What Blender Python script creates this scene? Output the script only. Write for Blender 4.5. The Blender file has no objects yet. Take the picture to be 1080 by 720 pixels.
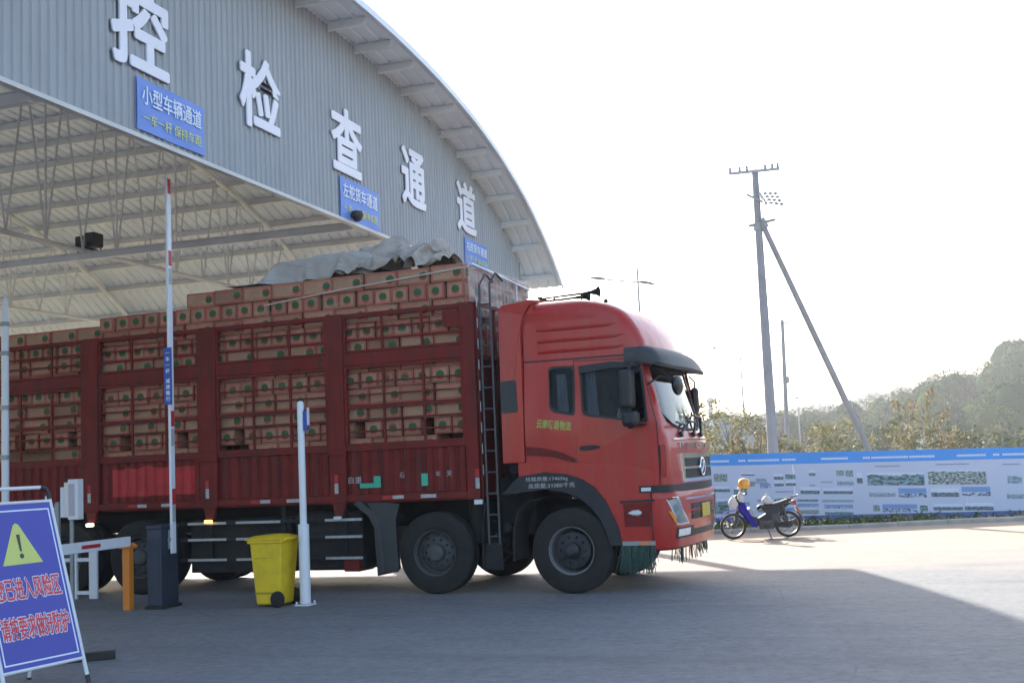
import bpy, math, random
from math import sin, cos, pi, radians, sqrt, atan2
from mathutils import Vector, Matrix, noise
from mathutils.geometry import tessellate_polygon
random.seed(7)
SC = bpy.context.scene
COL = SC.collection

# ------------------------------------------------------------------ camera
FPX, CAMH = 1262.0, 1.63
yaw, pit, rol = radians(17.51), radians(5.80), radians(2.57)
cf = Vector((-sin(yaw) * cos(pit), cos(yaw) * cos(pit), sin(pit)))
cr = Vector((cos(yaw), sin(yaw), 0)); cu = cr.cross(cf)
cr2 = cr * cos(rol) - cu * sin(rol); cu2 = cu * cos(rol) + cr * sin(rol)
cam = bpy.data.cameras.new('camera'); camo = bpy.data.objects.new('camera', cam); COL.objects.link(camo)
cam.sensor_width = 36; cam.lens = FPX / 1080 * 36; cam.clip_end = 6000; cam.clip_start = .1
M = Matrix.Identity(4)
for i in range(3):
    M[i][0] = cr2[i]; M[i][1] = cu2[i]; M[i][2] = -cf[i]
M[2][3] = CAMH
camo.matrix_world = M
SC.camera = camo

# ------------------------------------------------------------------ sky, sun, exposure
TOSUN = Vector((-1.15, 1.85, 1.0)).normalized()
W = bpy.data.worlds.new('World'); SC.world = W; W.use_nodes = True
wt = W.node_tree
sky = wt.nodes.new('ShaderNodeTexSky'); sky.sky_type = 'NISHITA'; sky.sun_disc = False
sky.sun_elevation = math.asin(TOSUN.z); sky.sun_rotation = atan2(TOSUN.x, TOSUN.y)
sky.air_density = 1.0; sky.dust_density = 3.0; sky.ozone_density = 1.0; sky.altitude = 300
wt.links.new(sky.outputs[0], wt.nodes['Background'].inputs[0])
wt.nodes['Background'].inputs[1].default_value = 0.13
sd = bpy.data.lights.new('sun', 'SUN'); sd.energy = 3.8; sd.angle = radians(0.6); sd.color = (1, .94, .84)
so = bpy.data.objects.new('sun', sd); COL.objects.link(so)
so.rotation_euler = (-TOSUN).to_track_quat('-Z', 'Y').to_euler(); so.location = (-30, 50, 40)
SC.view_settings.view_transform = 'Standard'; SC.view_settings.look = 'None'
SC.view_settings.exposure = 1.92; SC.view_settings.gamma = 1
SC.cycles.max_bounces = 6; SC.cycles.transparent_max_bounces = 16; SC.cycles.volume_bounces = 0

# ------------------------------------------------------------------ node helpers
class NT:
    def __init__(s, m): s.t = m.node_tree
    def n(s, typ, **k):
        x = s.t.nodes.new(typ)
        for a, b in k.items(): setattr(x, a, b)
        return x
    def val(s, x, inp):
        if isinstance(x, (int, float)): inp.default_value = x
        elif isinstance(x, tuple): inp.default_value = x if len(x) == len(inp.default_value) else x + (1,)
        else: s.t.links.new(x, inp)
    def m(s, op, a, b=0, c=0):
        x = s.n('ShaderNodeMath', operation=op)
        s.val(a, x.inputs[0]); s.val(b, x.inputs[1]); s.val(c, x.inputs[2]); return x.outputs[0]
    def mix(s, f, a, b):
        x = s.n('ShaderNodeMix', data_type='RGBA'); s.val(f, x.inputs[0]); s.val(a, x.inputs[6]); s.val(b, x.inputs[7]); return x.outputs[2]
    def noise(s, scale, detail=4, rough=.6, vec=None):
        x = s.n('ShaderNodeTexNoise'); x.inputs['Scale'].default_value = scale; x.inputs['Detail'].default_value = detail
        x.inputs['Roughness'].default_value = rough
        if vec is not None: s.t.links.new(vec, x.inputs['Vector'])
        return x.outputs[0]
    def ramp(s, f, a, b):
        x = s.n('ShaderNodeMapRange'); s.val(f, x.inputs[0]); x.inputs[1].default_value = a; x.inputs[2].default_value = b; return x.outputs[0]
    def coord(s, w='Object'): return s.n('ShaderNodeTexCoord').outputs[w]
    def scale(s, v, sc):
        x = s.n('ShaderNodeMapping'); s.t.links.new(v, x.inputs[0]); x.inputs['Scale'].default_value = sc; return x.outputs[0]
    def bump(s, h, st, d=.02):
        x = s.n('ShaderNodeBump'); x.inputs['Strength'].default_value = st; x.inputs['Distance'].default_value = d; s.t.links.new(h, x.inputs['Height']); return x.outputs[0]
def newmat(name):
    m = bpy.data.materials.new(name); m.use_nodes = True
    return m, NT(m), m.node_tree.nodes['Principled BSDF']
MATS = {}
def mat(name, col, rough=.6, metal=0, var=.12, vs=3.0, dirt=None, dirtamt=.5, ds=1.5, coat=0, emis=0, bump=0, spec=.5, streak=False):
    m, t, p = newmat(name)
    co = t.coord()
    c0 = tuple(max(0, c * (1 - var)) for c in col); c1 = tuple(min(1, c * (1 + var)) for c in col)
    n = t.noise(vs, 5, .65, co)
    c = t.mix(t.ramp(n, .3, .7), c0, c1)
    if dirt:
        v = t.scale(co, (3.5, 3.5, .35)) if streak else co
        d = t.noise(ds, 6, .7, v)
        c = t.mix(t.m('MULTIPLY', t.ramp(d, .45, .75), dirtamt), c, dirt)
        t.val(t.m('ADD', rough, t.m('MULTIPLY', t.ramp(d, .4, .7), .15)), p.inputs['Roughness'])
    else: p.inputs['Roughness'].default_value = rough
    t.val(c, p.inputs['Base Color'])
    p.inputs['Metallic'].default_value = metal; p.inputs['Specular IOR Level'].default_value = spec
    if coat: p.inputs['Coat Weight'].default_value = coat; p.inputs['Coat Roughness'].default_value = .08
    if emis: p.inputs['Emission Color'].default_value = col + (1,); p.inputs['Emission Strength'].default_value = emis
    if bump: t.val(t.bump(t.noise(vs * 6, 4, .6, co), bump), p.inputs['Normal'])
    MATS[name] = m; return m

def glass(name, tint, ior=1.5):
    m, t, p = newmat(name); t.t.nodes.remove(p)
    tr = t.n('ShaderNodeBsdfTransparent'); tr.inputs[0].default_value = tint + (1,)
    gl = t.n('ShaderNodeBsdfGlossy'); gl.inputs['Roughness'].default_value = .02
    fr = t.n('ShaderNodeFresnel'); fr.inputs[0].default_value = ior
    mx = t.n('ShaderNodeMixShader'); t.t.links.new(fr.outputs[0], mx.inputs[0]); t.t.links.new(tr.outputs[0], mx.inputs[1]); t.t.links.new(gl.outputs[0], mx.inputs[2])
    t.t.links.new(mx.outputs[0], t.t.nodes['Material Output'].inputs[0]); return m

# ------------------------------------------------------------------ mesh builder
_tx = {}
def textgeo(body, bold, ext):
    k = (body, bold, ext)
    if k not in _tx:
        c = bpy.data.curves.new('t', 'FONT'); c.body = body; c.size = 1; c.extrude = ext; c.offset = bold; c.resolution_u = 3
        o = bpy.data.objects.new('t', c); COL.objects.link(o)
        dg = bpy.context.evaluated_depsgraph_get()
        me = bpy.data.meshes.new_from_object(o.evaluated_get(dg))
        v = [tuple(x.co) for x in me.vertices]; f = [tuple(p.vertices) for p in me.polygons]
        bpy.data.objects.remove(o); bpy.data.curves.remove(c); bpy.data.meshes.remove(me)
        xs = [a[0] for a in v]; ys = [a[1] for a in v]
        _tx[k] = (v, f, min(xs), max(xs), min(ys), max(ys))
    return _tx[k]
class MB:
    def __init__(s): s.v = []; s.f = []; s.mi = []; s.uv = {}
    def add(s, vs, fs, m=0):
        b = len(s.v); s.v += [tuple(x) for x in vs]
        for f in fs: s.f.append(tuple(b + i for i in f)); s.mi.append(m)
        return s
    def box(s, x0, x1, y0, y1, z0, z1, m=0):
        vs = [(x, y, z) for x in (x0, x1) for y in (y0, y1) for z in (z0, z1)]
        return s.add(vs, [(0, 1, 3, 2), (4, 6, 7, 5), (0, 4, 5, 1), (2, 3, 7, 6), (0, 2, 6, 4), (1, 5, 7, 3)], m)
    def bar(s, p, q, w, h, m=0, up=(0, 0, 1)):
        p = Vector(p); q = Vector(q); d = (q - p).normalized(); a = d.cross(Vector(up))
        if a.length < 1e-4: a = d.cross(Vector((1, 0, 0)))
        a.normalize(); b = a.cross(d); a = a * w / 2; b = b * h / 2
        vs = [p - a - b, p - a + b, p + a - b, p + a + b, q - a - b, q - a + b, q + a - b, q + a + b]
        return s.add(vs, [(0, 1, 3, 2), (4, 6, 7, 5), (0, 4, 5, 1), (2, 3, 7, 6), (0, 2, 6, 4), (1, 5, 7, 3)], m)
    def rings(s, R, m=0, closed=True, caps=True):
        n = len(R[0]); vs = [p for r in R for p in r]; fs = []
        for i in range(len(R) - 1):
            for j in range(n if closed else n - 1):
                k = (j + 1) % n; fs.append((i * n + j, i * n + k, (i + 1) * n + k, (i + 1) * n + j))
        if caps and closed: fs.append(tuple(range(n))[::-1]); fs.append(tuple((len(R) - 1) * n + j for j in range(n)))
        return s.add(vs, fs, m)
    def tube(s, pts, r, n=8, m=0, caps=True):
        pts = [Vector(p) for p in pts]; rs = r if isinstance(r, (list, tuple)) else [r] * len(pts); R = []
        d0 = (pts[1] - pts[0]).normalized(); a = d0.cross(Vector((0, 0, 1)))
        if a.length < .02: a = d0.cross(Vector((1, 0, 0)))
        a.normalize()
        for i, p in enumerate(pts):
            d = (pts[min(i + 1, len(pts) - 1)] - pts[max(i - 1, 0)]).normalized()
            a = (a - d * a.dot(d)).normalized(); b = d.cross(a)
            R.append([p + (a * cos(2 * pi * k / n) + b * sin(2 * pi * k / n)) * rs[i] for k in range(n)])
        return s.rings(R, m, True, caps)
    def lathe(s, prof, o, ax, n=24, m=0, cap0=True, cap1=True):
        o = Vector(o); ax = Vector(ax).normalized(); a = ax.cross(Vector((0, 0, 1)))
        if a.length < .02: a = ax.cross(Vector((1, 0, 0)))
        a.normalize(); b = ax.cross(a)
        R = [[o + ax * h + (a * cos(2 * pi * k / n) + b * sin(2 * pi * k / n)) * r for k in range(n)] for r, h in prof]
        vs = [p for r in R for p in r]; fs = []
        for i in range(len(R) - 1):
            for j in range(n):
                k = (j + 1) % n; fs.append((i * n + j, i * n + k, (i + 1) * n + k, (i + 1) * n + j))
        if cap0: fs.append(tuple(range(n))[::-1])
        if cap1: fs.append(tuple((len(R) - 1) * n + j for j in range(n)))
        return s.add(vs, fs, m)
    def prism(s, outer, fn0, fn1, holes=(), m=0, mside=None):
        loops = [list(outer)] + [list(h) for h in holes]
        flat = [p for l in loops for p in l]
        tris = tessellate_polygon([[Vector((p[0], p[1], 0)) for p in l] for l in loops])
        n = len(flat); vs = [fn0(*p) for p in flat] + [fn1(*p) for p in flat]
        fs = [tuple(t) for t in tris] + [tuple(n + i for i in t[::-1]) for t in tris]
        s.add(vs, fs, m); b = 0; fs = []
        for l in loops:
            k = len(l)
            for j in range(k): fs.append((b + j, b + (j + 1) % k, n + b + (j + 1) % k, n + b + j))
            b += k
        bb = len(s.v) - 2 * n
        for f in fs: s.f.append(tuple(bb + i for i in f)); s.mi.append(m if mside is None else mside)
        return s
    def grid(s, fn, nu, nv, m=0):
        vs = [fn(i / nu, j / nv) for i in range(nu + 1) for j in range(nv + 1)]
        fs = [(i * (nv + 1) + j, (i + 1) * (nv + 1) + j, (i + 1) * (nv + 1) + j + 1, i * (nv + 1) + j + 1) for i in range(nu) for j in range(nv)]
        return s.add(vs, fs, m)
    def ell(s, c, r, n=12, k=8, m=0):
        R = []
        for i in range(k + 1):
            t = pi * (.02 + .96 * i / k); R.append([(c[0] + r[0] * sin(t) * cos(2 * pi * j / n), c[1] + r[1] * sin(t) * sin(2 * pi * j / n), c[2] - r[2] * cos(t)) for j in range(n)])
        return s.rings(R, m)
    def text(s, body, c, u, v, w=None, h=None, d=.002, bold=0.0, m=0):
        """text centred on c, reading along u, upright along v, standing d proud along u x v"""
        vs, fs, x0, x1, y0, y1 = textgeo(body, bold, .5)
        u = Vector(u).normalized(); v = Vector(v).normalized(); nn = u.cross(v); c = Vector(c)
        sx = w / (x1 - x0) if w else None; sy = h / (y1 - y0) if h else None
        sx = sx or sy; sy = sy or sx
        return s.add([c + u * (p[0] - (x0 + x1) / 2) * sx + v * (p[1] - (y0 + y1) / 2) * sy + nn * (p[2] + .5) * d for p in vs], fs, m)
    def btext(s, body, c, u, v, w, h, d, g, m=0):
        """heavy lettering: the same glyphs laid over themselves, shifted by g, each a hair proud of the last"""
        u = Vector(u).normalized(); v = Vector(v).normalized(); nn = u.cross(v)
        for i, (a, b) in enumerate(((0, 0), (1, 0), (-1, 0), (0, 1), (0, -1), (.7, .7), (-.7, .7), (.7, -.7), (-.7, -.7))):
            s.text(body, Vector(c) + u * a * g + v * b * g, u, v, w - 2 * g, h - 2 * g, d + i * d * .012, .006, m)
        return s
    def build(s, name, mats, parent=None, smooth=None, bevel=0, seg=2, fixn=True):
        me = bpy.data.meshes.new(name); me.from_pydata(s.v, [], s.f)
        for mm in (mats if isinstance(mats, (list, tuple)) else [mats]): me.materials.append(mm)
        me.polygons.foreach_set('material_index', s.mi)
        me.validate()
        if fixn:
            import bmesh
            bm = bmesh.new(); bm.from_mesh(me); bmesh.ops.recalc_face_normals(bm, faces=bm.faces); bm.to_mesh(me); bm.free()
        if smooth:
            me.polygons.foreach_set('use_smooth', [True] * len(me.polygons)); me.set_sharp_from_angle(angle=radians(smooth))
        o = bpy.data.objects.new(name, me); COL.objects.link(o)
        if parent: o.parent = parent
        if bevel:
            b = o.modifiers.new('bevel', 'BEVEL'); b.width = bevel; b.segments = seg; b.limit_method = 'ANGLE'; b.angle_limit = radians(40)
        return o
def tag(o, label=None, cat=None, group=None, kind=None):
    if label: o['label'] = label
    if cat: o['category'] = cat
    if group: o['group'] = group
    if kind: o['kind'] = kind
    return o
def thing(name, label, cat, loc=(0, 0, 0), rz=0, group=None):
    o = bpy.data.objects.new(name, None); COL.objects.link(o); o.location = loc; o.rotation_euler = (0, 0, rz)
    o.empty_display_size = .3
    return tag(o, label, cat, group)
def copytree(o, parent=None):
    c = o.copy(); COL.objects.link(c)
    if parent: c.parent = parent
    for ch in o.children: copytree(ch, c)
    return c
def interp(x, T):
    for (a, b), (c, d) in zip(T, T[1:]):
        if x <= c: return b + (d - b) * max(0, min(1, (x - a) / (c - a)))
    return T[-1][1]
ORD = ['first', 'second', 'third', 'fourth', 'fifth', 'sixth', 'seventh', 'eighth', 'ninth', 'tenth', 'eleventh', 'twelfth', 'thirteenth', 'fourteenth', 'fifteenth', 'sixteenth', 'seventeenth', 'eighteenth', 'nineteenth', 'twentieth', 'twenty-first', 'twenty-second', 'twenty-third', 'twenty-fourth', 'twenty-fifth', 'twenty-sixth', 'twenty-seventh', 'twenty-eighth', 'twenty-ninth', 'thirtieth', 'thirty-first', 'thirty-second', 'thirty-third']

# ------------------------------------------------------------------ materials
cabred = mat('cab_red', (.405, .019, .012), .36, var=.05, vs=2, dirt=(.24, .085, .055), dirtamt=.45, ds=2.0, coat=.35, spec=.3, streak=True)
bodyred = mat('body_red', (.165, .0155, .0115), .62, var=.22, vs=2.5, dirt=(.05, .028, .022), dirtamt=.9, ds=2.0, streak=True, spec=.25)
freshred = mat('fresh_red', (.42, .012, .014), .5, var=.15, vs=4, dirt=(.15, .02, .02), dirtamt=.6, ds=5)
chassis = mat('chassis_black', (.011, .0105, .0105), .8, var=.3, vs=6, dirt=(.06, .055, .05), dirtamt=.4)
rubber = mat('rubber', (.013, .012, .0115), .85, var=.25, vs=8, dirt=(.05, .043, .036), dirtamt=.5, ds=6)
rimgrey = mat('rim_grey', (.07, .072, .075), .6, metal=.2, var=.3, vs=9, dirt=(.05, .04, .03), dirtamt=.6, ds=9)
rimdark = mat('rim_disc_dark', (.030, .031, .036), .55, metal=.2, var=.3, vs=9, dirt=(.05, .04, .03), dirtamt=.5, ds=9)
rimpale = mat('rim_edge_grey', (.17, .17, .18), .5, metal=.3, var=.2, vs=9, dirt=(.06, .05, .04), dirtamt=.5, ds=12)
blackp = mat('black_plastic', (.010, .010, .012), .5, var=.15)
darkgrey = mat('dark_grey_plastic', (.034, .036, .038), .6, var=.12)
navy = mat('navy_plastic', (.012, .013, .019), .55, var=.15, dirt=(.06, .055, .05), dirtamt=.3)
chrome = mat('chrome', (.75, .75, .77), .15, metal=1, var=.05)
whitep = mat('white_paint', (.68, .70, .74), .4, var=.05, dirt=(.4, .38, .35), dirtamt=.35, ds=3)
whitemark = mat('white_marking', (.72, .72, .72), .5, var=.1)
silver = mat('reflective_silver', (.36, .36, .36), .4, var=.25, vs=20)
redmark = mat('red_marking', (.45, .02, .03), .45, var=.1)
greenmark = mat('green_tape', (.03, .38, .25), .4, var=.12)
yelgreen = mat('yellow_green_lettering', (.36, .42, .08), .5, var=.05)
amber = mat('amber_lens', (.7, .22, .02), .25, var=.1)
lampglow = mat('lamp_glow', (1, .9, .7), .3, var=0, emis=1.6)
amberglow = mat('amber_glow', (1, .55, .12), .3, var=0, emis=1.2)
lens = mat('lamp_lens', (.62, .64, .66), .08, var=.1, vs=14, spec=.9)
curtainm = mat('curtain_cloth', (.40, .40, .44), .9, var=.15, vs=6)
interior = mat('cab_interior', (.012, .012, .013), .9, var=.2)
seatm = mat('seat_fabric', (.05, .025, .02), .9, var=.2)
paneglass = glass('side_glass', (.62, .66, .68), 1.22)
wsglass = glass('windscreen_glass', (.62, .68, .68), 2.3)
steelwhite = mat('white_steel', (.62, .62, .60), .5, var=.06, dirt=(.4, .36, .3), dirtamt=.35)
trussm = mat('truss_paint', (.74, .75, .75), .55, var=.1, dirt=(.3, .26, .21), dirtamt=.35)
facadem = mat('facade_sheet', (.365, .375, .39), .55, var=.05, vs=.7, dirt=(.27, .28, .29), dirtamt=.5, ds=.9, streak=True)
roofm = mat('roof_sheet', (.68, .74, .82), .34, var=.05, vs=.6, dirt=(.50, .53, .56), dirtamt=.4, ds=.8)
letterm = mat('letter_board', (.80, .79, .86), .45, var=.03)
lettershade = mat('letter_edge_shade', (.16, .16, .19), .6, var=.05)
bannerm = mat('banner_blue', (.13, .25, .66), .5, var=.06, vs=2)
bannerwhite = mat('banner_white', (.72, .78, .88), .5, var=.02)
banneryel = mat('banner_yellow', (.62, .68, .26), .5, var=.02)
boardblue = mat('board_blue', (.055, .06, .36), .42, var=.05, vs=3)
boardyel = mat('board_yellow', (.58, .62, .16), .5, var=.03)
boardred = mat('board_red', (.62, .05, .07), .5, var=.03)
binyel = mat('bin_yellow', (.72, .50, .012), .42, var=.05, dirt=(.3, .2, .03), dirtamt=.4, ds=5)
orangem = mat('orange_paint', (.62, .19, .015), .5, var=.1, dirt=(.3, .14, .05), dirtamt=.4)
cabinetm = mat('cabinet_blue_grey', (.022, .03, .05), .5, var=.1, dirt=(.06, .06, .06), dirtamt=.2)
labelblue = mat('label_blue', (.02, .07, .32), .45, var=.05)
greysteel = mat('grey_steel', (.27, .28, .29), .5, metal=.3, var=.15)
concrete = mat('concrete_grey', (.30, .30, .31), .9, var=.14, vs=3, bump=.2)
polem = mat('concrete_pole', (.24, .24, .26), .9, var=.12, vs=2, bump=.15)
kerbm = mat('kerb_concrete', (.34, .31, .27), .95, var=.2, vs=4, bump=.3)
tarpm = mat('tarpaulin', (.39, .34, .295), .85, var=.25, vs=2.2, dirt=(.17, .15, .13), dirtamt=.75, ds=2.6)
tarpblue = mat('tarpaulin_grey_blue', (.42, .395, .37), .8, var=.18, vs=2, dirt=(.24, .21, .18), dirtamt=.6, ds=2)
for m_ in (tarpm, tarpblue):
    t = NT(m_); w = t.n('ShaderNodeTexNoise', noise_type='RIDGED_MULTIFRACTAL'); w.inputs['Scale'].default_value = 3.4; w.inputs['Detail'].default_value = 5; w.inputs['Distortion'].default_value = .8
    t.t.links.new(t.scale(t.coord(), (1, 1.6, 2.2)), w.inputs['Vector']); b_ = t.bump(w.outputs[0], .9, .05); t.t.links.new(b_, m_.node_tree.nodes['Principled BSDF'].inputs['Normal'])
ropem = mat('pale_strap', (.55, .5, .42), .8, var=.1)
fringem = mat('green_fringe', (.045, .085, .07), .9, var=.3, vs=30)
bluebike = mat('blue_fairing', (.025, .022, .28), .9, var=.08, spec=.05)
helm = mat('orange_helmet', (.75, .33, .02), .25, var=.05, coat=.5)
bagm = mat('white_plastic_bag', (.55, .55, .56), .6, var=.08, vs=9)
engm = mat('engine_metal', (.06, .06, .06), .5, metal=.4, var=.3, vs=12)
goldrim = mat('bronze_rim', (.28, .22, .12), .35, metal=.6, var=.15)
hoardwhite = mat('hoarding_print', (.50, .54, .68), .5, var=.035, vs=.8)
hoardblue = mat('hoarding_blue', (.03, .27, .74), .45, var=.05, vs=1)
hoardblue2 = mat('hoarding_dark_blue', (.05, .10, .33), .5, var=.06, vs=1)
hoardtxt = mat('hoarding_lettering', (.6, .68, .82), .5, var=.02)
hoardgrey = mat('hoarding_caption', (.22, .24, .34), .5, var=.1)
bldgrey = mat('render_grey', (.33, .34, .36), .9, var=.1)
bldroof = mat('roof_tin', (.26, .28, .31), .6, var=.12)

def photomat(name, skyc, farc, nearc, hor, sc):
    """a printed landscape: sky over a ragged skyline over ground blotches, in the face's own UV"""
    m, t, p = newmat(name); uv = t.coord('UV'); sp = t.n('ShaderNodeSeparateXYZ'); t.t.links.new(uv, sp.inputs[0])
    n1 = t.noise(sc * .7, 6, .7, uv); n2 = t.noise(sc * 1.1, 4, .7, uv)
    e = t.m('ADD', sp.outputs[1], t.m('MULTIPLY', t.m('SUBTRACT', n1, .5), .55))
    f = t.ramp(e, hor - .03, hor + .03)
    ground = t.mix(t.ramp(n2, .44, .56), nearc, farc)
    c = t.mix(f, ground, skyc); t.val(c, p.inputs['Base Color']); p.inputs['Roughness'].default_value = .5
    return m
PH = [photomat('print_coast', (.55, .64, .76), (.20, .34, .38), (.025, .06, .07), .80, 4.5),
      photomat('print_town', (.52, .6, .7), (.40, .46, .46), (.03, .06, .06), .86, 8),
      photomat('print_bridge', (.58, .64, .76), (.16, .24, .30), (.02, .035, .06), .5, 6),
      photomat('print_dusk', (.16, .28, .55), (.48, .56, .72), (.02, .04, .10), .45, 4),
      photomat('print_pale', (.48, .54, .66), (.30, .40, .50), (.14, .20, .26), .5, 6)]

def cartonmat(name, asp, long):
    """brown board, printed red border, green disc over a red crescent; UV covers each side once"""
    m, t, p = newmat(name); uv = t.coord('UV'); sp = t.n('ShaderNodeSeparateXYZ'); t.t.links.new(uv, sp.inputs[0])
    x = t.m('MULTIPLY', sp.outputs[0], asp); y = sp.outputs[1]
    dx = t.m('MINIMUM', x, t.m('SUBTRACT', asp, x)); dy = t.m('MINIMUM', y, t.m('SUBTRACT', 1, y)); d = t.m('MINIMUM', dx, dy)
    line = t.m('MULTIPLY', t.m('GREATER_THAN', d, .06), t.m('LESS_THAN', d, .12))
    edge = t.m('LESS_THAN', d, .035)  # darkened rim paints the shade in the gaps between stacked cartons
    cx = asp - .42 if long else asp / 2
    ex = t.m('SUBTRACT', x, cx); ey = t.m('SUBTRACT', y, .54)
    disc = t.m('LESS_THAN', t.m('ADD', t.m('MULTIPLY', ex, ex), t.m('MULTIPLY', t.m('MULTIPLY', ey, ey), 1.5)), .068)
    ey2 = t.m('SUBTRACT', y, .44)
    cres = t.m('LESS_THAN', t.m('ADD', t.m('MULTIPLY', ex, ex), t.m('MULTIPLY', t.m('MULTIPLY', ey2, ey2), 1.2)), .072)
    base = t.mix(t.ramp(t.noise(5, 4, .6, t.coord()), .3, .7), (.35, .20, .122), (.45, .28, .178))
    inf = t.n('ShaderNodeObjectInfo').outputs['Random']
    base = t.mix(t.m('MULTIPLY', t.m('POWER', inf, 1.5), .75), base, (.22, .115, .07))
    c = t.mix(t.m('MULTIPLY', line, .9), base, (.42, .03, .03)); c = t.mix(t.m('MULTIPLY', edge, .8), c, (.13, .04, .028))
    c = t.mix(t.m('MULTIPLY', cres, .85), c, (.40, .03, .03)); c = t.mix(disc, c, (.03, .10, .04))
    if long:
        tx = t.m('MULTIPLY', t.m('MULTIPLY', t.m('GREATER_THAN', x, .3), t.m('LESS_THAN', x, 1.3)), t.m('MULTIPLY', t.m('GREATER_THAN', y, .36), t.m('LESS_THAN', y, .7)))
        w = t.m('GREATER_THAN', t.noise(16, 2, .5, t.scale(uv, (1.6, 1.2, 1))), .57)
        c = t.mix(t.m('MULTIPLY', t.m('MULTIPLY', tx, w), .55), c, (.28, .10, .05))
    ln = t.m('MULTIPLY', t.m('MULTIPLY', t.m('GREATER_THAN', y, .76), t.m('LESS_THAN', y, .82)), t.m('GREATER_THAN', t.noise(11, 2, .5, t.scale(uv, (asp, .2, 1))), .46))
    c = t.mix(t.m('MULTIPLY', t.m('MULTIPLY', ln, t.m('GREATER_THAN', d, .18)), .6), c, (.40, .06, .045))
    scuff = t.ramp(t.noise(3.2, 6, .75, t.scale(t.coord(), (2, 2, 6))), .55, .74)
    c = t.mix(t.m('MULTIPLY', scuff, .4), c, (.52, .40, .31))
    t.val(c, p.inputs['Base Color']); p.inputs['Roughness'].default_value = .85
    return m
cartonL = cartonmat('carton_long', 2.14, True); cartonE = cartonmat('carton_end', 1.16, False)

def leafmat(name, col, tr=.25):
    m, t, p = newmat(name)
    c = t.mix(t.n('ShaderNodeNewGeometry').outputs['Random Per Island'], tuple(x * .6 for x in col), tuple(min(1, x * 1.35) for x in col))
    t.val(c, p.inputs['Base Color']); p.inputs['Roughness'].default_value = .7; p.inputs['Specular IOR Level'].default_value = .25
    d = t.n('ShaderNodeBsdfTranslucent'); t.val(c, d.inputs[0])
    mx = t.n('ShaderNodeMixShader'); mx.inputs[0].default_value = tr
    t.t.links.new(p.outputs[0], mx.inputs[1]); t.t.links.new(d.outputs[0], mx.inputs[2]); t.t.links.new(mx.outputs[0], t.t.nodes['Material Output'].inputs[0])
    return m
lf_dark = leafmat('leaf_dark', (.026, .046, .024)); lf_mid = leafmat('leaf_mid', (.045, .07, .03)); lf_olive = leafmat('leaf_olive', (.13, .125, .045))
lf_yel = leafmat('leaf_yellow', (.22, .19, .09)); lf_rust = leafmat('leaf_rust', (.20, .135, .085)); lf_grass = leafmat('leaf_grass', (.07, .13, .03)); lf_straw = leafmat('leaf_straw', (.30, .25, .13))
bark = mat('bark', (.12, .09, .07), .95, var=.25, vs=6, bump=.3)

# ================================================================== SETTING
def ground_mat():
    m, t, p = newmat('asphalt'); co = t.coord(); sp = t.n('ShaderNodeSeparateXYZ'); t.t.links.new(co, sp.inputs[0])
    big = t.noise(.22, 5, .6, co); mid = t.noise(1.7, 6, .7, co); fine = t.noise(75, 3, .6, co); fine2 = t.noise(22, 4, .7, co)
    a = t.mix(t.ramp(mid, .3, .72), (.138, .142, .150), (.184, .188, .195))
    a = t.mix(t.m('MULTIPLY', t.ramp(big, .42, .68), .35), a, (.205, .207, .21))
    a = t.mix(t.m('MULTIPLY', t.ramp(fine, .54, .72), .38), a, (.26, .26, .26))
    a = t.mix(t.m('MULTIPLY', t.ramp(fine2, .58, .7), .3), a, (.06, .062, .068))
    # patched and cracked surface
    wv = t.n('ShaderNodeVectorMath', operation='ADD'); nz = t.n('ShaderNodeTexNoise'); nz.inputs['Scale'].default_value = 1.1; nz.inputs['Detail'].default_value = 4
    t.t.links.new(co, wv.inputs[0]); t.t.links.new(nz.outputs[1], wv.inputs[1])
    vo = t.n('ShaderNodeTexVoronoi', feature='DISTANCE_TO_EDGE'); vo.inputs['Scale'].default_value = .30; t.t.links.new(wv.outputs[0], vo.inputs['Vector'])
    crack = t.m('MULTIPLY', t.m('LESS_THAN', vo.outputs[0], .0030), t.ramp(t.noise(.5, 3, .6, co), .42, .56))
    a = t.mix(t.m('MULTIPLY', crack, .22), a, (.045, .047, .052))
    oil = t.ramp(t.noise(.9, 3, .5, t.scale(co, (.5, 1, 1))), .62, .74)
    a = t.mix(t.m('MULTIPLY', oil, .4), a, (.07, .074, .08))
    grit = t.noise(9, 6, .8, co)
    a = t.mix(t.m('MULTIPLY', t.ramp(grit, .52, .66), .5), a, (.25, .25, .25)); a = t.mix(t.m('MULTIPLY', t.ramp(grit, .48, .36), .45), a, (.07, .075, .085))
    # tyre-polished streaks along the lanes
    st = t.noise(1.0, 5, .65, t.scale(co, (.12, 1.6, 1)))
    a = t.mix(t.m('MULTIPLY', t.ramp(st, .5, .72), .3), a, (.075, .078, .085))
    # dust blown over the yard beyond the checkpoint, its beige painting in sunlit warmth
    wob = t.m('MULTIPLY', t.m('SUBTRACT', t.noise(.35, 5, .65, co), .5), 9)
    f = t.ramp(t.m('ADD', t.m('SUBTRACT', sp.outputs[1], t.m('MULTIPLY', sp.outputs[0], .28)), wob), 15.5, 23.0)
    f = t.m('MULTIPLY', f, t.ramp(sp.outputs[0], -8.5, -4.0))
    dust = t.mix(t.ramp(t.noise(.8, 5, .7, t.scale(co, (.35, 1.5, 1))), .35, .68), (.36, .255, .17), (.43, .34, .255))
    dust = t.mix(t.m('MULTIPLY', t.ramp(fine2, .55, .75), .35), dust, (.22, .16, .12))
    a = t.mix(t.m('MULTIPLY', f, .85), a, dust)
    t.val(a, p.inputs['Base Color']); p.inputs['Roughness'].default_value = .88; p.inputs['Specular IOR Level'].default_value = .35
    t.val(t.bump(fine, .35, .01), p.inputs['Normal'])
    return m
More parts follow.
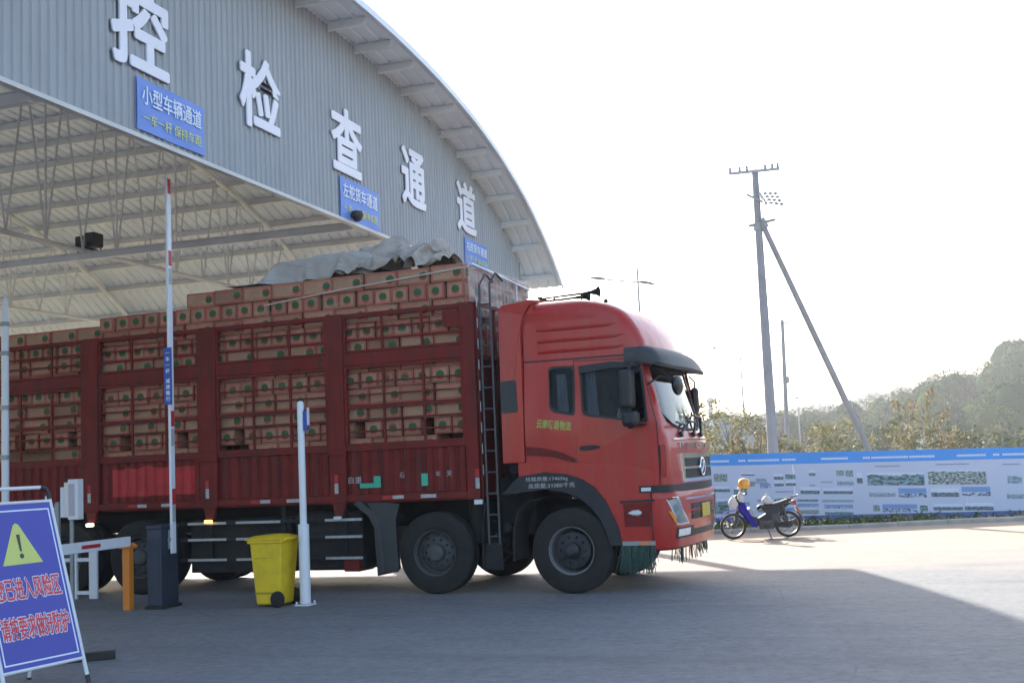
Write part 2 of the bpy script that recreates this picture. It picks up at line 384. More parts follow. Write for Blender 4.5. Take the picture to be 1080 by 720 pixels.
tag(MB().add([(-1500, -1500, 0), (1500, -1500, 0), (1500, 1500, 0), (-1500, 1500, 0)], [(0, 1, 2, 3)]).build('ground', ground_mat()), kind='structure')

# kerb and the verge behind it
KD = Vector((.961, .278, 0)); KN = Vector((-.278, .961, 0)); KO = Vector((-2.0, 25.35, 0))
def K(s, d, z=0): return KO + KD * s + KN * d + Vector((0, 0, z))
kb = MB()
for i in range(-14, 40):
    s0, s1 = i * 1.0 + .006, i * 1.0 + .994
    dz = random.uniform(-.012, .006)
    vs = [K(s, d, z) for s in (s0, s1) for d, z in ((0, -.05), (0.01, .075 + dz), (.12, .095 + dz), (.13, -.05))]
    kb.add(vs, [(0, 1, 2, 3), (7, 6, 5, 4), (0, 4, 5, 1), (1, 5, 6, 2), (2, 6, 7, 3)])
tag(kb.build('kerb', kerbm), kind='structure')
soil = mat('verge_soil', (.17, .14, .085), .95, var=.35, vs=1.2, dirt=(.09, .12, .04), dirtamt=.7, ds=.8, bump=.3)
tag(MB().grid(lambda u, v: K(-40 + 160 * u, .132 + 60 * v * v, .03 + .0 * v), 8, 8).build('verge', soil), kind='structure')

def leaves(mb, c, r, n, s, ms, shell=.45, flat=0, up=0):
    """n leaf faces through an ellipsoid of radii r about c"""
    for _ in range(n):
        d = Vector((random.gauss(0, 1), random.gauss(0, 1), random.gauss(0, 1))).normalized()
        k = shell + (1 - shell) * random.random() ** .6
        p = Vector((c[0] + d.x * r[0] * k, c[1] + d.y * r[1] * k, c[2] + d.z * r[2] * k))
        a = Vector((random.gauss(0, 1), random.gauss(0, 1), random.gauss(0, .7) + up)).normalized()
        b = a.cross(Vector((random.gauss(0, 1), random.gauss(0, 1), random.gauss(0, 1)))).normalized()
        if flat:                                   # blades lie roughly along the crown's surface
            nn = (d + Vector((random.gauss(0, flat), random.gauss(0, flat), random.gauss(0, flat)))).normalized()
            a = nn.cross(b).normalized(); b = nn.cross(a).normalized()
        q = s * random.uniform(.6, 1.35); a = a * q; b = b * q * .5
        mb.add([p - a, p + b * .9 - a * .1, p + a, p - b * .9 + a * .1], [(0, 1, 2, 3)], random.choice(ms))

# hills: a wooded slope rising to the right, a paler ridge far behind
HT = [(-200, 1), (-60, 1), (-27, 1), (-15, 1.9), (-10, 2.1), (-4, 2.6), (0, 3.6), (5, 5.4), (8, 6.2), (14, 7.0), (16.5, 8.6), (19, 11), (30, 16), (50, 22), (90, 25), (200, 20)]
def hillz(x, y):
    h = interp(x - (y - 185) * .02, HT)
    t = max(0, min(1, (y - 88 - 10 * sin(x * .06)) / 97)); t = t * t * (3 - 2 * t)
    return h * t + noise.noise(Vector((x * .06, y * .06, 0))) * 1.6 * t + max(0, y - 185) * .012 - .3 * (1 - t)
hillm = mat('hill_soil', (.03, .045, .02), .95, var=.3, vs=.15)
tag(MB().grid(lambda u, v: (lambda x, y: (x, y, hillz(x, y)))(-120 + 300 * u, 80 + 170 * v), 90, 50).build('hillside', hillm, smooth=60), kind='structure')
def farz(x, y):
    t = max(0, min(1, (y - 330) / 110)); t = t * t * (3 - 2 * t)
    return (11 + 3.5 * sin(x * .021 + 1) + 2 * sin(x * .057) + max(0, x + 40) * .05) * t + noise.noise(Vector((x * .05, y * .05, 3))) * 1.5 * t - .3
tag(MB().grid(lambda u, v: (lambda x, y: (x, y, farz(x, y)))(-320 + 520 * u, 325 + 160 * v), 100, 24).build('far_hills', hillm, smooth=60), kind='structure')
fo = MB(); lf_fd = leafmat('leaf_far_dark', (.020, .046, .022), .08); lf_fm = leafmat('leaf_far_mid', (.042, .080, .032), .08); lf_fo = leafmat('leaf_far_olive', (.085, .115, .04), .08); lf_fs = leafmat('leaf_far_straw', (.17, .15, .085), .1)
fmats = [lf_fd, lf_fm, lf_fo, lf_fs]
rnd = random.Random(3)
def crown(x, y, z, R, h, kind, n, sz):
    N = 9; rr = []
    for i in range(6):
        t = pi * (.06 + .88 * i / 5)
        rr.append([(x + R * .70 * sin(t) * cos(2 * pi * k / N) * (1 + .3 * noise.noise(Vector((x + k, y, i)))), y + R * .70 * sin(t) * sin(2 * pi * k / N) * (1 + .3 * noise.noise(Vector((x, y + k, i)))), z - h * .70 * cos(t)) for k in range(N)])
    fo.rings(rr, kind[0])
    for q in range(3 + int(R)):                    # boughs: smaller leaf masses bulging out of the crown
        a = rnd.uniform(0, 2 * pi); e = rnd.uniform(-.2, 1); c = sqrt(max(0, 1 - e * e)); k = rnd.uniform(.35, .6)
        leaves(fo, (x + R * .62 * c * cos(a), y + R * .62 * c * sin(a), z + h * .62 * e), (R * k, R * k, h * k), n // 5, sz, kind, .85, .32)
    leaves(fo, (x, y, z), (R, R, h), n // 2, sz, kind, .82, .34)
for i in range(820):
    x = rnd.uniform(-50, 64); y = 92 + 100 * rnd.random() ** .8
    if rnd.random() < .4: y = rnd.uniform(160, 192)
    z = hillz(x, y); R = rnd.choice([rnd.uniform(1.0, 1.9), rnd.uniform(1.6, 2.9)]) * (1.25 if x > 12 else 1)
    kind = rnd.choice([[0, 0, 0, 1], [0, 0, 0], [1, 1, 1, 0], [0, 0, 1], [0, 0, 0], [1, 1], [2, 1, 2], [2, 2, 2, 1]])
    if y < 125: R = min(R, 1.5)
    if y < 120: kind = rnd.choice([[1, 2, 1], [2, 2, 3], [0, 1, 2], [0, 1, 1], [3, 2, 3]])
    h = R * rnd.uniform(.85, 1.5)
    crown(x, y, z + h * .75, R, h, kind, 260, .22)
for i in range(420):
    x = rnd.uniform(-150, 70); y = rnd.uniform(380, 445); R = rnd.uniform(3, 5.5)
    crown(x, y, farz(x, y) + R * .5, R, R * .9, rnd.choice([[0, 0, 1], [0, 1, 1]]), 50, .9)
for m_ in fmats: m_.node_tree.nodes['Principled BSDF'].inputs['Specular IOR Level'].default_value = 0; m_.node_tree.nodes['Principled BSDF'].inputs['Roughness'].default_value = 1
tag(fo.build('hill_forest', fmats, fixn=False, smooth=180), kind='stuff')

# ------------------------------------------------------------------ hoarding
HO = Vector((-1.61, 27.42, 0)); HU = Vector((.9537, .3008, 0)); HN = Vector((.3008, -.9537, 0)); HS = 26.5 / 1262
def hz(s): return 1.575 - .0205 * s          # top edge
def H(px, dy, off=0):                          # along the board by photo column, down from its top edge
    s = (px - 870) * HS
    return HO + HU * s + HN * off + Vector((0, 0, hz(s) - dy * HS))
hd = thing('hoarding', 'long blue topped site hoarding printed with harbour and town pictures, along the far kerb', 'hoarding', HO)
HINV = Matrix.Translation(-HO)
def hbuild(mb, name, mats, **k):
    mb.v = [tuple(Vector(p) - HO) for p in mb.v]; return mb.build(name, mats, hd, **k)
def hslab(mb, p0, d0, p1, d1, o0, o1, m=0):
    vs = [H(p, d, o) for p in (p0, p1) for d in (d0, d1) for o in (o0, o1)]
    return mb.add(vs, [(0, 1, 3, 2), (4, 6, 7, 5), (0, 4, 5, 1), (2, 3, 7, 6), (0, 2, 6, 4), (1, 5, 7, 3)], m)
HL, HR = 300, 1560
for a in range(HL, HR, 180):
    hbuild(hslab(MB(), a, 12, a + 179.7, 66, -.03, 0), 'printed_panel', hoardwhite)
hbuild(hslab(MB(), HL, 0, HR, 11.9, -.032, .004), 'top_band', hoardblue)
hbuild(hslab(MB(), HL, 66.1, HR, 71, -.032, .004), 'base_band', hoardblue2)
def print_rect(p0, y0, p1, y1, m):
    top = lambda p: 478 - (p - 750) * .0242
    vs = [H(p0, y1 - top(p0), .004), H(p1, y1 - top(p1), .004), H(p1, y0 - top(p1), .004), H(p0, y0 - top(p0), .004)]
    mb = MB().add(vs, [(0, 1, 2, 3)]); o = hbuild(mb, 'printed_picture', m, fixn=False)
    uv = o.data.uv_layers.new(name='UVMap'); ox = random.uniform(0, 9)
    for i, (a, b) in enumerate(((0, 0), (1, 0), (1, 1), (0, 1))): uv.data[i].uv = (a * (p1 - p0) / (y1 - y0) * .5 + round(ox), b)
for r in [(917, 496.6, 977, 510, 0), (981, 493.6, 1042, 509, 1), (918, 514, 945.5, 522, 4), (948.6, 513, 978, 522.7, 3), (983, 513, 1012, 522, 2), (1015, 511.5, 1045, 521, 3),
          (930.7, 529.7, 967, 537.8, 3), (984, 529, 1015, 536, 2), (1017, 528, 1047, 536, 2), (819, 498, 829, 504, 2), (831, 497.5, 841.7, 503.5, 0), (819, 505.5, 829, 511, 2), (831, 505, 841.7, 510.5, 2),
          (885, 493.5, 893, 500, 1), (894.5, 493, 902.5, 501, 1), (885, 502, 902.5, 510, 4), (800, 500, 811, 506, 4), (785, 497, 799, 500, 2), (856, 494.5, 863, 500, 2), (856, 508, 862, 511, 4),
          (842, 524, 864, 527, 0), (842, 529, 864, 532.5, 3), (868, 523, 901, 527.5, 4), (870, 537, 900, 541, 0), (755, 511, 772, 517, 2), (752, 524, 770, 540, 0), (775, 524, 792, 531, 4), (800, 523, 815, 527, 4),
          (785, 505, 799, 511, 1), (804, 508, 815, 513, 3), (846, 512, 866, 519, 2), (756, 497, 770, 506, 1), (776, 512, 790, 520, 0), (818, 522, 838, 530, 0), (818, 533, 838, 539, 3), (870, 513, 901, 519, 2), (842, 535, 864, 540, 1), (870, 530, 900, 534, 3), (800, 531, 814, 538, 1), (906, 497, 912, 508, 2), (921, 529.5, 928, 537, 1), (970, 529.5, 978, 537, 0), (1064, 493, 1079, 508, 4), (1062, 515, 1084, 524, 4), (1090, 495, 1150, 512, 0), (1090, 518, 1118, 530, 3), (1122, 518, 1150, 530, 2), (660, 497, 720, 512, 0), (660, 518, 700, 530, 3)]:
    print_rect(r[0], r[1], r[2], r[3], PH[r[4]])
cap = MB()
def capline(p0, p1, dy, h, m):
    p = p0
    while p < p1:
        w = h * random.uniform(.75, 1.0); hslab(cap, p, dy, p + w, dy + h, .0045, .006, m); p += w + h * .22
for a, b in ((752, 771), (783, 789), (793, 825), (829, 843), (870, 898), (914, 920), (923, 960), (963, 988), (1013, 1042), (1051, 1057), (1061, 1094), (1120, 1170)): capline(a, b, 6.2, 2.2, 0)
for a, b, d in ((926, 952, 16), (990, 1025, 15.5), (1060, 1078, 17), (785, 812, 30), (868, 880, 31), (820, 838, 40)): capline(a, b, d, 1.3, 1)
hbuild(cap, 'caption_lettering', [hoardtxt, hoardgrey])
for px in range(HL + 20, HR, 90):
    hbuild(MB().bar(H(px, 2, -.06), H(px, 79, -.06), .05, .05).bar(H(px, 20, -.08), H(px, 77, -1.0), .04, .04), 'support_post', greysteel)
for px in (1005, 1052, 960): hbuild(hslab(MB(), px, 70.8, px + 6, 77, -.2, .12), 'foot_block', concrete)

# ------------------------------------------------------------------ weeds
wd = MB()
for i in range(2600):
    s = random.uniform(-6, 14); d = .2 + 1.9 * random.random()
    dens = .5 + .5 * noise.noise(Vector((s * .8, d, 5)))
    if s > 3: dens -= .25 + .05 * (s - 3)
    if random.random() > dens + .12: continue
    p = K(s, d, .03); h = random.uniform(.04, .13) * (1.0 + dens)
    a = random.uniform(0, 2 * pi); q = Vector((cos(a), sin(a), 0)) * random.uniform(.015, .04); l = Vector((random.gauss(0, .07), random.gauss(0, .07), 0))
    wd.add([p - q, p + q, p + l + q * .8 + Vector((0, 0, h * .6)), p + l * 1.7 + Vector((0, 0, h)), p + l - q * .8 + Vector((0, 0, h * .6))], [(0, 1, 2, 3, 4)], random.choice([0, 0, 0, 1, 2]))
for i in range(60):
    s = random.choice([random.uniform(-5, 3), random.gauss(1.2, .5), random.uniform(-1, 8)])
    leaves(wd, K(s, random.uniform(.3, 1.4), .10), (.22, .18, .09), 26, .045, [0, 0, 1, 2], .2)
tag(wd.build('weeds', [lf_grass, lf_mid, lf_straw], fixn=False), kind='stuff')

# ------------------------------------------------------------------ plants, poles and a house behind the hoarding
def campt(px, py, d):
    return Vector((0, 0, CAMH)) + (cf + cr2 * ((px - 540) / FPX) - cu2 * ((py - 360) / FPX)) * d
def base(px, d): p = campt(px, 474, d); p.z = 0.02; return p
LM = [lf_dark, lf_mid, lf_olive, lf_yel, lf_rust, lf_straw]
def tree(px, d, h, w, ms, n, s, label, clumps=9, trunk_r=.06, sparse=.3, cat='tree', name='roadside_tree'):
    b = base(px, d); r = random.Random(px)
    o = thing(name, label, cat, b)
    tb = MB(); cb = MB()
    top = Vector((r.uniform(-.2, .2), r.uniform(-.2, .2), h * .72))
    tb.tube([(0, 0, -.05), top * .35 + Vector((.05, 0, 0)), top * .7, top], [trunk_r, trunk_r * .8, trunk_r * .5, trunk_r * .25], 8)
    for i in range(clumps):
        a = r.uniform(0, 2 * pi); k = r.uniform(.4, 1); hh = r.uniform(.38, .95) * h
        e = Vector((cos(a) * w * k * .5, sin(a) * w * k * .5, hh)); st = top * max(.25, min(.95, hh / h * .85))
        tb.tube([st, (st + e) / 2 + Vector((0, 0, .12 * h * r.random())), e], [trunk_r * .4, trunk_r * .25, trunk_r * .1], 5)
        q = r.uniform(.16, .3) * w
        leaves(cb, e, (q, q, q * .8), n // clumps, s, ms, sparse)
    tb.build('trunk', bark, o, smooth=50); cb.build('crown', LM, o, fixn=False)
    return o
tree(770, 47, 3.5, 2.6, [3, 3, 2, 2], 900, .085, 'thin yellowing tree, tallest of the growth beside the cab front', 13, sparse=.1)
tree(748, 52, 4.6, 1.6, [2, 2, 3], 240, .1, 'sparse dark twiggy tree just clear of the sun visor', 8, sparse=.05)
tree(800, 44, 2.7, 2.0, [2, 3, 4, 1], 650, .09, 'rusty low tree left of the leaning concrete pole', 9, sparse=.15)
tree(757, 40, 2.2, 1.9, [3, 2, 2, 5], 700, .08, 'straw yellow bush against the grey house', 8, sparse=.1, cat='bush', name='bush')
tree(846, 46, 2.5, 2.2, [2, 3, 2], 620, .1, 'olive bush between the two concrete poles and the leaning brace', 10, sparse=.2, cat='bush', name='bush')
tree(868, 52, 2.9, 2.6, [2, 3, 3], 640, .1, 'golden olive bush, first one right of the thin far pole', 10, sparse=.2, cat='bush', name='bush')
tree(890, 50, 2.5, 2.3, [2, 1, 3], 560, .1, 'olive green bush left of the foot of the leaning brace', 9, sparse=.2, cat='bush', name='bush')
tree(925, 45, 2.3, 2.4, [1, 2, 5], 560, .09, 'green bush right of the foot of the leaning brace', 9, sparse=.2, cat='bush', name='bush')
tree(1010, 43, 2.2, 2.0, [5, 2, 5, 1], 520, .085, 'straw coloured bush below the wooded slope, left of its dark hollow', 8, sparse=.15, cat='bush', name='bush')
tree(1052, 42, 2.0, 2.2, [1, 0, 2], 520, .085, 'dark green bush near the right edge of the photo', 8, sparse=.2, cat='bush', name='bush')
def reeds(px, d, h, n, ms, plume, label):
    b = base(px, d); o = thing('reed_clump', label, 'reeds', b); st = MB(); pl = MB(); r = random.Random(px * 3)
    for i in range(n):
        p = Vector((r.gauss(0, .28), r.gauss(0, .28), 0)); hh = h * r.uniform(.6, 1.05); l = Vector((r.gauss(0, .22), r.gauss(0, .22), hh))
        st.tube([p, p + l * .5 + Vector((0, 0, .05)), p + l], [.014, .011, .006], 4)
        for k in range(7):
            t = r.uniform(.15, .85); q = p + l * t; a = r.uniform(0, 2 * pi); e = Vector((cos(a), sin(a), r.uniform(.1, .8))) * r.uniform(.3, .65); sd_ = Vector((-sin(a), cos(a), 0)) * .022
            st.add([q - sd_, q + sd_, q + e * .6 + sd_ * .7, q + e - Vector((0, 0, .12)), q + e * .6 - sd_ * .7], [(0, 1, 2, 3, 4)], r.choice([1, 1, 2]))
        if plume: pl = MB(); leaves(pl, p + l, (.07, .07, .3), 34, .06, ms, .1, up=1.5); pl.build('plume', LM, o, fixn=False)
    st.build('stems', [lf_straw, lf_olive, lf_yel], o, fixn=False)
reeds(985, 40, 3.2, 9, [4, 4, 5], True, 'tall reed clump with rust coloured plumes')
reeds(962, 39, 2.9, 9, [3, 5], True, 'tall yellow green reed clump just left of the rust plumed reeds')
reeds(945, 38, 2.0, 8, [5, 5, 3], True, 'shorter pale plumed reed clump beside the yellow green reeds')
reeds(1003, 38, 2.0, 7, [5, 4], True, 'pale straw reed clump just right of the rust plumed reeds')
reeds(785, 36, 1.9, 10, [4, 3, 5], True, 'rusty yellow reed clump left of the near concrete pole')

# grey house
p = base(757, 74); hs = thing('grey_house', 'plain grey house with a tin roof behind the bushes beside the cab', 'house', p, radians(14))
MB().prism([(-1.9, 0), (1.9, 0), (1.9, 3.1), (0, 3.95), (-1.9, 3.1)], lambda x, z: (x, -3, z), lambda x, z: (x, 3, z)).build('wall', bldgrey, hs)
MB().bar((-2.15, 0, 3.08), (0, 0, 4.05), 6.6, .06, up=(0.4, 0, 1)).bar((2.15, 0, 3.08), (0, 0, 4.05), 6.6, .06, up=(-.4, 0, 1)).build('roof', bldroof, hs)
for sx in (-.9, .9): MB().box(sx - .4, sx + .4, -3.05, -2.98, 1.2, 2.4).build('window', blackp, hs)

# near concrete utility pole with its leaning brace pole
PD = 31.0
pb = campt(815.5, 476, PD); pt = campt(796, 179, PD); zdir = (pt - pb); pbg = pb - zdir * (pb.z / zdir.z)
up_ = thing('utility_pole', 'thick grey concrete utility pole with crossarm, propped by a leaning brace', 'utility pole', pbg)
L = lambda v: tuple(Vector(v) - pbg)
MB().tube([L(pbg - zdir * .02), L(pt)], [.154, .084], 16).build('pole', polem, up_, smooth=50)
bt = campt(803, 234, PD - .12); bb_ = campt(917, 476, PD + 1.6); bd = bb_ - bt; bbg = bt + bd * (bt.z / -bd.z)
MB().tube([L(bt), L(bbg)], [.072, .098], 14).build('brace_pole', polem, up_, smooth=50)
cl = MB(); c = campt(801, 236, PD)
cl.tube([L(c + Vector((-.28, -.1, -.05))), L(c + Vector((.42, -.1, .05)))], .04, 8); cl.lathe([(.125, -.06), (.125, .06)], L(campt(799, 240, PD)), (0, 0, 1), 14); cl.bar(L(campt(803, 230, PD - .1)), L(campt(809, 240, PD - .1)), .12, .1)
cl.build('clamp', greysteel, up_)
ca = MB(); a0 = campt(768.5, 183.5, PD - .1); a1 = campt(822, 178, PD - .1)
ca.bar(L(a0), L(a1), .06, .07); ca.build('crossarm', greysteel, up_)
for t in (.03, .22, .36, .72, .86, .97):
    q = a0 + (a1 - a0) * t
    MB().lathe([(.02, 0), (.045, .03), (.03, .06), (.045, .09), (.02, .13)], L(q + Vector((0, 0, .03))), (0, 0, 1), 10).build('insulator', greysteel, up_, smooth=50)
lo = MB(); q0 = campt(787, 205, PD - .2); q1 = campt(807, 214, PD - .2); lo.bar(L(q0), L(q1), .05, .05); lo.build('bracket', greysteel, up_)
fr = MB(); u0 = campt(800, 203, PD); u1 = campt(808, 215, PD - .8); fr.bar(L(u0), L(u1), .06, .06)
for i in range(4):
    s0 = u0 + (u1 - u0) * (i + .4) / 4; e0 = s0 + Vector((.42, .1, -.02 - .02 * i)); fr.tube([L(s0), L(e0)], .013, 6)
    for k in (.35, .65, .95): fr.lathe([(.018, -.05), (.04, -.02), (.04, .02), (.018, .05)], L(s0 + (e0 - s0) * k), (e0 - s0), 8)
fr.build('insulator_frame', greysteel, up_)
# far thin pole
pb2 = campt(831, 474, 62); pt2 = campt(825, 337, 62); g2 = Vector((pb2.x, pb2.y, 0)); z2 = pt2 - pb2
u2 = thing('utility_pole', 'thin grey utility pole, second one just right of the thick pole', 'utility pole', pb2 - z2 * (pb2.z / z2.z))
L2 = lambda v: tuple(Vector(v) - u2.location)
MB().tube([L2(u2.location), L2(pt2)], [.14, .09], 10).build('pole', polem, u2, smooth=50)
MB().bar(L2(campt(818, 341.5, 62)), L2(campt(833, 340, 62)), .07, .07).build('crossarm', greysteel, u2)
MB().box(*[f for pr in zip(L2(campt(830, 402, 62) + Vector((-.1, -.12, -.1))), L2(campt(830, 402, 62) + Vector((.12, .1, .25)))) for f in pr]).build('fuse_box', greysteel, u2)

def street_lamp(px, d, topy, ends, label, hy):
    t = campt(px, topy, d); b = Vector((t.x, t.y, 0)); o = thing('street_lamp', label, 'street lamp', b)
    LL = lambda v: tuple(Vector(v) - b)
    MB().tube([LL(b), LL(Vector((t.x, t.y, t.z * .5))), LL(t)], [.11, .09, .065], 8).build('post', greysteel, o, smooth=50)
    for ex, ey in ends:
        e = campt(ex, ey, d); j = campt(px + .5, hy, d)
        MB().tube([LL(j), LL(j + (e - j) * .75), LL(e)], [.05, .05, .045], 6).build('arm', greysteel, o)
        dd = (e - j).normalized(); q = e - dd * .75
        MB().rings([[tuple(Vector(LL(e - dd * a)) + Vector((0, s * w, z))) for s, z in ((-1, 0), (1, 0), (.7, h), (-.7, h))] for a, w, h in ((0, .05, .04), (.3, .14, .12), (.75, .12, .12), (.95, .04, .06))]).build('lamp_head', darkgrey, o, smooth=40)
street_lamp(672, 70, 283, [(622, 293.5), (691, 300)], 'two armed street lamp standing above the cab roof', 297.5)
street_lamp(780, 110, 364, [(746.5, 366)], 'faint slender street lamp left of the thick concrete pole', 372)
street_lamp(841, 130, 418, [(834, 419)], 'tiny far street lamp just right of the thin utility pole', 420)
p = campt(752, 474, 55); q = campt(751, 425, 55); q = Vector((p.x, p.y, q.z)); pp = thing('roadside_post', 'slim pale post with a round cap in front of the grey house', 'post', (p.x, p.y, 0))
MB().tube([(0, 0, 0), (0, 0, q.z)], .11, 10).build('post', whitep, pp); MB().lathe([(.11, 0), (.2, .05), (.2, .2), (.05, .3)], (0, 0, q.z), (0, 0, 1), 12).build('cap', whitep, pp)

# ================================================================== CHECKPOINT SHED
XF, XO, XB, YC = -8.3, -7.45, -31.5, 16.0
def arch(y):
    d = abs(y - YC); return 8.87 - .01219 * d ** 2 - 4.92e-5 * d ** 4 - 1e-7 * d ** 6
def archn(y):
    s = (arch(y + .01) - arch(y - .01)) / .02; return Vector((0, -s, 1)).normalized()
shed = thing('inspection_shed', 'large arched steel checkpoint shed with grey fascia and white characters', 'shed', (XF, YC, 0))
def sb(mb, name, mats, par=None, **k):
    o0 = Vector((XF, YC, 0)); mb.v = [tuple(Vector(p) - o0) for p in mb.v]; return mb.build(name, mats, par or shed, **k)
# corrugated roof: ribs follow the arch
PROF = []; x = XB
while x < XO - .2:
    PROF += [(x, 0), (x + .16, 0), (x + .185, .035), (x + .225, .035)]; x += .25
PROF.append((XO, 0)); NY = 56; EV = 11.95
rf = MB()
rf.grid(lambda u, v: (lambda y, pr: tuple(Vector((pr[0], y, arch(y))) + archn(y) * (pr[1] + .02)))(YC - EV + 2 * EV * v, PROF[round(u * (len(PROF) - 1))]), len(PROF) - 1, NY)
sb(rf, 'roof', roofm, fixn=False)
# rolled front lip of the roof
lip = MB()
lip.rings([[tuple(Vector((XO + dx, y, arch(y))) + archn(y) * dz) for dx, dz in ((-.02, .07), (.012, .07), (.012, -.05), (-.02, -.05))] for y in [YC - EV + 2 * EV * i / NY for i in range(NY + 1)]])
sb(lip, 'roof_edge', roofm)
PY = [27.56, 26.64, 25.83, 24.89, 23.92, 23.02, 22.12, 21.08, 20.12, 19.07, 18.11, 17.08, 16.0]
PY = PY + [2 * YC - y for y in PY[:-1]]
for y in PY:
    n = archn(y); c0 = Vector((XB + .3, y, arch(y))) - n * .062; c1 = c0.copy(); c1.x = XO - .17
    t = n.cross(Vector((1, 0, 0)))
    mb = MB(); mb.bar(c0, c1, .012, .14, up=n); mb.bar(c0 + n * .066 + t * .028, c1 + n * .066 + t * .028, .056, .008, up=n); mb.bar(c0 - n * .066 + t * .028, c1 - n * .066 + t * .028, .056, .008, up=n)
    sb(mb, 'purlin', trussm)
# fascia sheet, vertical ribs
fa = MB(); y = YC - 11.07; pts = []
while y < YC + 11.07: pts += [(y, 0), (y + .082, 0), (y + .098, .022), (y + .124, .022)]; y += .14
vs = []; fs = []
for y, d in pts: vs += [(XF + d, y, 5.71), (XF + d, y, arch(y) - .02)]
for i in range(len(pts) - 1): fs.append((2 * i, 2 * i + 2, 2 * i + 3, 2 * i + 1))
fa.add(vs, fs); sb(fa, 'fascia', facadem, fixn=False)
tr = MB().box(XF - .06, XF + .035, YC - 11.1, YC + 11.1, 5.66, 5.712); sb(tr, 'fascia_trim', steelwhite)
tr = MB().box(XF - .05, XF + .04, YC + 11.07, YC + 11.13, 5.66, arch(YC + 11.1) - .04); sb(tr, 'fascia_trim', facadem)
# trusses
TX = [-8.45, -13.7, -19.5, -25.3, -31.1]
for x in TX:
    t = MB(); ys = [YC - 11.7 + 23.4 * i / 40 for i in range(41)]
    ch = lambda y: Vector((x, y, arch(y) - .20))
    zt = 5.78 if x != TX[0] else 5.86
    t.tube([ch(y) for y in ys], .055, 8)
    t.tube([(x, YC - 11.4, zt), (x, YC + 11.4, zt)], .045, 8)
    up = sb(t, 'truss', trussm, smooth=50)
    n = 22; L = 10.9
    nodes = [YC - L + 2 * L * i / n for i in range(n + 1)]
    for i, y in enumerate(nodes):
        if abs(y - YC) > 9.4: continue
        w = MB(); q = Vector((x, y, zt))
        for k in (-.45, .45):
            w.tube([q, ch(y + k * 1.1)], .02, 6)
        if i % 2 == 0: w.tube([q, ch(y)], .022, 6)
        o = w.build('web_member', trussm, up, smooth=50); o.data.transform(Matrix.Translation((-XF, -YC, 0)))
for yb in (18.05, 10.2):
    b = MB(); b.box(XB + .3, XF - .1, yb - .006, yb + .006, 5.635, 5.755); b.box(XB + .3, XF - .1, yb - .05, yb + .05, 5.755, 5.765); b.box(XB + .3, XF - .1, yb - .05, yb + .05, 5.625, 5.635)
    sb(b, 'tie_beam', trussm)
for x in [-8.62] + TX[1:]:
    for y in (YC + 11.55, YC - 11.55):
        c = MB(); c.box(x - .12, x + .12, y - .12, y + .12, .02, arch(y) - .1); c.box(x - .22, x + .22, y - .22, y + .22, 0, .02)
        if x == -8.62: c.prism([(y - .12, 5.2), (y - .12, 6.2), (y - .55, 6.3)], lambda a, b: (x - .02, a, b), lambda a, b: (x + .02, a, b))
        sb(c, 'column', steelwhite)
for ch, y in zip('控检查通道', (11.95, 14.8, 17.62, 20.5, 23.4)):
    lt = MB(); lt.btext(ch, (XF + .03, y, 7.01), (0, 1, 0), (0, 0, 1), 1.16, 1.10, .02, .024)
    lt.btext(ch, (XF + .022, y, 7.008), (0, 1, 0), (0, 0, 1), 1.178, 1.115, .012, .024, m=1)  # larger dark copy behind paints the shadowed edges of each character
    sb(lt, 'sign_character', [letterm, lettershade], fixn=False)

def banner(y0, y1, z0, z1, l1, l2, label):
    yc, zc = (y0 + y1) / 2, (z0 + z1) / 2; w = y1 - y0; h = z1 - z0
    o = thing('lane_banner', label, 'banner', (XF + .03, yc, zc), 0, 'blue lane banners hung along the fascia')
    MB().grid(lambda u, v: (.006 + .006 * sin(u * 9 + v * 3), (u - .5) * w, (v - .5) * h), 16, 6).box(-.008, -.004, -w / 2, w / 2, -h / 2, h / 2).build('sheet', bannerm, o, smooth=30)
    MB().text(l1, (.016, 0, h * .2), (0, 1, 0), (0, 0, 1), w * .88, h * .37, .004, .012).build('lane_lettering', bannerwhite, o, fixn=False)
    MB().text(l2, (.016, 0, -h * .24), (0, 1, 0), (0, 0, 1), w * .86, h * .22, .004, .004).build('rule_lettering', banneryel, o, fixn=False)
banner(11.86, 13.32, 5.76, 6.40, '小型车辆通道', '一车一杆 保持车距', 'nearest blue banner, for small vehicles, under the largest white character')
banner(17.32, 18.86, 5.71, 6.39, '左舵货车通道', '一车一杆 保持车距', 'middle blue banner, its lower edge notched by the dark dome camera')
banner(23.22, 24.70, 5.82, 6.37, '右舵货车通道', '一车一杆 保持车距', 'farthest blue banner, just above the front end of the carton load')
o = thing('dome_camera', 'dark dome camera hanging at the fascia edge below the middle banner', 'camera', (XF + .13, 17.74, 5.78)); o.scale = (.8, .8, .8)
MB().lathe([(.02, .12), (.11, .1), (.13, .02), (.12, -.01)], (0, 0, 0), (0, 0, 1), 16).build('housing', darkgrey, o, smooth=50)
MB().ell((0, 0, -.02), (.105, .105, .1), 14, 8).build('dome', blackp, o, smooth=60)
MB().bar((-.16, 0, .09), (0, 0, .1), .05, .04).build('bracket', greysteel, o)
# floodlights on the tie beam
o = thing('floodlight', 'pair of floodlights in black yokes on the long tie beam under the roof', 'floodlight', (-13.6, 18.05, 5.765))
for dx, ly in ((-.2, .1), (.16, -.1)):
    MB().tube([(dx - .02, ly - .16, .12), (dx - .02, ly - .16, .0), (dx, ly, 0.01), (dx + .02, ly + .16, 0), (dx + .02, ly + .16, .12)], .016, 6).build('yoke', blackp, o)
    MB().box(dx - .1, dx + .1, ly - .14, ly + .14, .05, .3).build('lamp_housing', darkgrey, o, bevel=.02)

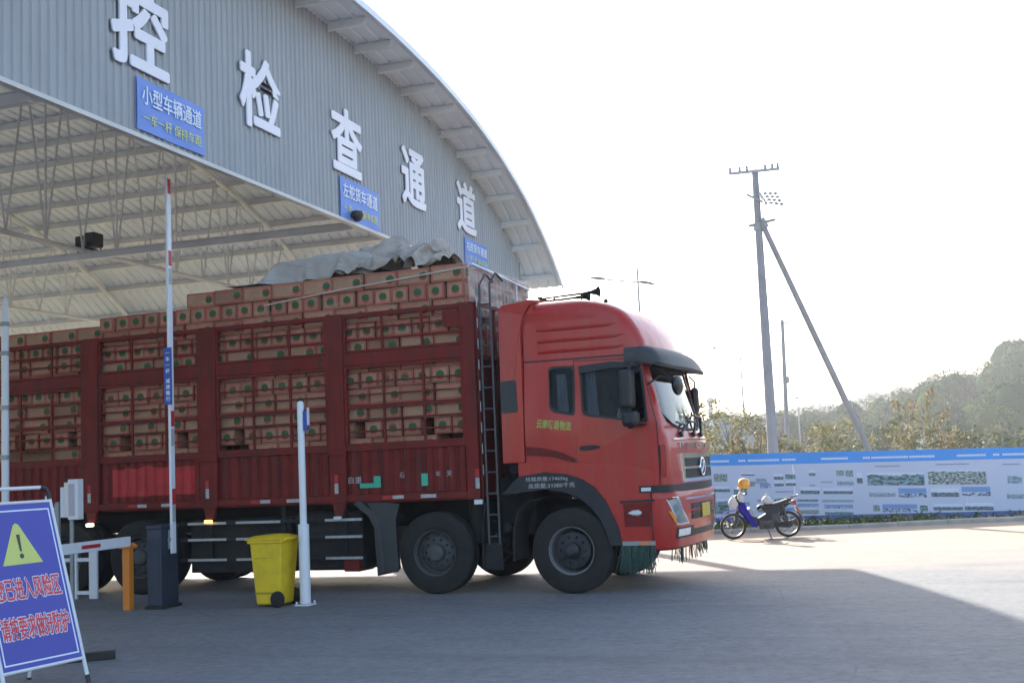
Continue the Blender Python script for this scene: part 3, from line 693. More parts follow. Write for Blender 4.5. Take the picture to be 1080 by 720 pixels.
# ------------------------------------------------------------------ haze: the hazy air over the valley
hm = bpy.data.materials.new('haze'); hm.use_nodes = True; ht = hm.node_tree
ht.nodes.remove(ht.nodes['Principled BSDF'])
pv = ht.nodes.new('ShaderNodeVolumePrincipled'); pv.inputs['Color'].default_value = (.93, .96, 1, 1); pv.inputs['Density'].default_value = .0008; pv.inputs['Anisotropy'].default_value = .3
ht.links.new(pv.outputs[0], ht.nodes['Material Output'].inputs['Volume'])
tag(MB().box(-420, 420, -60, 620, -1.2, 48).build('haze', hm), kind='stuff')

# ================================================================== TRUCK (local frame: x forward, y from the near side inward, z up; origin under the front wheel)
TN = radians(-3.7); TO = Vector((-3.912, 14.455, 0))
truck = thing('cargo_truck', 'red eight wheeled cargo truck with high roof cab and slatted bed full of fruit cartons', 'truck', TO, TN)
TM = Matrix.Translation(TO) @ Matrix.Rotation(TN, 4, 'Z')
def T(x, y, z): return TM @ Vector((x, y, z))
WD = 2.5
# ---- cab shell -----------------------------------------------------------------
# z, front centre x, side inset, corner radius
SL = [(1.43, 1.395, .03, .2), (1.7, 1.375, .021, .2), (1.86, 1.35, .02, .2), (1.94, 1.305, .02, .22), (2.05, 1.275, .02, .25), (2.4, 1.195, .0433, .28), (2.77, 1.10, .068, .26), (2.95, 1.09, .08, .2),
      (3.08, 1.06, .080, .18), (3.22, 1.005, .082, .18), (3.34, .94, .084, .18), (3.43, .87, .088, .19), (3.50, .79, .094, .2), (3.56, .69, .108, .21), (3.605, .57, .135, .23), (3.64, .45, .18, .25), (3.675, .28, .28, .28), (3.70, .08, .42, .3), (3.725, -.18, .64, .25)]
def BOWZ(z): return interp(z, [(2.75, .15), (3.05, .085), (3.5, .10), (3.75, .16)])
def sliceat(z):
    for a, b in zip(SL, SL[1:]):
        if z <= b[0]:
            t = max(0, (z - a[0]) / (b[0] - a[0])); return tuple(p + (q - p) * t for p, q in zip(a, b))
    return SL[-1]
def frontx(y, z):
    s = sliceat(z); return s[1] - BOWZ(z) * ((y - WD / 2) / (WD / 2)) ** 2
def sidey(z): return sliceat(z)[2]
def outline(F, ins, r, xb, bow=.15, wd=WD, ns=6, nc=7, nf=9):
    hw = wd / 2 - ins; f = lambda y: F - bow * (y / (wd / 2)) ** 2     # y from centre
    P = []
    yc = -hw + r; xc = f(yc) - r * .93
    for i in range(ns): P.append((xb + (xc - xb) * i / ns, -hw))
    for i in range(nc):
        a = pi / 2 * i / nc; P.append((xc + (f(yc) - xc) * sin(a), yc - r * cos(a)))
    for i in range(nf + 1):
        y = yc + (-2 * yc) * i / nf; P.append((f(y), y))
    Q = P + [(x, -y) for x, y in P[:ns + nc][::-1]]
    return [(x, y + wd / 2) for x, y in Q]
cab = MB(); cab.rings([[(x, y, z) for x, y in outline(F, i, r, -.55, BOWZ(z))] for z, F, i, r in SL])
cabo = cab.build('cab_body', [cabred, interior], truck)
# hollow cab and window openings
def cutter(mb): return mb.build('cut', [interior], truck)
WIN_B = [(.235, 2.19), (.215, 2.76), (.30, 2.785), (.985, 2.765), (1.045, 2.06)]
WIN_A = [(-.20, 2.31), (-.205, 2.77), (-.17, 2.80), (.125, 2.795), (.11, 2.20), (-.15, 2.26)]
WSP = [(.30, 2.16), (.33, 2.74), (.42, 2.80), (1.25, 2.83), (2.08, 2.80), (2.17, 2.74), (2.20, 2.16), (2.12, 2.05), (1.9, 1.985), (1.25, 1.955), (.6, 1.985), (.38, 2.05)]
cuts = [cutter(MB().box(-.43, .99, .13, 2.37, 1.62, 2.85)),
        cutter(MB().prism(WIN_B, lambda x, z: (x, -.2, z), lambda x, z: (x, 2.7, z))),
        cutter(MB().prism(WIN_A, lambda x, z: (x, -.2, z), lambda x, z: (x, 2.7, z))),
        cutter(MB().prism(WSP, lambda y, z: (.9, y, z), lambda y, z: (1.8, y, z)))]
for c in cuts:
    md = cabo.modifiers.new('b', 'BOOLEAN'); md.operation = 'DIFFERENCE'; md.object = c; md.solver = 'EXACT'; md.material_mode = 'TRANSFER'
    bpy.context.view_layer.update()
    me = bpy.data.meshes.new_from_object(cabo.evaluated_get(bpy.context.evaluated_depsgraph_get()))
    cabo.modifiers.clear(); cabo.data = me
for c in cuts: bpy.data.objects.remove(c)
cabo.data.name = 'cab_body'
cabo.data.polygons.foreach_set('use_smooth', [True] * len(cabo.data.polygons)); cabo.data.set_sharp_from_angle(angle=radians(32))

def side(mb, poly, off0, off1, holes=(), far=False, m=0):
    """slab following the cab side, from off0 (outermost) to off1 proud of it"""
    if far: return mb.prism(poly, lambda x, z: (x, WD - sidey(z) + off0, z), lambda x, z: (x, WD - sidey(z) + off1, z), holes, m)
    return mb.prism(poly, lambda x, z: (x, sidey(z) - off0, z), lambda x, z: (x, sidey(z) - off1, z), holes, m)
def inset(poly, d):
    cx = sum(p[0] for p in poly) / len(poly); cz = sum(p[1] for p in poly) / len(poly); out = []
    for x, z in poly:
        vx, vz = cx - x, cz - z; l = sqrt(vx * vx + vz * vz); out.append((x + vx / l * d, z + vz / l * d))
    return out
def bez(pts, n=6):
    """round polygon corners a little (Chaikin)"""
    for _ in range(2):
        q = []
        for a, b in zip(pts, pts[1:] + pts[:1]): q += [(a[0] * .92 + b[0] * .08, a[1] * .92 + b[1] * .08), (a[0] * .08 + b[0] * .92, a[1] * .08 + b[1] * .92)]
        pts = q
    return pts
DOOR = [(.13, 2.865), (.99, 2.845), (1.06, 2.45), (1.155, 2.05), (1.16, 1.47), (1.15, 1.28), (.74, 1.30), (.52, 1.40), (.34, 1.50), (.13, 1.62)]
for far in (False, True):
    dr = side(MB(), DOOR, .010, -.004, [WIN_B], far).build('door', cabred, truck, bevel=.004)
    gap = [(x + (.014 if x > .6 else -.014), z + (.012 if z > 2.5 else -.012)) for x, z in DOOR]
    side(MB(), gap, .003, -.003, [WIN_B], far).build('door_seal', blackp, truck)
    y0 = (lambda z: WD - sidey(z) + .03) if far else (lambda z: sidey(z) - .03)
    hm_ = MB(); hm_.rings([[(x, y0(1.78) + (a if not far else -a), 1.78 + b + (x - .3) * .03) for a, b in ((.025, -h), (-.005, -h * .8), (-.005, h * .8), (.025, h))] for x, h in ((.17, .012), (.20, .028), (.33, .03), (.40, .018), (.43, .01))])
    h = hm_.build('door_handle', blackp, dr, smooth=40)
    for nm, P in (('door_window', WIN_B), ('side_window', WIN_A)):
        fr_ = side(MB(), bez(inset(P, -.022)), .014 if nm == 'door_window' else .008, -.01, [bez(inset(P, .016))], far).build(nm, blackp, truck)
        side(MB(), bez(inset(P, .010)), .000, -.006, (), far).build('pane', paneglass, fr_)
    if not far:
        # rain visor above the door window and slim bead
        side(MB(), [(.20, 2.70), (.20, 2.80), (.62, 2.83), (.97, 2.79), (.97, 2.74), (.6, 2.745)], .045, .012, (), far).build('rain_visor', blackp, truck)
# curtains, added far-window blackout, seat, steering wheel inside
def curtain(x0, x1, z0, z1, y, lean):
    mb = MB(); mb.grid(lambda u, v: (x0 + (x1 - x0) * u * (1 - .25 * lean * v) + .0, y + .018 * sin(u * 24) * (1 - .5 * v), z0 + (z1 - z0) * v), 40, 6)
    mb.build('curtain', curtainm, truck, smooth=60, fixn=False)
curtain(-.3, .84, 2.0, 2.82, 2.36, 0); bpy.data.objects['curtain'].data.materials[0] = seatm  # dark sheet added over the far windows to keep the cab interior dark
curtain(-.13, .02, 2.24, 2.72, .125, .6); curtain(.25, .41, 2.12, 2.76, .15, .9)
MB().box(.28, .38, .35, .95, 1.7, 2.38).box(.3, .8, .35, .95, 1.65, 1.86).box(.29, .36, .5, .8, 2.36, 2.6).build('seat', seatm, truck, bevel=.04)
MB().box(.28, .38, 1.5, 2.1, 1.7, 2.38).box(.3, .8, 1.5, 2.1, 1.65, 1.86).box(.29, .36, 1.65, 1.95, 2.36, 2.6).build('seat', seatm, truck, bevel=.04)
MB().box(.8, 1.08, .16, 2.34, 1.64, 2.0).build('dashboard', interior, truck, bevel=.05)
sw = MB(); sw.tube([(.78 + .06 * cos(a) , .65 + .22 * sin(a), 2.08 + .2 * cos(a)) for a in [2 * pi * i / 20 for i in range(21)]], .016, 6, caps=False); sw.tube([(.95, .65, 1.9), (.78, .65, 2.08)], .03, 8); sw.build('steering_wheel', blackp, truck, smooth=60)
# white bottle on the sill
MB().lathe([(.03, 0), (.032, .1), (.014, .15), (.014, .18)], (.66, .16, 2.07), (0, 0, 1), 10).build('bottle', whitemark, truck, smooth=50)
# windscreen
wsf = lambda off: (lambda y, z: (frontx(y, z) - off - .06 * max(0, (.45 - min(y, WD - y)) / .2) ** 2 * .6, y, z))
N_ = 28
def wsgrid(off, d):
    def fn(u, v):
        zb = 1.965 + .20 * abs(2 * u - 1) ** 4.5; zt = 2.835 - .10 * abs(2 * u - 1) ** 7
        y = .31 + 1.88 * u; z = zb + (zt - zb) * v
        return wsf(off)(y, z)
    return fn
wso = MB().grid(wsgrid(.012, 0), N_, 10).build('windscreen', wsglass, truck, smooth=70)
ed = [wsgrid(0, 0)(i / N_, 0) for i in range(N_ + 1)] + [wsgrid(0, 0)(1, i / 8) for i in range(1, 9)] + [wsgrid(0, 0)(1 - i / N_, 1) for i in range(1, N_ + 1)] + [wsgrid(0, 0)(0, 1 - i / 8) for i in range(1, 8)]
MB().tube(ed + [ed[0]], .018, 6).build('windscreen_seal', blackp, wso, smooth=60)
# roof side beads
for z, x1 in ((3.30, .70), (3.155, .80), (3.02, .80)):
    mb = MB(); x0 = -.36
    mb.rings([[(x, sidey(z + dz) - o, z + dz) for dz, o in ((-.035, -.004), (-.022 * k, .016 * k), (.004, .018 * k), (.014, -.004))] for x, k in ((x0, .05), (x0 + .1, 1), (x1 - .4, 1), (x1 - .12, .7), (x1, .05))])
    mb.build('roof_bead', cabred, truck, smooth=50)
mb = MB(); mb.rings([[(x, sidey(2.90 + dz) - o, 2.90 + dz) for dz, o in ((-.012, -.003), (-.006, .005), (.006, .005), (.012, -.003))] for x in (-.545, .2, .78)]); mb.build('roof_seam', blackp, truck)
# sun visor wrapping the top of the windscreen
vp = []
for i in range(41):
    u = i / 40; a = abs(2 * u - 1)
    vp.append(u)
def visor_pt(u):
    """plan path from the near side round the front to the far side"""
    t = u * 2 if u <= .5 else (1 - u) * 2
    if t < .2: k = t / .2; p = (.80 + .20 * k, -.012 + .0 * k)
    else:
        k = (t - .2) / .8; a = min(1, k / .3) * pi / 2
        if k < .3: p = (1.0 + .16 * sin(a), -.012 + .21 * (1 - cos(a)))
        else: q = (k - .3) / .7; p = (1.16 + .07 * sin(q * pi / 2), .198 + (1.25 - .198) * q)
    return (p[0], p[1] if u <= .5 else WD - p[1]), t
R = []
for i in range(65):
    (x, y), t = visor_pt(i / 64); k = max(0, min(1, (t - .12) / .45)); k = k * k * (3 - 2 * k)
    c = Vector((.75, WD / 2)); n = (Vector((x, y)) - Vector((.2, WD / 2 + (y - WD / 2) * .55))).normalized() if t > .2 else Vector((0, -1 if y < 1.2 else 1))
    ix, iy = x - n.x * (.03 + .10 * k), y - n.y * (.03 + .10 * k); ox, oy = x + n.x * .15 * k, y + n.y * .15 * k
    zt = 2.985 + .02 * k; zb = 2.785 - .07 * k
    sec = [(ix + (ox - ix) * q, iy + (oy - iy) * q, zt + (zb + .035 - zt) * (q ** 2.2)) for q in (.3, .55, .78)]
    R.append([(ix, iy, zt)] + sec + [(ox, oy, zb + .035), (ox - n.x * .015, oy - n.y * .015, zb), (ix * .6 + ox * .4, iy * .6 + oy * .4, zb + .06 * k), (ix, iy, zb + .06 * k)])
MB().rings(R).build('sun_visor', darkgrey, truck, smooth=40)
# wind fairing behind the cab
fp = [(-.86, 1.63), (-.86, 3.60), (-.80, 3.655), (-.42, 3.70), (-.30, 3.66), (-.44, 3.62), (-.52, 3.50), (-.555, 3.3), (-.565, 1.63)]
for y0, y1 in ((.0, .06), (2.44, 2.5)):
    f = MB().prism(fp, lambda x, z: (x, y0 + max(0, z - 3.2) * .10 * (1 if y0 < 1 else -1), z), lambda x, z: (x, y1 + max(0, z - 3.2) * .10 * (1 if y0 < 1 else -1), z)).build('wind_fairing', cabred, truck, bevel=.012)
    e = -.006 if y0 < 1 else .066
    MB().prism(bez([(-.85, 2.27), (-.85, 2.67), (-.64, 2.68), (-.63, 2.27)]), lambda x, z: (x, y0 + e, z), lambda x, z: (x, y0 + .02, z)).build('vent_panel', darkgrey, f)
MB().rings([[(-.80, y, 3.64 + .06 * sin(pi * y / 2.5)) for y in (.1, .7, 1.25, 1.8, 2.4)] + [(-.80, y, 3.5) for y in (2.4, .1)], [(-.40, y, 3.69 + .08 * sin(pi * y / 2.5)) for y in (.1, .7, 1.25, 1.8, 2.4)] + [(-.40, y, 3.5) for y in (2.4, .1)]]).build('roof_fairing', cabred, truck, smooth=50)
MB().box(-.80, -.57, .1, 2.4, 1.5, 3.5).build('cab_rear_wall', interior, truck)
# lower cab side: crease, wheel arch fender, step panel
ARC = [(-.66, 1.455), (-.30, 1.50), (-.02, 1.465), (.18, 1.395), (.34, 1.29), (.47, 1.12), (.56, .93), (.62, .78), (.655, .575)]
for y0, y1 in ((.012, .42), (2.08, 2.488)):
    far = y0 > 1
    MB().prism(ARC + [(1.06, .575), (1.10, 1.10), (1.10, 1.46), (.7, 1.58), (-.55, 1.63), (-.66, 1.63)], lambda x, z: (x, y0 + (.02 if far else 0), z), lambda x, z: (x, y1, z)).build('fender', cabred, truck, bevel=.015)
    yo, yi = (y0 - .018, y0 + .05) if not far else (y1 + .018, y1 - .05)
    inner = [(-.90, 1.235), (-.30, 1.285), (-.05, 1.24), (.13, 1.165), (.28, 1.04), (.39, .90), (.46, .74), (.50, .575)]
    MB().prism(ARC + inner[::-1], lambda x, z: (x, yo, z), lambda x, z: (x, yi, z)).build('wheel_arch', navy, truck, bevel=.006)
    MB().rings([[(x, y, z) for y in ((y0 + .0), y1)] for x, z in inner], closed=False).rings([[(x, y, z - .02) for y in ((y0 + .0), y1)] for x, z in inner], closed=False).build('wheel_arch_liner', blackp, truck)
    if not far:
        MB().prism([(.70, .80), (.69, 1.075), (1.08, 1.085), (1.07, .80)], lambda x, z: (x, y0 - .004, z), lambda x, z: (x, y0 + .02, z)).build('step_recess', bodyred, truck)
        MB().bar((.655, y0 - .012, 1.10), (1.09, y0 - .012, 1.112), .02, .026).build('step_trim', blackp, truck)
        MB().rings([[(x, y0 - .012 - o, .965 + z) for o, z in ((0, -h), (.018, -h * .5), (.018, h * .5), (0, h))] for x, h in ((.755, .006), (.80, .03), (.88, .036), (.92, .012))]).build('side_indicator', lens, truck, smooth=40)
        MB().box(.66, 1.07, y0 - .02, .45, .575, .625).build('step_plate', greysteel, truck)
        MB().box(.88, 1.0, y0 - .024, y0 - .018, .585, .615).build('step_reflector', amber, truck)
        # crease on the cab side behind the door
        MB().prism([(-.54, 1.72), (-.2, 1.69), (.02, 1.62), (.10, 1.60), (.10, 1.655), (-.05, 1.73), (-.3, 1.80), (-.54, 1.83)], lambda x, z: (x, .008, z), lambda x, z: (x, .03, z)).build('side_crease', bodyred, truck)
fr2 = MB()
random.seed(11)
for i in range(150):
    x = random.uniform(.645, 1.06); y = random.uniform(.0, .06); l = random.uniform(.2, .36); dx = random.gauss(-.02, .03)
    fr2.tube([(x, y, .58), (x + dx * .4, y - .01, .58 - l * .5), (x + dx, y + random.gauss(0, .015), .58 - l)], [.007, .006, .004], 4)
o = fr2.build('brush_fringe', fringem, truck); o['kind'] = 'stuff'
fr2 = MB()
for i in range(56):
    y = random.uniform(.25, 2.3); x = 1.17 + .1 * sin(pi * y / 2.5); l = random.uniform(.12, .22)
    fr2.tube([(x, y, .52), (x + random.gauss(0, .02), y + random.gauss(0, .02), .52 - l)], [.006, .004], 4)
o = fr2.build('brush_fringe', fringem, truck); o['kind'] = 'stuff'
# dark front band between door and headlamp, with reflector
MB().rings([[(x, y, z0 + .0) for x, y in outline(1.405, .005, .2, .9)] for z0 in (1.20, 1.288)]).build('front_band', blackp, truck)
MB().box(1.040, 1.054, -.003, .03, .56, 1.235).build('bumper_gap', blackp, truck)
MB().box(.93, 1.05, -.004, .02, 1.222, 1.266).build('side_marker', lens, truck)
# front panel below the windscreen (grille surround)
MB().rings([[(x, y, z) for x, y in outline(F, .022, .2, 1.0)] for z, F in ((1.284, 1.402), (1.44, 1.399))]).build('front_panel', cabred, truck, smooth=40)
side(MB(), [(1.19, 1.40), (1.19, 1.78), (1.262, 1.775), (1.262, 1.395)], .012, -.03).build('corner_flap', cabred, truck, bevel=.006)
# grille: chrome frame, two dark openings, wing bar
def fbox(mb, y0, y1, z0, z1, d0, d1, n=8, m=0):
    R = []
    for i in range(n + 1):
        y = y0 + (y1 - y0) * i / n
        R.append([(frontx(y, z0) + d0, y, z0), (frontx(y, z0) + d1, y, z0), (frontx(y, z1) + d1, y, z1), (frontx(y, z1) + d0, y, z1)])
    return mb.rings(R, m)
g = MB(); fbox(g, .46, 2.04, 1.60, 1.66, -.01, .03); fbox(g, .46, 2.04, 1.305, 1.35, -.01, .03); fbox(g, .46, .52, 1.35, 1.60, -.01, .028, 2); fbox(g, 1.98, 2.04, 1.35, 1.60, -.01, .028, 2); fbox(g, .52, 1.98, 1.465, 1.493, 0, .03)
go = g.build('grille', chrome, truck, smooth=30)
g = MB(); fbox(g, .52, 1.98, 1.35, 1.465, .0, .008); fbox(g, .52, 1.98, 1.493, 1.60, .0, .008); g.build('grille_mesh', blackp, go)
g = MB()
for z in (1.39, 1.418, 1.446, 1.518, 1.546, 1.574): fbox(g, .56, 1.94, z, z + .008, .008, .018)
g.build('grille_slat', blackp, go)
em = MB(); ex = frontx(1.25, 1.48) + .03
em.tube([(ex, 1.25 + .13 * sin(a), 1.482 + .105 * cos(a)) for a in [2 * pi * i / 28 for i in range(29)]], .014, 8, caps=False)
em.tube([(ex, 1.18, 1.41), (ex + .01, 1.21, 1.46), (ex + .01, 1.25, 1.52), (ex, 1.33, 1.545)], .016, 6); em.tube([(ex, 1.32, 1.41), (ex + .01, 1.30, 1.46), (ex + .01, 1.27, 1.50), (ex, 1.18, 1.55)], .016, 6)
em.build('emblem', chrome, go, smooth=50)
lt = MB()
for i, c in enumerate('DONGFENG'):
    y = .55 + i * .2; lt.text(c, (frontx(y, 1.75) + .004, y, 1.755), (0, 1, 0), (0, 0, 1), .12, .085, .008, .02)
lt.build('front_lettering', chrome, truck, fixn=False)
fbox(MB(), .35, 2.15, 1.835, 1.85, -.01, .018).build('front_trim', chrome, truck, smooth=30)
# bumper
BS = [(.50, 1.33, .06, .28), (.53, 1.375, .02, .3), (.70, 1.405, .0, .3), (.95, 1.425, .0, .3), (1.12, 1.42, .0, .28), (1.17, 1.405, .0, .26), (1.205, 1.39, .012, .24)]
def bumpx(y, z):
    for a, b in zip(BS, BS[1:]):
        if z <= b[0]: t = max(0, (z - a[0]) / (b[0] - a[0])); F = a[1] + (b[1] - a[1]) * t; break
    else: F = BS[-1][1]
    return F - .13 * ((y - 1.25) / 1.25) ** 2
bu = MB().rings([[(x, y, z) for x, y in outline(F, i, r, 1.03 if z < 1.1 else 1.06, .13)] for z, F, i, r in BS]).build('bumper', cabred, truck, smooth=35)
def bbox(mb, y0, y1, z0, z1, d0, d1, n=6):
    return mb.rings([[(bumpx(y, z0) + d0, y, z0), (bumpx(y, z0) + d1, y, z0), (bumpx(y, z1) + d1, y, z1), (bumpx(y, z1) + d0, y, z1)] for y in [y0 + (y1 - y0) * i / n for i in range(n + 1)]])
bbox(MB(), .62, 1.88, .84, 1.04, -.03, .004).build('lower_grille', blackp, bu)
mb = MB()
for z in (.875, .925, .975): bbox(mb, .64, 1.86, z, z + .016, .004, .016)
mb.build('lower_grille_slat', darkgrey, bu)
bbox(MB(), .55, 1.95, .64, .72, -.03, .004).build('air_slot', blackp, bu)
bbox(MB(), .45, 2.05, 1.09, 1.115, -.02, .012).build('bumper_trim', chrome, bu)
MB().box(1.428, 1.44, 1.03, 1.47, .85, 1.02).build('licence_plate', mat('plate_yellow', (.6, .40, .03), .4, var=.05), bu)
def cornerpt(a, z, off):
    """point on the bumper corner: a = 0 at the side, 1 at the front face"""
    P = outline(interp(z, [(s[0], s[1]) for s in BS]), 0, .3, 1.03, .13)
    i = 4 + a * 12; k = int(i); t = i - k; x = P[k][0] + (P[k + 1][0] - P[k][0]) * t; y = P[k][1] + (P[k + 1][1] - P[k][1]) * t
    n = Vector((sin(min(1, max(0, (i - 6) / 7)) * pi / 2), -cos(min(1, max(0, (i - 6) / 7)) * pi / 2)))
    return (x + n.x * off, y + n.y * off, z)
for far in (False, True):
    def cpatch(mb, poly, off, n=6):
        # poly: left/right edges as functions of v -> (a0,a1), z
        vs = []
        g_ = mb.grid(lambda u, v: (lambda p: (p[0], WD - p[1], p[2]) if far else p)(cornerpt(poly(v)[0] + (poly(v)[1] - poly(v)[0]) * u, poly(v)[2], off)), n, 6)
        return g_
    hl = cpatch(MB(), lambda v: (.37 + .20 * (1 - v), .645 + .20 * (1 - v) ** .8, .80 + .34 * v), .007).build('headlight', mat('reflector', (.72, .73, .75), .3, metal=.35, var=.2, vs=25) if not far else MATS['reflector'], bu, smooth=60)
    cpatch(MB(), lambda v: (.385 + .20 * (1 - v), .63 + .20 * (1 - v) ** .8, .812 + .316 * v), .016).build('headlight_lens', paneglass, hl, smooth=60)
    for a, z, r in ((.545, 1.0, .05), (.63, .88, .045)):
        c = Vector(cornerpt(a, z, .008)); n = Vector(cornerpt(a, z, .05)) - c
        if far: c.y = WD - c.y; n.y = -n.y
        MB().lathe([(r, .0), (r * .95, .004), (r * .45, -.003 + .006)], c, n, 14).build('headlight_bulb', lens, hl, smooth=50)
    cpatch(MB(), lambda v: (.40 + .12 * (1 - v), .46 + .13 * (1 - v), .83 + .14 * v), .012, 3).build('turn_signal', amber, hl, smooth=60)
    cpatch(MB(), lambda v: (.62, .86, .66 + .085 * v), .007).build('fog_lamp', lens, bu, smooth=60)
    cpatch(MB(), lambda v: (.57, .91, .635 + .135 * v), .004).build('fog_lamp_bezel', blackp, bu, smooth=60)
# mirrors
def mirror(name, c, s, m=blackp, bev=.05):
    x, y, z = c; return MB().box(x - s[0] / 2, x + s[0] / 2, y - s[1] / 2, y + s[1] / 2, z - s[2] / 2, z + s[2] / 2).build(name, m, truck, bevel=bev, seg=3)
for ys, far in ((-.18, 0), (2.62, 1)):
    m1 = mirror('wing_mirror', (.87, ys, 2.46), (.17, .23, .47), blackp); m2 = mirror('wide_mirror', (.90, ys, 2.10), (.19, .24, .19), blackp)
    k = 1 if not far else -1
    a = MB(); a.tube([(.98, ys + .24 * k, 2.76), (.93, ys + .02 * k, 2.76), (.90, ys, 2.70), (.90, ys, 2.08), (.95, ys + .1 * k, 2.04), (1.05, ys + .22 * k, 2.03)], .016, 8); a.build('mirror_arm', blackp, m1, smooth=50)
    MB().box(.86, .93, ys - .03, ys + .03, 1.98, 2.08).build('mirror_joint', blackp, m2, bevel=.015)
fm = MB(); fm.ell((1.36, .38, 2.50), (.06, .19, .125), 16, 10); fmo = fm.build('front_mirror', blackp, truck, smooth=70)
MB().tube([(1.0, .16, 2.50), (1.19, .21, 2.62), (1.30, .30, 2.57), (1.36, .38, 2.55)], .012, 8).tube([(1.10, .22, 2.78), (1.28, .30, 2.60), (1.34, .36, 2.57)], .011, 8).build('mirror_arm', blackp, fmo, smooth=50)
fm = MB(); fm.box(1.06, 1.16, 2.36, 2.52, 2.20, 2.58); fm.build('front_mirror', blackp, truck, bevel=.05)
MB().tube([(1.08, 2.3, 2.72), (1.11, 2.45, 2.66), (1.11, 2.45, 2.5)], .014, 8).build('mirror_arm', blackp, truck)
# wipers
for y0, y1, z1 in ((.62, 1.12, 2.07), (1.15, 1.62, 2.12), (1.62, 2.0, 2.22)):
    p0 = (frontx(y0, 1.9) + .03, y0, 1.90); p1 = (frontx((y0 + y1) / 2, 2.0) + .045, (y0 + y1) / 2, 1.90 + (z1 - 1.9) * .7); p2 = (frontx(y1, z1) + .02, y1, z1)
    MB().tube([p0, p1], .02, 6).tube([(p1[0] - .02, y0 - .15, p1[2] + .03), p1, p2], .015, 6).lathe([(.035, -.03), (.035, .02)], p0, (1, 0, .3), 10).build('wiper', blackp, truck, smooth=50)
# roof horns, beacon
for yy, x1 in ((.62, .34), (.95, .10)):
    MB().lathe([(.012, 0), (.016, .55), (.025, .66), (.045, .73), (.075, .77), (.07, .765), (.02, .70)], (x1 - .77, yy, 3.775), (1, 0, .03), 14).build('air_horn', chassis, truck, smooth=50)
MB().bar((-.46, .5, 3.77), (-.46, 1.1, 3.77), .03, .03).bar((-.46, .62, 3.66), (-.46, .62, 3.8), .03, .03).bar((-.28, .62, 3.66), (-.28, .62, 3.79), .02, .02).bar((.1, .62, 3.62), (.1, .62, 3.79), .02, .02).bar((-.46, 1.0, 3.66), (-.46, 1.0, 3.79), .03, .03).lathe([(.05, 0), (.05, .05), (.03, .07)], (-.32, .75, 3.70), (0, 0, 1), 12).build('horn_bracket', chassis, truck)
MB().lathe([(.03, 0), (.03, .03), (.015, .05)], (.46, .5, 3.625), (0, 0, 1), 10).build('roof_lamp', blackp, truck)
# lettering on the cab
MB().text('云南玩易物流', (-.16, sidey(2.1) - .002, 2.085), (1, 0, -.13), (.13, 0, 1), .46, .115, .004, .02).build('door_lettering', yelgreen, truck, fixn=False)
MB().text('核载质量:17465kg', (-.28, -.007, 1.415), (1, 0, 0), (0, 0, 1), .56, .062, .003, .004).build('arch_lettering', silver, truck, fixn=False)
MB().text('总质量:31000千克', (-.22, -.007, 1.335), (1, 0, 0), (0, 0, 1), .62, .062, .003, .004).build('arch_lettering', silver, truck, fixn=False)

# ---- chassis and wheels -------------------------------------------------------------
for y in (.82, 1.62):
    MB().box(-10.9, 1.0, y, y + .08, .84, 1.10).build('chassis_rail', chassis, truck)
MB().box(-10.8, -1.25, .66, 1.84, 1.06, 1.188).build('sub_frame', chassis, truck)
mb = MB()
for x in (-10, -8.6, -7.2, -5.9, -4.6, -3.4, -2.6, -.9): mb.box(x - .06, x + .06, .9, 1.62, .88, 1.06)
mb.build('cross_member', chassis, truck)
def make_wheel(front, width, ro=.525):
    w = MB(); w_ = width
    # disc and rim
    if front: prof = [(.285, .0), (.297, -.005), (.297, .02), (.275, .03), (.268, .14), (.255, .155), (.225, .075), (.15, .055), (.10, .055), (.10, .0)]
    else: prof = [(.285, .0), (.297, -.005), (.297, .02), (.275, .03), (.266, .12), (.25, .125), (.20, .085), (.13, .075), (.11, .075), (.11, .03)]
    w.lathe(prof[:6], (0, 0, ro), (0, 1, 0), 36, cap0=False, cap1=False)
    w.lathe(prof[5:], (0, 0, ro), (0, 1, 0), 36, m=1, cap0=False, cap1=True)
    wo = w.build('wheel', [rimpale if front else rimgrey, rimdark if front else rimgrey], truck, smooth=40)
    t = MB(); b = .012
    prof = [(.285, .02), (.30, .004), (.36, -.006), (.43, 0.0), (.48, .008), (.51, .02), (ro, .04)]
    for k in range(4):
        y = .06 + (w_ - .12) * (k + .5) / 4; prof += [(ro, y - .018), (ro - .012, y - .012), (ro - .012, y + .002), (ro, y + .008)]
    prof += [(ro, w_ - .04), (.51, w_ - .02), (.43, w_), (.30, w_ - .005), (.285, w_ - .02)]
    t.lathe(prof, (0, 0, ro), (0, 1, 0), 48, cap0=False, cap1=False); t.build('tyre', rubber, wo, smooth=40)
    h = MB()
    if front: h.lathe([(.11, .10), (.105, .03), (.10, -.02), (.075, -.035), (.06, -.06), (.05, -.065)], (0, 0, ro), (0, 1, 0), 20)
    else: h.lathe([(.12, .08), (.115, .01), (.10, -.01), (.085, -.015)], (0, 0, ro), (0, 1, 0), 20)
    for k in range(10):
        a = 2 * pi * k / 10; h.lathe([(.02, 0), (.02, -.03), (.013, -.045)], (.165 * cos(a), .066 if front else .08, ro + .165 * sin(a)), (0, 1, 0), 6)
    h.build('hub', rimdark if front else rimgrey, wo, smooth=40)
    hh = MB()
    for k in range(10):
        a = 2 * pi * (k + .5) / 10; r_ = .212; hh.lathe([(.024, -.006), (.024, .01)], (r_ * cos(a), .075 if front else .094, ro + r_ * sin(a)), (0, 1, 0), 10)
    hh.build('vent_hole', blackp, wo)
    return wo
wf = make_wheel(True, .30); wr = make_wheel(False, .27)
def put(w, x, y, far=False, first=False):
    o = w if first else copytree(w, truck)
    o.location = (x, y, 0); o.rotation_euler = (0, 0, pi if far else 0); return o
put(wf, 0, .0, first=True); put(wf, 0, 2.5, True); 
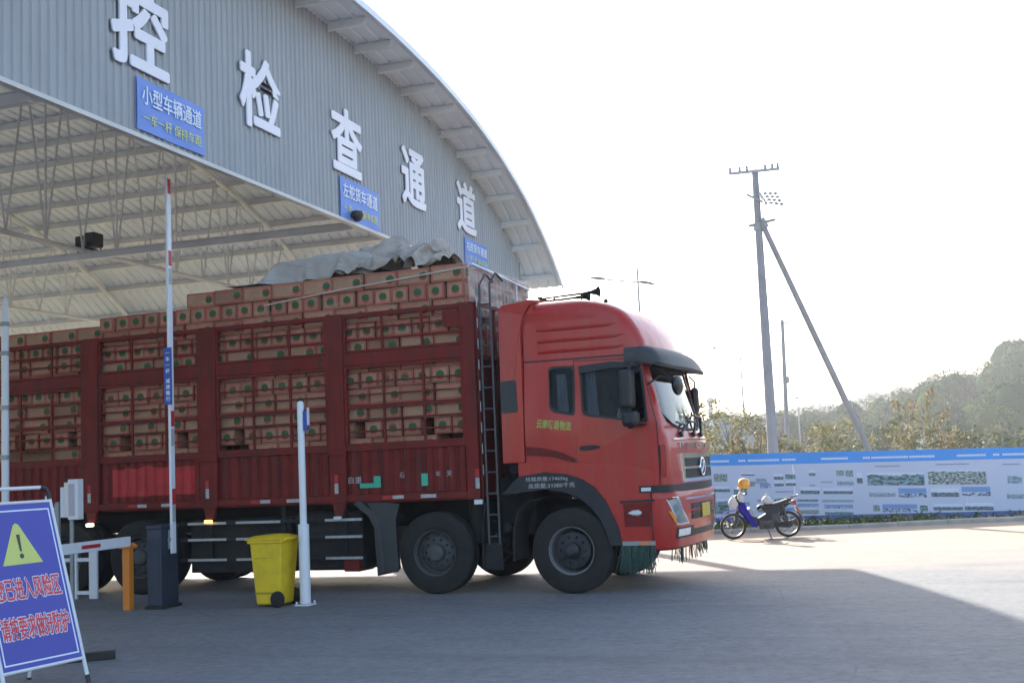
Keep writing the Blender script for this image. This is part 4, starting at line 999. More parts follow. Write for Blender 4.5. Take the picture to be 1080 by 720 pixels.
w2 = put(wr, -1.86, .0, first=True); put(wr, -1.86, 2.5, True)
for x in (-6.56, -7.88):
    put(wr, x, 0.02); put(wr, x, 2.48, True)
    for y in (.34, 1.9): 
        MB().lathe([(.3, 0), (.43, -.0), (.51, .02), (.525, .04), (.525, .22), (.51, .25), (.43, .27), (.3, .26)], (x, y, .525), (0, 1, 0), 40).build('inner_tyre', rubber, truck, smooth=40)
    MB().lathe([(.16, 0), (.2, .5), (.2, .9), (.16, 1.4)], (x, .55, .525), (0, 1, 0), 14).build('axle', chassis, truck, smooth=50)
for x in (0, -1.86): MB().bar((x, .3, .5), (x, 2.2, .5), .1, .12).build('axle', chassis, truck)
for x in (-.0, -1.86, -6.56, -7.88):
    for y in (.84, 1.68): MB().rings([[(x - .75 + 1.5 * i / 12, y - .04, .62 + .16 * (abs(i - 6) / 6) ** 2 + d) for d in (0, .1)] + [(x - .75 + 1.5 * i / 12, y + .04, .62 + .16 * (abs(i - 6) / 6) ** 2 + d) for d in (.1, 0)] for i in range(13)]).build('leaf_spring', chassis, truck)
# mud flaps and guards
def sheet(mb, pts, y0, y1, th=.012):
    return mb.rings([[(x, y0, z), (x, y1, z), (x - th, y1, z - th * .5), (x - th, y0, z - th * .5)] for x, z in pts])
for y0, y1 in ((-.0, .52), (1.98, 2.5)):
    sheet(MB(), [(-.35, 1.20), (-.55, 1.15), (-.68, 1.02), (-.74, .8), (-.76, .42)], y0 + .01, y1 - .01, .03).build('mud_flap', chassis, truck, bevel=.006)
    sheet(MB(), [(-2.95, 1.24), (-2.85, 1.16), (-2.72, 1.06), (-2.64, .9), (-2.61, .28)], y0, y1, .10).build('mud_flap', darkgrey, truck, bevel=.02)
    sheet(MB(), [(-1.12, 1.15), (-1.16, .9), (-1.18, .32)], y0, y1, .02).build('mud_flap', chassis, truck)
    MB().prism([(-2.66, .28), (-2.66, 1.1), (-2.86, 1.2), (-2.80, 1.16), (-2.80, .28)] if 0 else [(-2.70, .29), (-2.70, 1.02), (-2.84, 1.19), (-2.55, 1.19), (-2.36, 1.17), (-2.42, .95), (-2.40, .29)], lambda x, z: (x, y0 + .015 if y0 < 1 else y1 - .015, z), lambda x, z: (x, y0 + .03 if y0 < 1 else y1 - .03, z)).build('splash_panel', darkgrey, truck, bevel=.004)
# side guards, tanks and boxes below the bed
for far in (0, 1):
    y = .05 if not far else 2.42
    for z in (.98, .755, .475):
        x1 = -2.92
        MB().box(-5.85, x1, y, y + .03, z - .022, z + .022).build('guard_rail', chassis, truck)
        if not far:
            for a, b in ((-5.72, -5.08), (-4.92, -4.2), (-3.5, -2.94)):
                MB().box(a, b, y - .003, y, z - .017, z + .017).build('reflective_strip', silver, truck)
    for x in (-5.4, -4.2, -3.25): MB().box(x, x + .06, y + .03, y + .07, .45, 1.2).build('guard_bracket', chassis, truck)
MB().box(-4.05, -2.98, .16, .78, .30, 1.08).build('fuel_tank', chassis, truck, bevel=.06)
MB().box(-5.78, -4.12, .20, .78, .285, 1.02).build('tool_box', chassis, truck, bevel=.01)
MB().box(-3.25, -3.02, .1, .5, .29, .47).build('battery_box', bodyred, truck)
MB().box(-5.7, -3.3, 1.75, 2.3, .32, 1.05).build('tool_box', chassis, truck, bevel=.01)
mb = MB(); mb.lathe([(.14, 0), (.14, .75)], (-1.35, .35, .62), (0, 0, 1), 16); mb.tube([(-.9, .55, 1.2), (-.9, .55, 3.3)], .09, 12); mb.tube([(-1.0, 1.2, 1.0), (-1.0, 1.2, 2.6)], .14, 12)
mb.build('air_intake', chassis, truck, smooth=50)
MB().box(-1.15, -.62, .5, 2.0, .7, 1.45).build('engine_block', chassis, truck, bevel=.03)
mb = MB()
for k in range(4): mb.tube([(-1.2, 1.0 + .1 * k, 2.0), (-1.05, 1.0 + .1 * k, 1.55), (-.85, 1.02 + .1 * k, 1.7), (-.8, 1.0 + .1 * k, 2.1)], .015, 6)
mb.tube([(-1.1, .2, .75), (-.95, .25, .55), (-.85, .2, .8)], .02, 6).lathe([(.06, 0), (.06, .12)], (-.88, .12, .83), (0, 1, 0), 12)
mb.build('air_hose', chassis, truck, smooth=60)
# ladder at the front of the bed
mb = MB()
for x in (-1.10, -.955): mb.tube([(x, .02, .62), (x, .02, 1.2), (x, .03, 3.95), (x, .25, 4.12), (x, .5, 4.05)], .016, 8)
for i in range(12): mb.tube([(-1.10, .02, .72 + .27 * i), (-.955, .02, .72 + .27 * i)], .012, 6)
mb.build('ladder', rimgrey, truck, smooth=50)
MB().box(-1.17, -.93, .03, .06, .30, .64).build('ladder_step', chassis, truck)
mb = MB()
for i in range(9): 
    z = 1.5 + i * .27
    mb.box(-1.145, -1.137, .01, .03, z, z + .13)
mb.build('reflective_strip', silver, truck)

# ---- bed ---------------------------------------------------------------------------
BF, BR = -1.19, -10.95
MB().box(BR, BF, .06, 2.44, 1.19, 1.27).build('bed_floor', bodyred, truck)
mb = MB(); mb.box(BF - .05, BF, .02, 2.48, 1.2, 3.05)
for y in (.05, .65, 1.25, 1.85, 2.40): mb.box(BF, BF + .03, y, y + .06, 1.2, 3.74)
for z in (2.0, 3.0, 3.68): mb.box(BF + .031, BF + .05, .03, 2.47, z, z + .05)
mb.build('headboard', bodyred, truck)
PX = [(-1.36, -1.19), (-3.375, -3.125), (-5.455, -5.175), (-7.52, -7.235), (-9.60, -9.32), (-10.95, -10.78)]
random.seed(21)
for far in (0, 1):
    Y = (lambda a: a) if not far else (lambda a: WD - a)
    def bx(mb, x0, x1, a, b, z0, z1, m=0): return mb.box(x0, x1, min(Y(a), Y(b)), max(Y(a), Y(b)), z0, z1, m)
    for i, (a, b) in enumerate(PX):
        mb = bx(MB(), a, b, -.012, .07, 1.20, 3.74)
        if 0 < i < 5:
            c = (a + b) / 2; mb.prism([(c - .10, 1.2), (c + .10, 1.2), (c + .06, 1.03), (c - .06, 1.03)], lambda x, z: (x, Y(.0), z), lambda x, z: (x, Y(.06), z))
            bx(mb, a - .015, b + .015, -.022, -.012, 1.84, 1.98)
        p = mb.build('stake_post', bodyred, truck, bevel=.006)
        if not far:
            c = (a + b) / 2 + (.06 if i == 0 else -.02)
            bx(MB(), c - .028, c + .028, -.0175, -.0145, 1.47, 1.58).build('red_reflector', freshred, p); bx(MB(), c - .028, c + .028, -.0175, -.0145, 1.33, 1.465).build('white_reflector', silver, p)
            MB().box(c - .055, c + .055, -.03, .02, .985 if i else 1.13, 1.03 if i else 1.19).build('marker_lamp', [lens, lens, amberglow, lampglow, lens, lens][i], p, bevel=.008)
    # gusset plates on the first bay
    for (b, a), nx in zip([(PX[i][0], PX[i + 1][1]) for i in range(5)], range(5)):
        # lower corrugated panel with sill and kick rail
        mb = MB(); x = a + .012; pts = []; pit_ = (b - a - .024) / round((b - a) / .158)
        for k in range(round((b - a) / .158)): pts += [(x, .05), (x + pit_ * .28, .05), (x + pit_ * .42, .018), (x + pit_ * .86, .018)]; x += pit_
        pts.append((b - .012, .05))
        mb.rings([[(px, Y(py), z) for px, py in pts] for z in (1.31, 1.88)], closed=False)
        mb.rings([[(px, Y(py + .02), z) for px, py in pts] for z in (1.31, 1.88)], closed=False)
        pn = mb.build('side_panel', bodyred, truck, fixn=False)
        bx(MB(), a + .004, b - .004, .0, .075, 1.885, 1.955).build('panel_sill', bodyred, pn, bevel=.005)
        bx(MB(), a + .004, b - .004, .0, .075, 1.215, 1.305).build('panel_base', bodyred, pn, bevel=.005)
        if nx == 2 and not far:
            mb = MB(); pts2 = [(p, q) for p, q in pts if a + .2 < p < b - .1]
            mb.rings([[(px, py - .004, 1.40 + .05 * noise.noise((px * 3, 0, 1))) for px, py in pts2], [(px, py - .004, 1.80 + .06 * noise.noise((px * 4, 0, 5))) for px, py in pts2]], closed=False)
            mb.build('repainted_patch', freshred, pn, fixn=False)
        # rails and stake grids
        bx(MB(), a + .002, b - .002, .0, .06, 3.03, 3.20).build('mid_rail', bodyred, truck, bevel=.006)
        g = MB(); bx(g, a + .002, b - .002, .005, .055, 3.675, 3.735); bx(g, a + .002, b - .002, .01, .05, 3.205, 3.235)
        for z in (3.375, 3.525): bx(g, a + .03, b - .03, .018, .046, z - .012, z + .012)
        for k in (1, 2): xx = a + (b - a) * k / 3; bx(g, xx - .016, xx + .016, .022, .044, 3.235, 3.675)
        for xx in (a + .002, b - .042): bx(g, xx, xx + .04, .008, .05, 3.235, 3.675)
        go_ = g.build('stake_grid', bodyred, truck)
        if nx == 0: bx(MB(), b - .27, b - .044, .004, .016, 3.44, 3.66).build('gusset_plate', bodyred, go_)
        g = MB(); bx(g, a + .002, b - .002, .01, .05, 2.99, 3.028); bx(g, a + .002, b - .002, .01, .05, 1.957, 1.985)
        for z, h in ((2.80, .011), (2.63, .011), (2.47, .026), (2.30, .011), (2.14, .011)): bx(g, a + .03, b - .03, .018, .046, z - h, z + h)
        for k in (1, 2): xx = a + (b - a) * k / 3; bx(g, xx - .016, xx + .016, .02, .044, 1.985, 2.99)
        for xx in (a + .002, b - .042): bx(g, xx, xx + .04, .008, .05, 1.985, 2.99)
        g.build('stake_grid', bodyred, truck)
        if not far:
            for k, (s, w) in enumerate(((.30, .16), (.62, .22))):
                xx = a + (b - a) * s
                if k == 0: MB().box(xx, xx + .15, -.003, 0, 1.235, 1.28).build('red_reflector', freshred, pn)
                q = xx + (.155 if k == 0 else 0); MB().box(q, q + w, -.003, 0, 1.235, 1.28).build('white_reflector', silver, pn)
# green tape marks and faint stencil on the first bay
for x0, x1, z0, z1 in ((-2.93, -2.70, 1.39, 1.45), (-2.72, -2.62, 1.39, 1.54), (-2.02, -1.93, 1.39, 1.55)):
    MB().box(x0, x1, .012, .0175, z0, z1).build('green_tape', greenmark, truck)
mb = MB(); mb.text('自重', (-3.0, .0145, 1.50), (1, 0, 0), (0, 0, 1), .2, .09, .003); mb.text('石', (-2.3, .0145, 1.54), (1, 0, 0), (0, 0, 1), .07, .07, .003); mb.text('车', (-1.78, .0145, 1.54), (1, 0, 0), (0, 0, 1), .07, .07, .003); mb.text('关', (-1.62, .0145, 1.54), (1, 0, 0), (0, 0, 1), .08, .08, .003)
mb.build('stencil_lettering', silver, truck, fixn=False)

# ---- cartons -------------------------------------------------------------------------
def carton(w, d, h, mats):
    mb = MB().box(-w / 2, w / 2, -d / 2, d / 2, -h / 2, h / 2)
    me = bpy.data.meshes.new('fruit_carton'); me.from_pydata(mb.v, [], mb.f)
    for m_ in mats: me.materials.append(m_)
    uv = me.uv_layers.new(name='UVMap')
    for p in me.polygons:
        n = p.normal; e = abs(n.x) > .5; top = abs(n.z) > .5
        for li in p.loop_indices:
            c = me.vertices[me.loops[li].vertex_index].co
            if top: uv.data[li].uv = (.02, .5)
            elif e: uv.data[li].uv = (c.y / d + .5, c.z / h + .5)
            else: uv.data[li].uv = (c.x / w + .5, c.z / h + .5)
        p.material_index = 0 if top else ((1 if d > .4 else 0) if not e else (0 if d > .4 else 1))
        if d > .4 and e: p.material_index = 0
        if d > .4 and not e and not top: p.material_index = 1
        if d <= .4 and e: p.material_index = 1
        if d <= .4 and not e and not top: p.material_index = 0
    import bmesh
    bm = bmesh.new(); bm.from_mesh(me); bmesh.ops.bevel(bm, geom=bm.edges[:], offset=.006, segments=1, affect='EDGES'); bmesh.ops.recalc_face_normals(bm, faces=bm.faces); bm.to_mesh(me); bm.free()
    return me
CW, CE, CH = .478, .258, .222
ML = carton(CW - .004, CE, CH - .003, [cartonL, cartonE]); ME = carton(CE - .004, CW, CH - .003, [cartonL, cartonE])
NROW = 11; TOP = 4.275
def topdrop(x):
    return 0 if x > -5.60 else (1 if x > -7.28 else 1.5)
rnd = random.Random(5)
PAT = ['L', 'E', 'L', 'E', 'M', 'L', 'E', 'L', 'L', 'E', 'L']
def cart(x, y, z, kind, label, rz=0):
    o = bpy.data.objects.new('fruit_carton', ML if kind == 'L' else ME); COL.objects.link(o)
    o.location = T(x, y, z); o.rotation_euler = (rnd.gauss(0, .008) + (pi if rnd.random() < .14 else 0), rnd.gauss(0, .012), TN + rz + rnd.gauss(0, .022)); o.scale = (1, 1, rnd.uniform(.955, 1.0))
    return tag(o, label, 'carton', 'fruit cartons stacked in the truck bed')
for r in range(NROW):
    x = BF - .17 + .02; n = 0; seq = 0
    while x > -9.35:
        k = PAT[r]
        if k == 'M': k = 'E' if (seq // 3) % 2 else 'L'
        w = CW if k == 'L' else CE; seq += 1
        g = rnd.choice([.003, .004, .008, .014, .03]); cx = x - w / 2; x -= w + g
        dr = topdrop(cx); rows_up = r - math.ceil(dr)
        if rows_up < 0: continue
        z = TOP - CH * (r + .5) - (dr - math.ceil(dr)) * CH
        if r == 9 and seq % 4 == 3: x += w - .15; continue        # hand-wide dark gaps in the lower rows
        if r == 10 and k == 'L' and rnd.random() < .1: continue
        n += 1
        y = .095 + (CE if k == 'L' else CW) / 2 + rnd.uniform(0, .035)
        cart(cx, y, z, k, 'fruit carton %s, %s back from the cab in the %s row down' % ('long side out' if k == 'L' else 'end out', ORD[n - 1], ORD[r]))
for r in range(3):
    y = .62; n = 0
    while y < 2.35:
        w = CE + .006; n += 1
        cart(BF - .13 - CW / 2, y + w / 2, TOP - CH * (r + .5), 'E', 'fruit carton facing the cab roof, %s in from the roadside in the %s row down' % (ORD[n - 1], ORD[r]), pi / 2); y += w
mb = MB()
o = MB().box(-10.7, -7.3, .66, 2.38, 1.3, 3.88).box(-7.29, -5.45, .66, 2.38, 1.3, 4.03).box(-5.44, BF - .68, .66, 2.38, 1.3, 4.25).box(BF - .67, BF - .1, .66, 2.38, 1.3, 3.58).build('packed_cartons', cartonL, truck)
uvm = o.data.uv_layers.new(name='UVMap')
o['kind'] = 'stuff'

# ---- tarpaulins, strap and film on the load -----------------------------------------------
# settled cloth: x, y, z of each grid point in units of 5 mm
CLOTH_FLAT = (40, 30, [
 -242, -206, 4, -242, -190, 4, -242, -174, 4, -242, -160, 4, -243, -148, 4, -243, -134, 4, -242, -120, 4, -241, -107, 4, -240, -93, 4, -238, -80, 4, -238, -66, 4, -238, -54, 4, -239, -41, 4, -240, -28, 4, -241, -14, 4, -242, -2, 4, -242, 12, 5, -241, 25, 5, -240, 38, 4, -238, 51, 4, -237, 64, 4, -236, 78, 4, -235, 92, 4, -233, 103, 8, -233, 111, 4, -233, 124, 4, -233, 138, 6, -233, 151, 4, -233, 165, 5, -233, 178, 4, -235, 191, 4,
 -228, -201, 4, -228, -186, 4, -229, -172, 4, -230, -159, 4, -231, -147, 6, -230, -134, 4, -229, -120, 4, -227, -106, 4, -226, -92, 6, -226, -80, 4, -226, -66, 4, -226, -53, 5, -226, -40, 5, -226, -26, 4, -226, -13, 4, -227, 0, 4, -228, 13, 5, -227, 24, 4, -227, 37, 4, -225, 49, 4, -224, 62, 4, -223, 76, 4, -222, 89, 4, -220, 102, 5, -220, 113, 4, -220, 126, 4, -220, 139, 4, -220, 153, 4, -220, 167, 4, -220, 180, 6, -221, 192, 4,
 -215, -198, 4, -216, -184, 4, -217, -171, 4, -219, -160, 5, -218, -146, 4, -216, -132, 4, -214, -118, 6, -213, -105, 7, -212, -92, 4, -212, -80, 6, -214, -67, 8, -215, -54, 10, -216, -40, 10, -217, -26, 11, -216, -12, 10, -215, 1, 10, -220, 12, 16, -217, 25, 13, -217, 36, 12, -213, 46, 4, -212, 60, 4, -211, 74, 5, -210, 88, 4, -208, 100, 4, -208, 113, 6, -208, 126, 4, -208, 140, 4, -208, 154, 4, -207, 168, 5, -208, 180, 4, -208, 192, 4,
 -203, -197, 4, -204, -184, 4, -205, -172, 5, -204, -158, 4, -203, -144, 4, -201, -131, 8, -200, -118, 7, -198, -105, 6, -202, -94, 12, -205, -82, 17, -204, -69, 17, -207, -55, 19, -207, -40, 18, -208, -25, 19, -210, -11, 20, -208, 2, 20, -210, 12, 23, -210, 25, 22, -209, 38, 18, -204, 47, 11, -200, 60, 6, -199, 73, 4, -198, 87, 4, -196, 100, 4, -196, 113, 4, -195, 126, 4, -195, 139, 5, -195, 153, 4, -195, 166, 4, -197, 179, 5, -196, 192, 4,
 -190, -196, 4, -191, -184, 5, -191, -170, 4, -190, -157, 4, -189, -143, 5, -187, -129, 4, -190, -119, 10, -192, -108, 17, -194, -96, 22, -193, -84, 21, -195, -71, 25, -196, -56, 24, -198, -41, 26, -199, -26, 26, -199, -11, 25, -200, 2, 28, -199, 14, 28, -199, 24, 22, -197, 37, 20, -196, 50, 18, -194, 64, 16, -189, 75, 10, -185, 86, 4, -184, 99, 4, -183, 112, 5, -183, 125, 4, -183, 138, 4, -183, 152, 4, -183, 165, 4, -183, 178, 4, -182, 191, 4,
 -176, -195, 4, -177, -182, 4, -177, -169, 4, -176, -156, 6, -175, -142, 4, -176, -130, 9, -179, -120, 18, -180, -108, 22, -182, -97, 25, -182, -85, 26, -184, -72, 30, -184, -57, 29, -186, -42, 30, -187, -26, 30, -188, -12, 30, -189, 0, 33, -188, 12, 28, -188, 25, 28, -186, 38, 26, -184, 51, 24, -181, 65, 21, -178, 78, 17, -175, 89, 12, -171, 98, 5, -170, 111, 6, -170, 124, 4, -170, 137, 4, -170, 150, 4, -169, 164, 4, -168, 177, 4, -167, 190, 4,
 -162, -194, 4, -164, -181, 4, -164, -168, 4, -164, -155, 5, -163, -141, 5, -166, -132, 15, -168, -121, 22, -169, -109, 26, -171, -97, 28, -172, -85, 32, -172, -71, 31, -174, -57, 34, -174, -42, 33, -175, -27, 34, -176, -13, 34, -176, 0, 36, -176, 12, 34, -175, 25, 31, -173, 38, 30, -170, 52, 28, -168, 66, 25, -166, 79, 22, -165, 92, 20, -161, 100, 12, -158, 111, 7, -157, 124, 4, -157, 136, 4, -157, 150, 4, -156, 162, 6, -154, 175, 4, -152, 188, 5,
 -150, -193, 4, -152, -180, 7, -154, -168, 10, -153, -155, 10, -154, -142, 13, -154, -131, 18, -157, -121, 26, -158, -109, 25, -159, -97, 30, -160, -84, 32, -161, -70, 34, -162, -56, 34, -162, -42, 35, -163, -27, 36, -164, -14, 36, -164, -1, 36, -163, 12, 35, -161, 26, 34, -159, 39, 32, -156, 53, 29, -154, 66, 27, -152, 78, 22, -152, 91, 20, -153, 103, 21, -148, 111, 13, -146, 124, 10, -145, 136, 6, -145, 149, 4, -144, 160, 4, -142, 173, 4, -140, 186, 5,
 -138, -191, 5, -140, -178, 8, -144, -169, 17, -145, -156, 19, -144, -144, 19, -142, -130, 19, -145, -120, 27, -146, -108, 26, -147, -96, 29, -148, -83, 32, -149, -69, 33, -150, -55, 35, -150, -41, 36, -151, -27, 36, -151, -14, 36, -151, -1, 36, -150, 12, 35, -147, 26, 34, -144, 40, 32, -142, 53, 29, -140, 66, 26, -140, 79, 23, -141, 92, 24, -144, 103, 29, -138, 112, 21, -137, 125, 16, -136, 138, 13, -136, 150, 10, -133, 158, 6, -132, 169, 6, -128, 182, 5,
 -127, -185, 4, -129, -178, 13, -133, -168, 20, -138, -158, 28, -137, -144, 29, -132, -132, 25, -134, -120, 27, -134, -108, 27, -135, -94, 28, -136, -81, 31, -137, -68, 33, -138, -54, 35, -139, -40, 38, -140, -27, 39, -139, -14, 38, -138, -2, 36, -136, 12, 34, -134, 26, 32, -131, 39, 30, -129, 53, 28, -128, 66, 27, -128, 79, 28, -130, 92, 29, -133, 104, 34, -130, 114, 29, -129, 127, 25, -129, 140, 22, -130, 150, 20, -128, 155, 8, -122, 165, 4, -117, 176, 7,
 -117, -177, 4, -120, -172, 14, -122, -168, 26, -126, -158, 34, -129, -145, 38, -123, -133, 34, -123, -120, 33, -124, -107, 34, -125, -94, 34, -125, -80, 36, -126, -67, 38, -126, -53, 40, -127, -40, 42, -129, -27, 44, -128, -14, 42, -126, -1, 40, -126, 12, 39, -122, 26, 37, -120, 40, 36, -120, 53, 36, -121, 66, 36, -121, 79, 36, -120, 92, 36, -122, 105, 39, -122, 117, 38, -122, 130, 35, -124, 143, 32, -122, 143, 20, -118, 147, 8, -112, 158, 8, -106, 170, 8,
 -109, -167, 4, -116, -161, 12, -114, -160, 25, -117, -156, 38, -119, -146, 44, -117, -133, 44, -117, -120, 44, -118, -107, 44, -118, -94, 45, -118, -80, 46, -118, -66, 47, -118, -53, 48, -118, -40, 49, -118, -27, 49, -118, -14, 49, -118, 0, 48, -119, 14, 49, -116, 27, 48, -118, 41, 48, -116, 54, 48, -120, 66, 49, -116, 78, 47, -117, 92, 47, -115, 106, 48, -115, 120, 47, -118, 133, 46, -114, 136, 33, -111, 137, 20, -108, 140, 8, -104, 152, 5, -100, 165, 4,
 -103, -165, 4, -106, -155, 10, -108, -150, 23, -110, -147, 37, -112, -146, 52, -113, -134, 56, -114, -120, 55, -113, -107, 56, -113, -94, 56, -112, -80, 56, -111, -66, 57, -110, -53, 57, -109, -40, 57, -109, -27, 57, -109, -14, 57, -110, 0, 57, -110, 14, 58, -112, 29, 59, -112, 42, 57, -113, 54, 60, -113, 66, 55, -112, 78, 59, -112, 92, 57, -111, 106, 58, -110, 121, 57, -107, 128, 48, -103, 130, 34, -100, 132, 22, -96, 138, 12, -92, 148, 8, -89, 161, 8,
 -91, -163, 4, -94, -152, 10, -96, -148, 24, -98, -145, 38, -100, -145, 52, -101, -134, 56, -102, -120, 56, -102, -107, 56, -101, -94, 56, -100, -80, 56, -98, -66, 58, -97, -53, 57, -97, -40, 56, -96, -27, 56, -97, -14, 56, -98, 1, 56, -99, 15, 56, -100, 29, 59, -100, 43, 57, -101, 54, 61, -102, 64, 59, -101, 78, 57, -100, 92, 59, -99, 106, 56, -97, 120, 56, -95, 130, 49, -93, 128, 36, -88, 133, 25, -85, 138, 14, -82, 144, 5, -78, 157, 4,
 -79, -161, 4, -82, -150, 11, -84, -146, 25, -86, -145, 39, -88, -145, 53, -89, -133, 56, -89, -120, 56, -89, -107, 56, -89, -94, 56, -88, -80, 58, -86, -66, 58, -85, -53, 56, -85, -40, 59, -84, -28, 56, -85, -14, 56, -86, 0, 56, -87, 15, 58, -88, 30, 56, -89, 41, 62, -90, 52, 58, -90, 64, 60, -89, 78, 60, -88, 91, 56, -87, 105, 57, -85, 120, 57, -83, 130, 49, -81, 131, 35, -80, 129, 22, -78, 134, 12, -73, 146, 12, -68, 155, 4,
 -68, -158, 4, -70, -148, 12, -72, -146, 26, -74, -145, 40, -76, -144, 54, -77, -132, 56, -77, -120, 56, -77, -107, 56, -76, -93, 56, -75, -79, 56, -74, -65, 56, -74, -52, 58, -74, -39, 60, -72, -28, 60, -72, -14, 56, -73, 0, 56, -74, 15, 56, -76, 30, 56, -77, 41, 62, -78, 52, 56, -77, 64, 60, -78, 77, 56, -76, 91, 58, -74, 105, 56, -72, 120, 57, -70, 130, 50, -69, 129, 36, -68, 130, 22, -67, 132, 10, -65, 142, 4, -63, 155, 6,
 -56, -156, 4, -58, -146, 13, -60, -146, 27, -62, -146, 42, -64, -144, 55, -64, -132, 56, -65, -119, 56, -65, -106, 56, -64, -92, 57, -63, -78, 56, -62, -64, 57, -62, -51, 59, -62, -39, 60, -63, -26, 61, -61, -14, 61, -60, -1, 56, -62, 14, 56, -63, 29, 56, -64, 40, 62, -65, 51, 59, -66, 64, 56, -65, 77, 59, -64, 91, 56, -62, 105, 56, -60, 120, 56, -58, 130, 50, -57, 129, 36, -56, 128, 23, -55, 130, 10, -54, 141, 4, -52, 154, 6,
 -44, -153, 4, -46, -145, 14, -48, -145, 28, -50, -146, 42, -51, -143, 56, -52, -131, 56, -52, -118, 56, -52, -105, 56, -51, -91, 56, -51, -78, 60, -50, -64, 61, -50, -50, 62, -51, -38, 64, -52, -27, 64, -49, -15, 61, -49, -1, 61, -49, 13, 56, -50, 27, 57, -51, 40, 60, -52, 52, 56, -53, 64, 59, -52, 77, 56, -50, 92, 56, -49, 106, 56, -47, 120, 56, -46, 130, 50, -45, 131, 37, -44, 130, 24, -43, 130, 11, -42, 140, 4, -40, 153, 4,
 -33, -152, 7, -35, -144, 16, -36, -144, 30, -38, -145, 44, -39, -143, 56, -40, -130, 58, -41, -117, 56, -40, -104, 56, -39, -90, 58, -38, -77, 62, -38, -63, 65, -37, -50, 65, -41, -39, 72, -40, -28, 68, -39, -14, 64, -37, -2, 62, -37, 12, 60, -37, 26, 58, -38, 40, 59, -39, 52, 59, -39, 65, 57, -38, 78, 56, -37, 92, 56, -36, 106, 56, -34, 120, 56, -33, 130, 50, -33, 131, 37, -32, 132, 24, -31, 130, 12, -30, 138, 6, -28, 152, 4,
 -22, -147, 4, -23, -147, 18, -24, -146, 31, -26, -144, 44, -27, -142, 56, -28, -129, 58, -28, -116, 56, -28, -103, 62, -26, -90, 62, -26, -76, 65, -25, -62, 66, -29, -53, 74, -29, -40, 75, -29, -27, 71, -27, -15, 66, -26, -1, 64, -25, 13, 62, -25, 26, 60, -25, 40, 59, -26, 52, 58, -26, 66, 58, -24, 80, 58, -23, 94, 58, -22, 107, 58, -22, 120, 59, -21, 129, 50, -21, 132, 38, -20, 131, 25, -19, 130, 12, -18, 139, 4, -17, 152, 4,
 -11, -145, 6, -12, -144, 19, -13, -144, 32, -14, -144, 45, -15, -141, 57, -16, -128, 58, -16, -114, 57, -15, -104, 63, -14, -90, 64, -14, -76, 68, -18, -66, 75, -18, -53, 78, -17, -41, 73, -17, -28, 69, -16, -14, 68, -14, 0, 66, -13, 14, 63, -13, 27, 61, -13, 40, 59, -13, 53, 58, -13, 67, 56, -12, 81, 56, -10, 95, 56, -10, 108, 56, -10, 122, 56, -9, 130, 52, -10, 130, 39, -9, 134, 27, -7, 134, 14, -6, 140, 6, -4, 153, 4,
 -2, -154, 8, -2, -152, 21, -2, -150, 34, -2, -147, 47, -3, -140, 57, -3, -127, 58, -4, -114, 60, -5, -100, 62, -4, -91, 70, -6, -78, 71, -6, -66, 72, -5, -53, 75, -5, -41, 70, -4, -28, 70, -2, -13, 69, 0, 2, 67, 1, 15, 65, 0, 28, 64, -1, 39, 58, -1, 53, 59, -2, 68, 56, -2, 82, 58, -2, 96, 63, -2, 108, 61, 1, 121, 61, 2, 130, 52, 2, 133, 40, 2, 136, 28, 4, 133, 15, 6, 140, 4, 8, 154, 4,
 9, -151, 8, 9, -148, 20, 10, -145, 33, 10, -144, 46, 10, -140, 57, 9, -127, 58, 8, -114, 62, 8, -100, 63, 7, -88, 66, 6, -77, 73, 7, -65, 70, 8, -52, 71, 9, -40, 71, 11, -26, 71, 14, -11, 70, 15, 4, 68, 15, 16, 69, 13, 27, 65, 12, 38, 58, 11, 52, 60, 10, 68, 57, 9, 84, 56, 9, 98, 58, 9, 109, 65, 12, 119, 57, 14, 128, 52, 12, 137, 43, 14, 134, 30, 17, 132, 15, 18, 141, 8, 20, 153, 8,
 21, -145, 7, 22, -144, 20, 23, -144, 33, 23, -144, 46, 22, -140, 57, 22, -127, 58, 21, -114, 61, 20, -102, 66, 20, -88, 67, 21, -77, 72, 22, -65, 70, 22, -52, 72, 24, -38, 72, 26, -24, 71, 28, -9, 70, 28, 4, 73, 28, 15, 66, 26, 27, 69, 26, 36, 59, 24, 51, 58, 23, 67, 58, 22, 83, 56, 21, 98, 56, 21, 108, 64, 22, 121, 63, 23, 132, 57, 25, 138, 44, 26, 137, 30, 28, 136, 15, 30, 142, 4, 29, 155, 6,
 34, -147, 6, 36, -147, 20, 36, -146, 32, 36, -145, 46, 36, -141, 56, 35, -128, 58, 34, -115, 60, 34, -102, 65, 34, -89, 68, 35, -76, 70, 36, -64, 73, 36, -51, 72, 38, -37, 72, 39, -23, 72, 38, -10, 75, 39, 2, 69, 38, 14, 71, 38, 26, 69, 38, 36, 60, 37, 50, 56, 36, 66, 60, 34, 82, 56, 33, 97, 56, 34, 107, 62, 33, 120, 62, 35, 132, 57, 34, 132, 44, 37, 130, 30, 40, 134, 16, 42, 144, 6, 41, 156, 6,
 48, -149, 6, 48, -150, 19, 49, -148, 32, 48, -145, 44, 48, -142, 58, 48, -129, 59, 48, -116, 61, 48, -103, 64, 48, -90, 67, 48, -77, 70, 49, -64, 71, 49, -51, 72, 50, -37, 72, 50, -24, 75, 50, -11, 76, 51, 1, 71, 50, 14, 73, 50, 24, 66, 50, 37, 62, 49, 49, 56, 48, 64, 60, 47, 80, 56, 46, 95, 56, 46, 108, 59, 46, 119, 62, 44, 125, 56, 46, 129, 45, 48, 134, 31, 49, 141, 18, 52, 148, 12, 52, 157, 4,
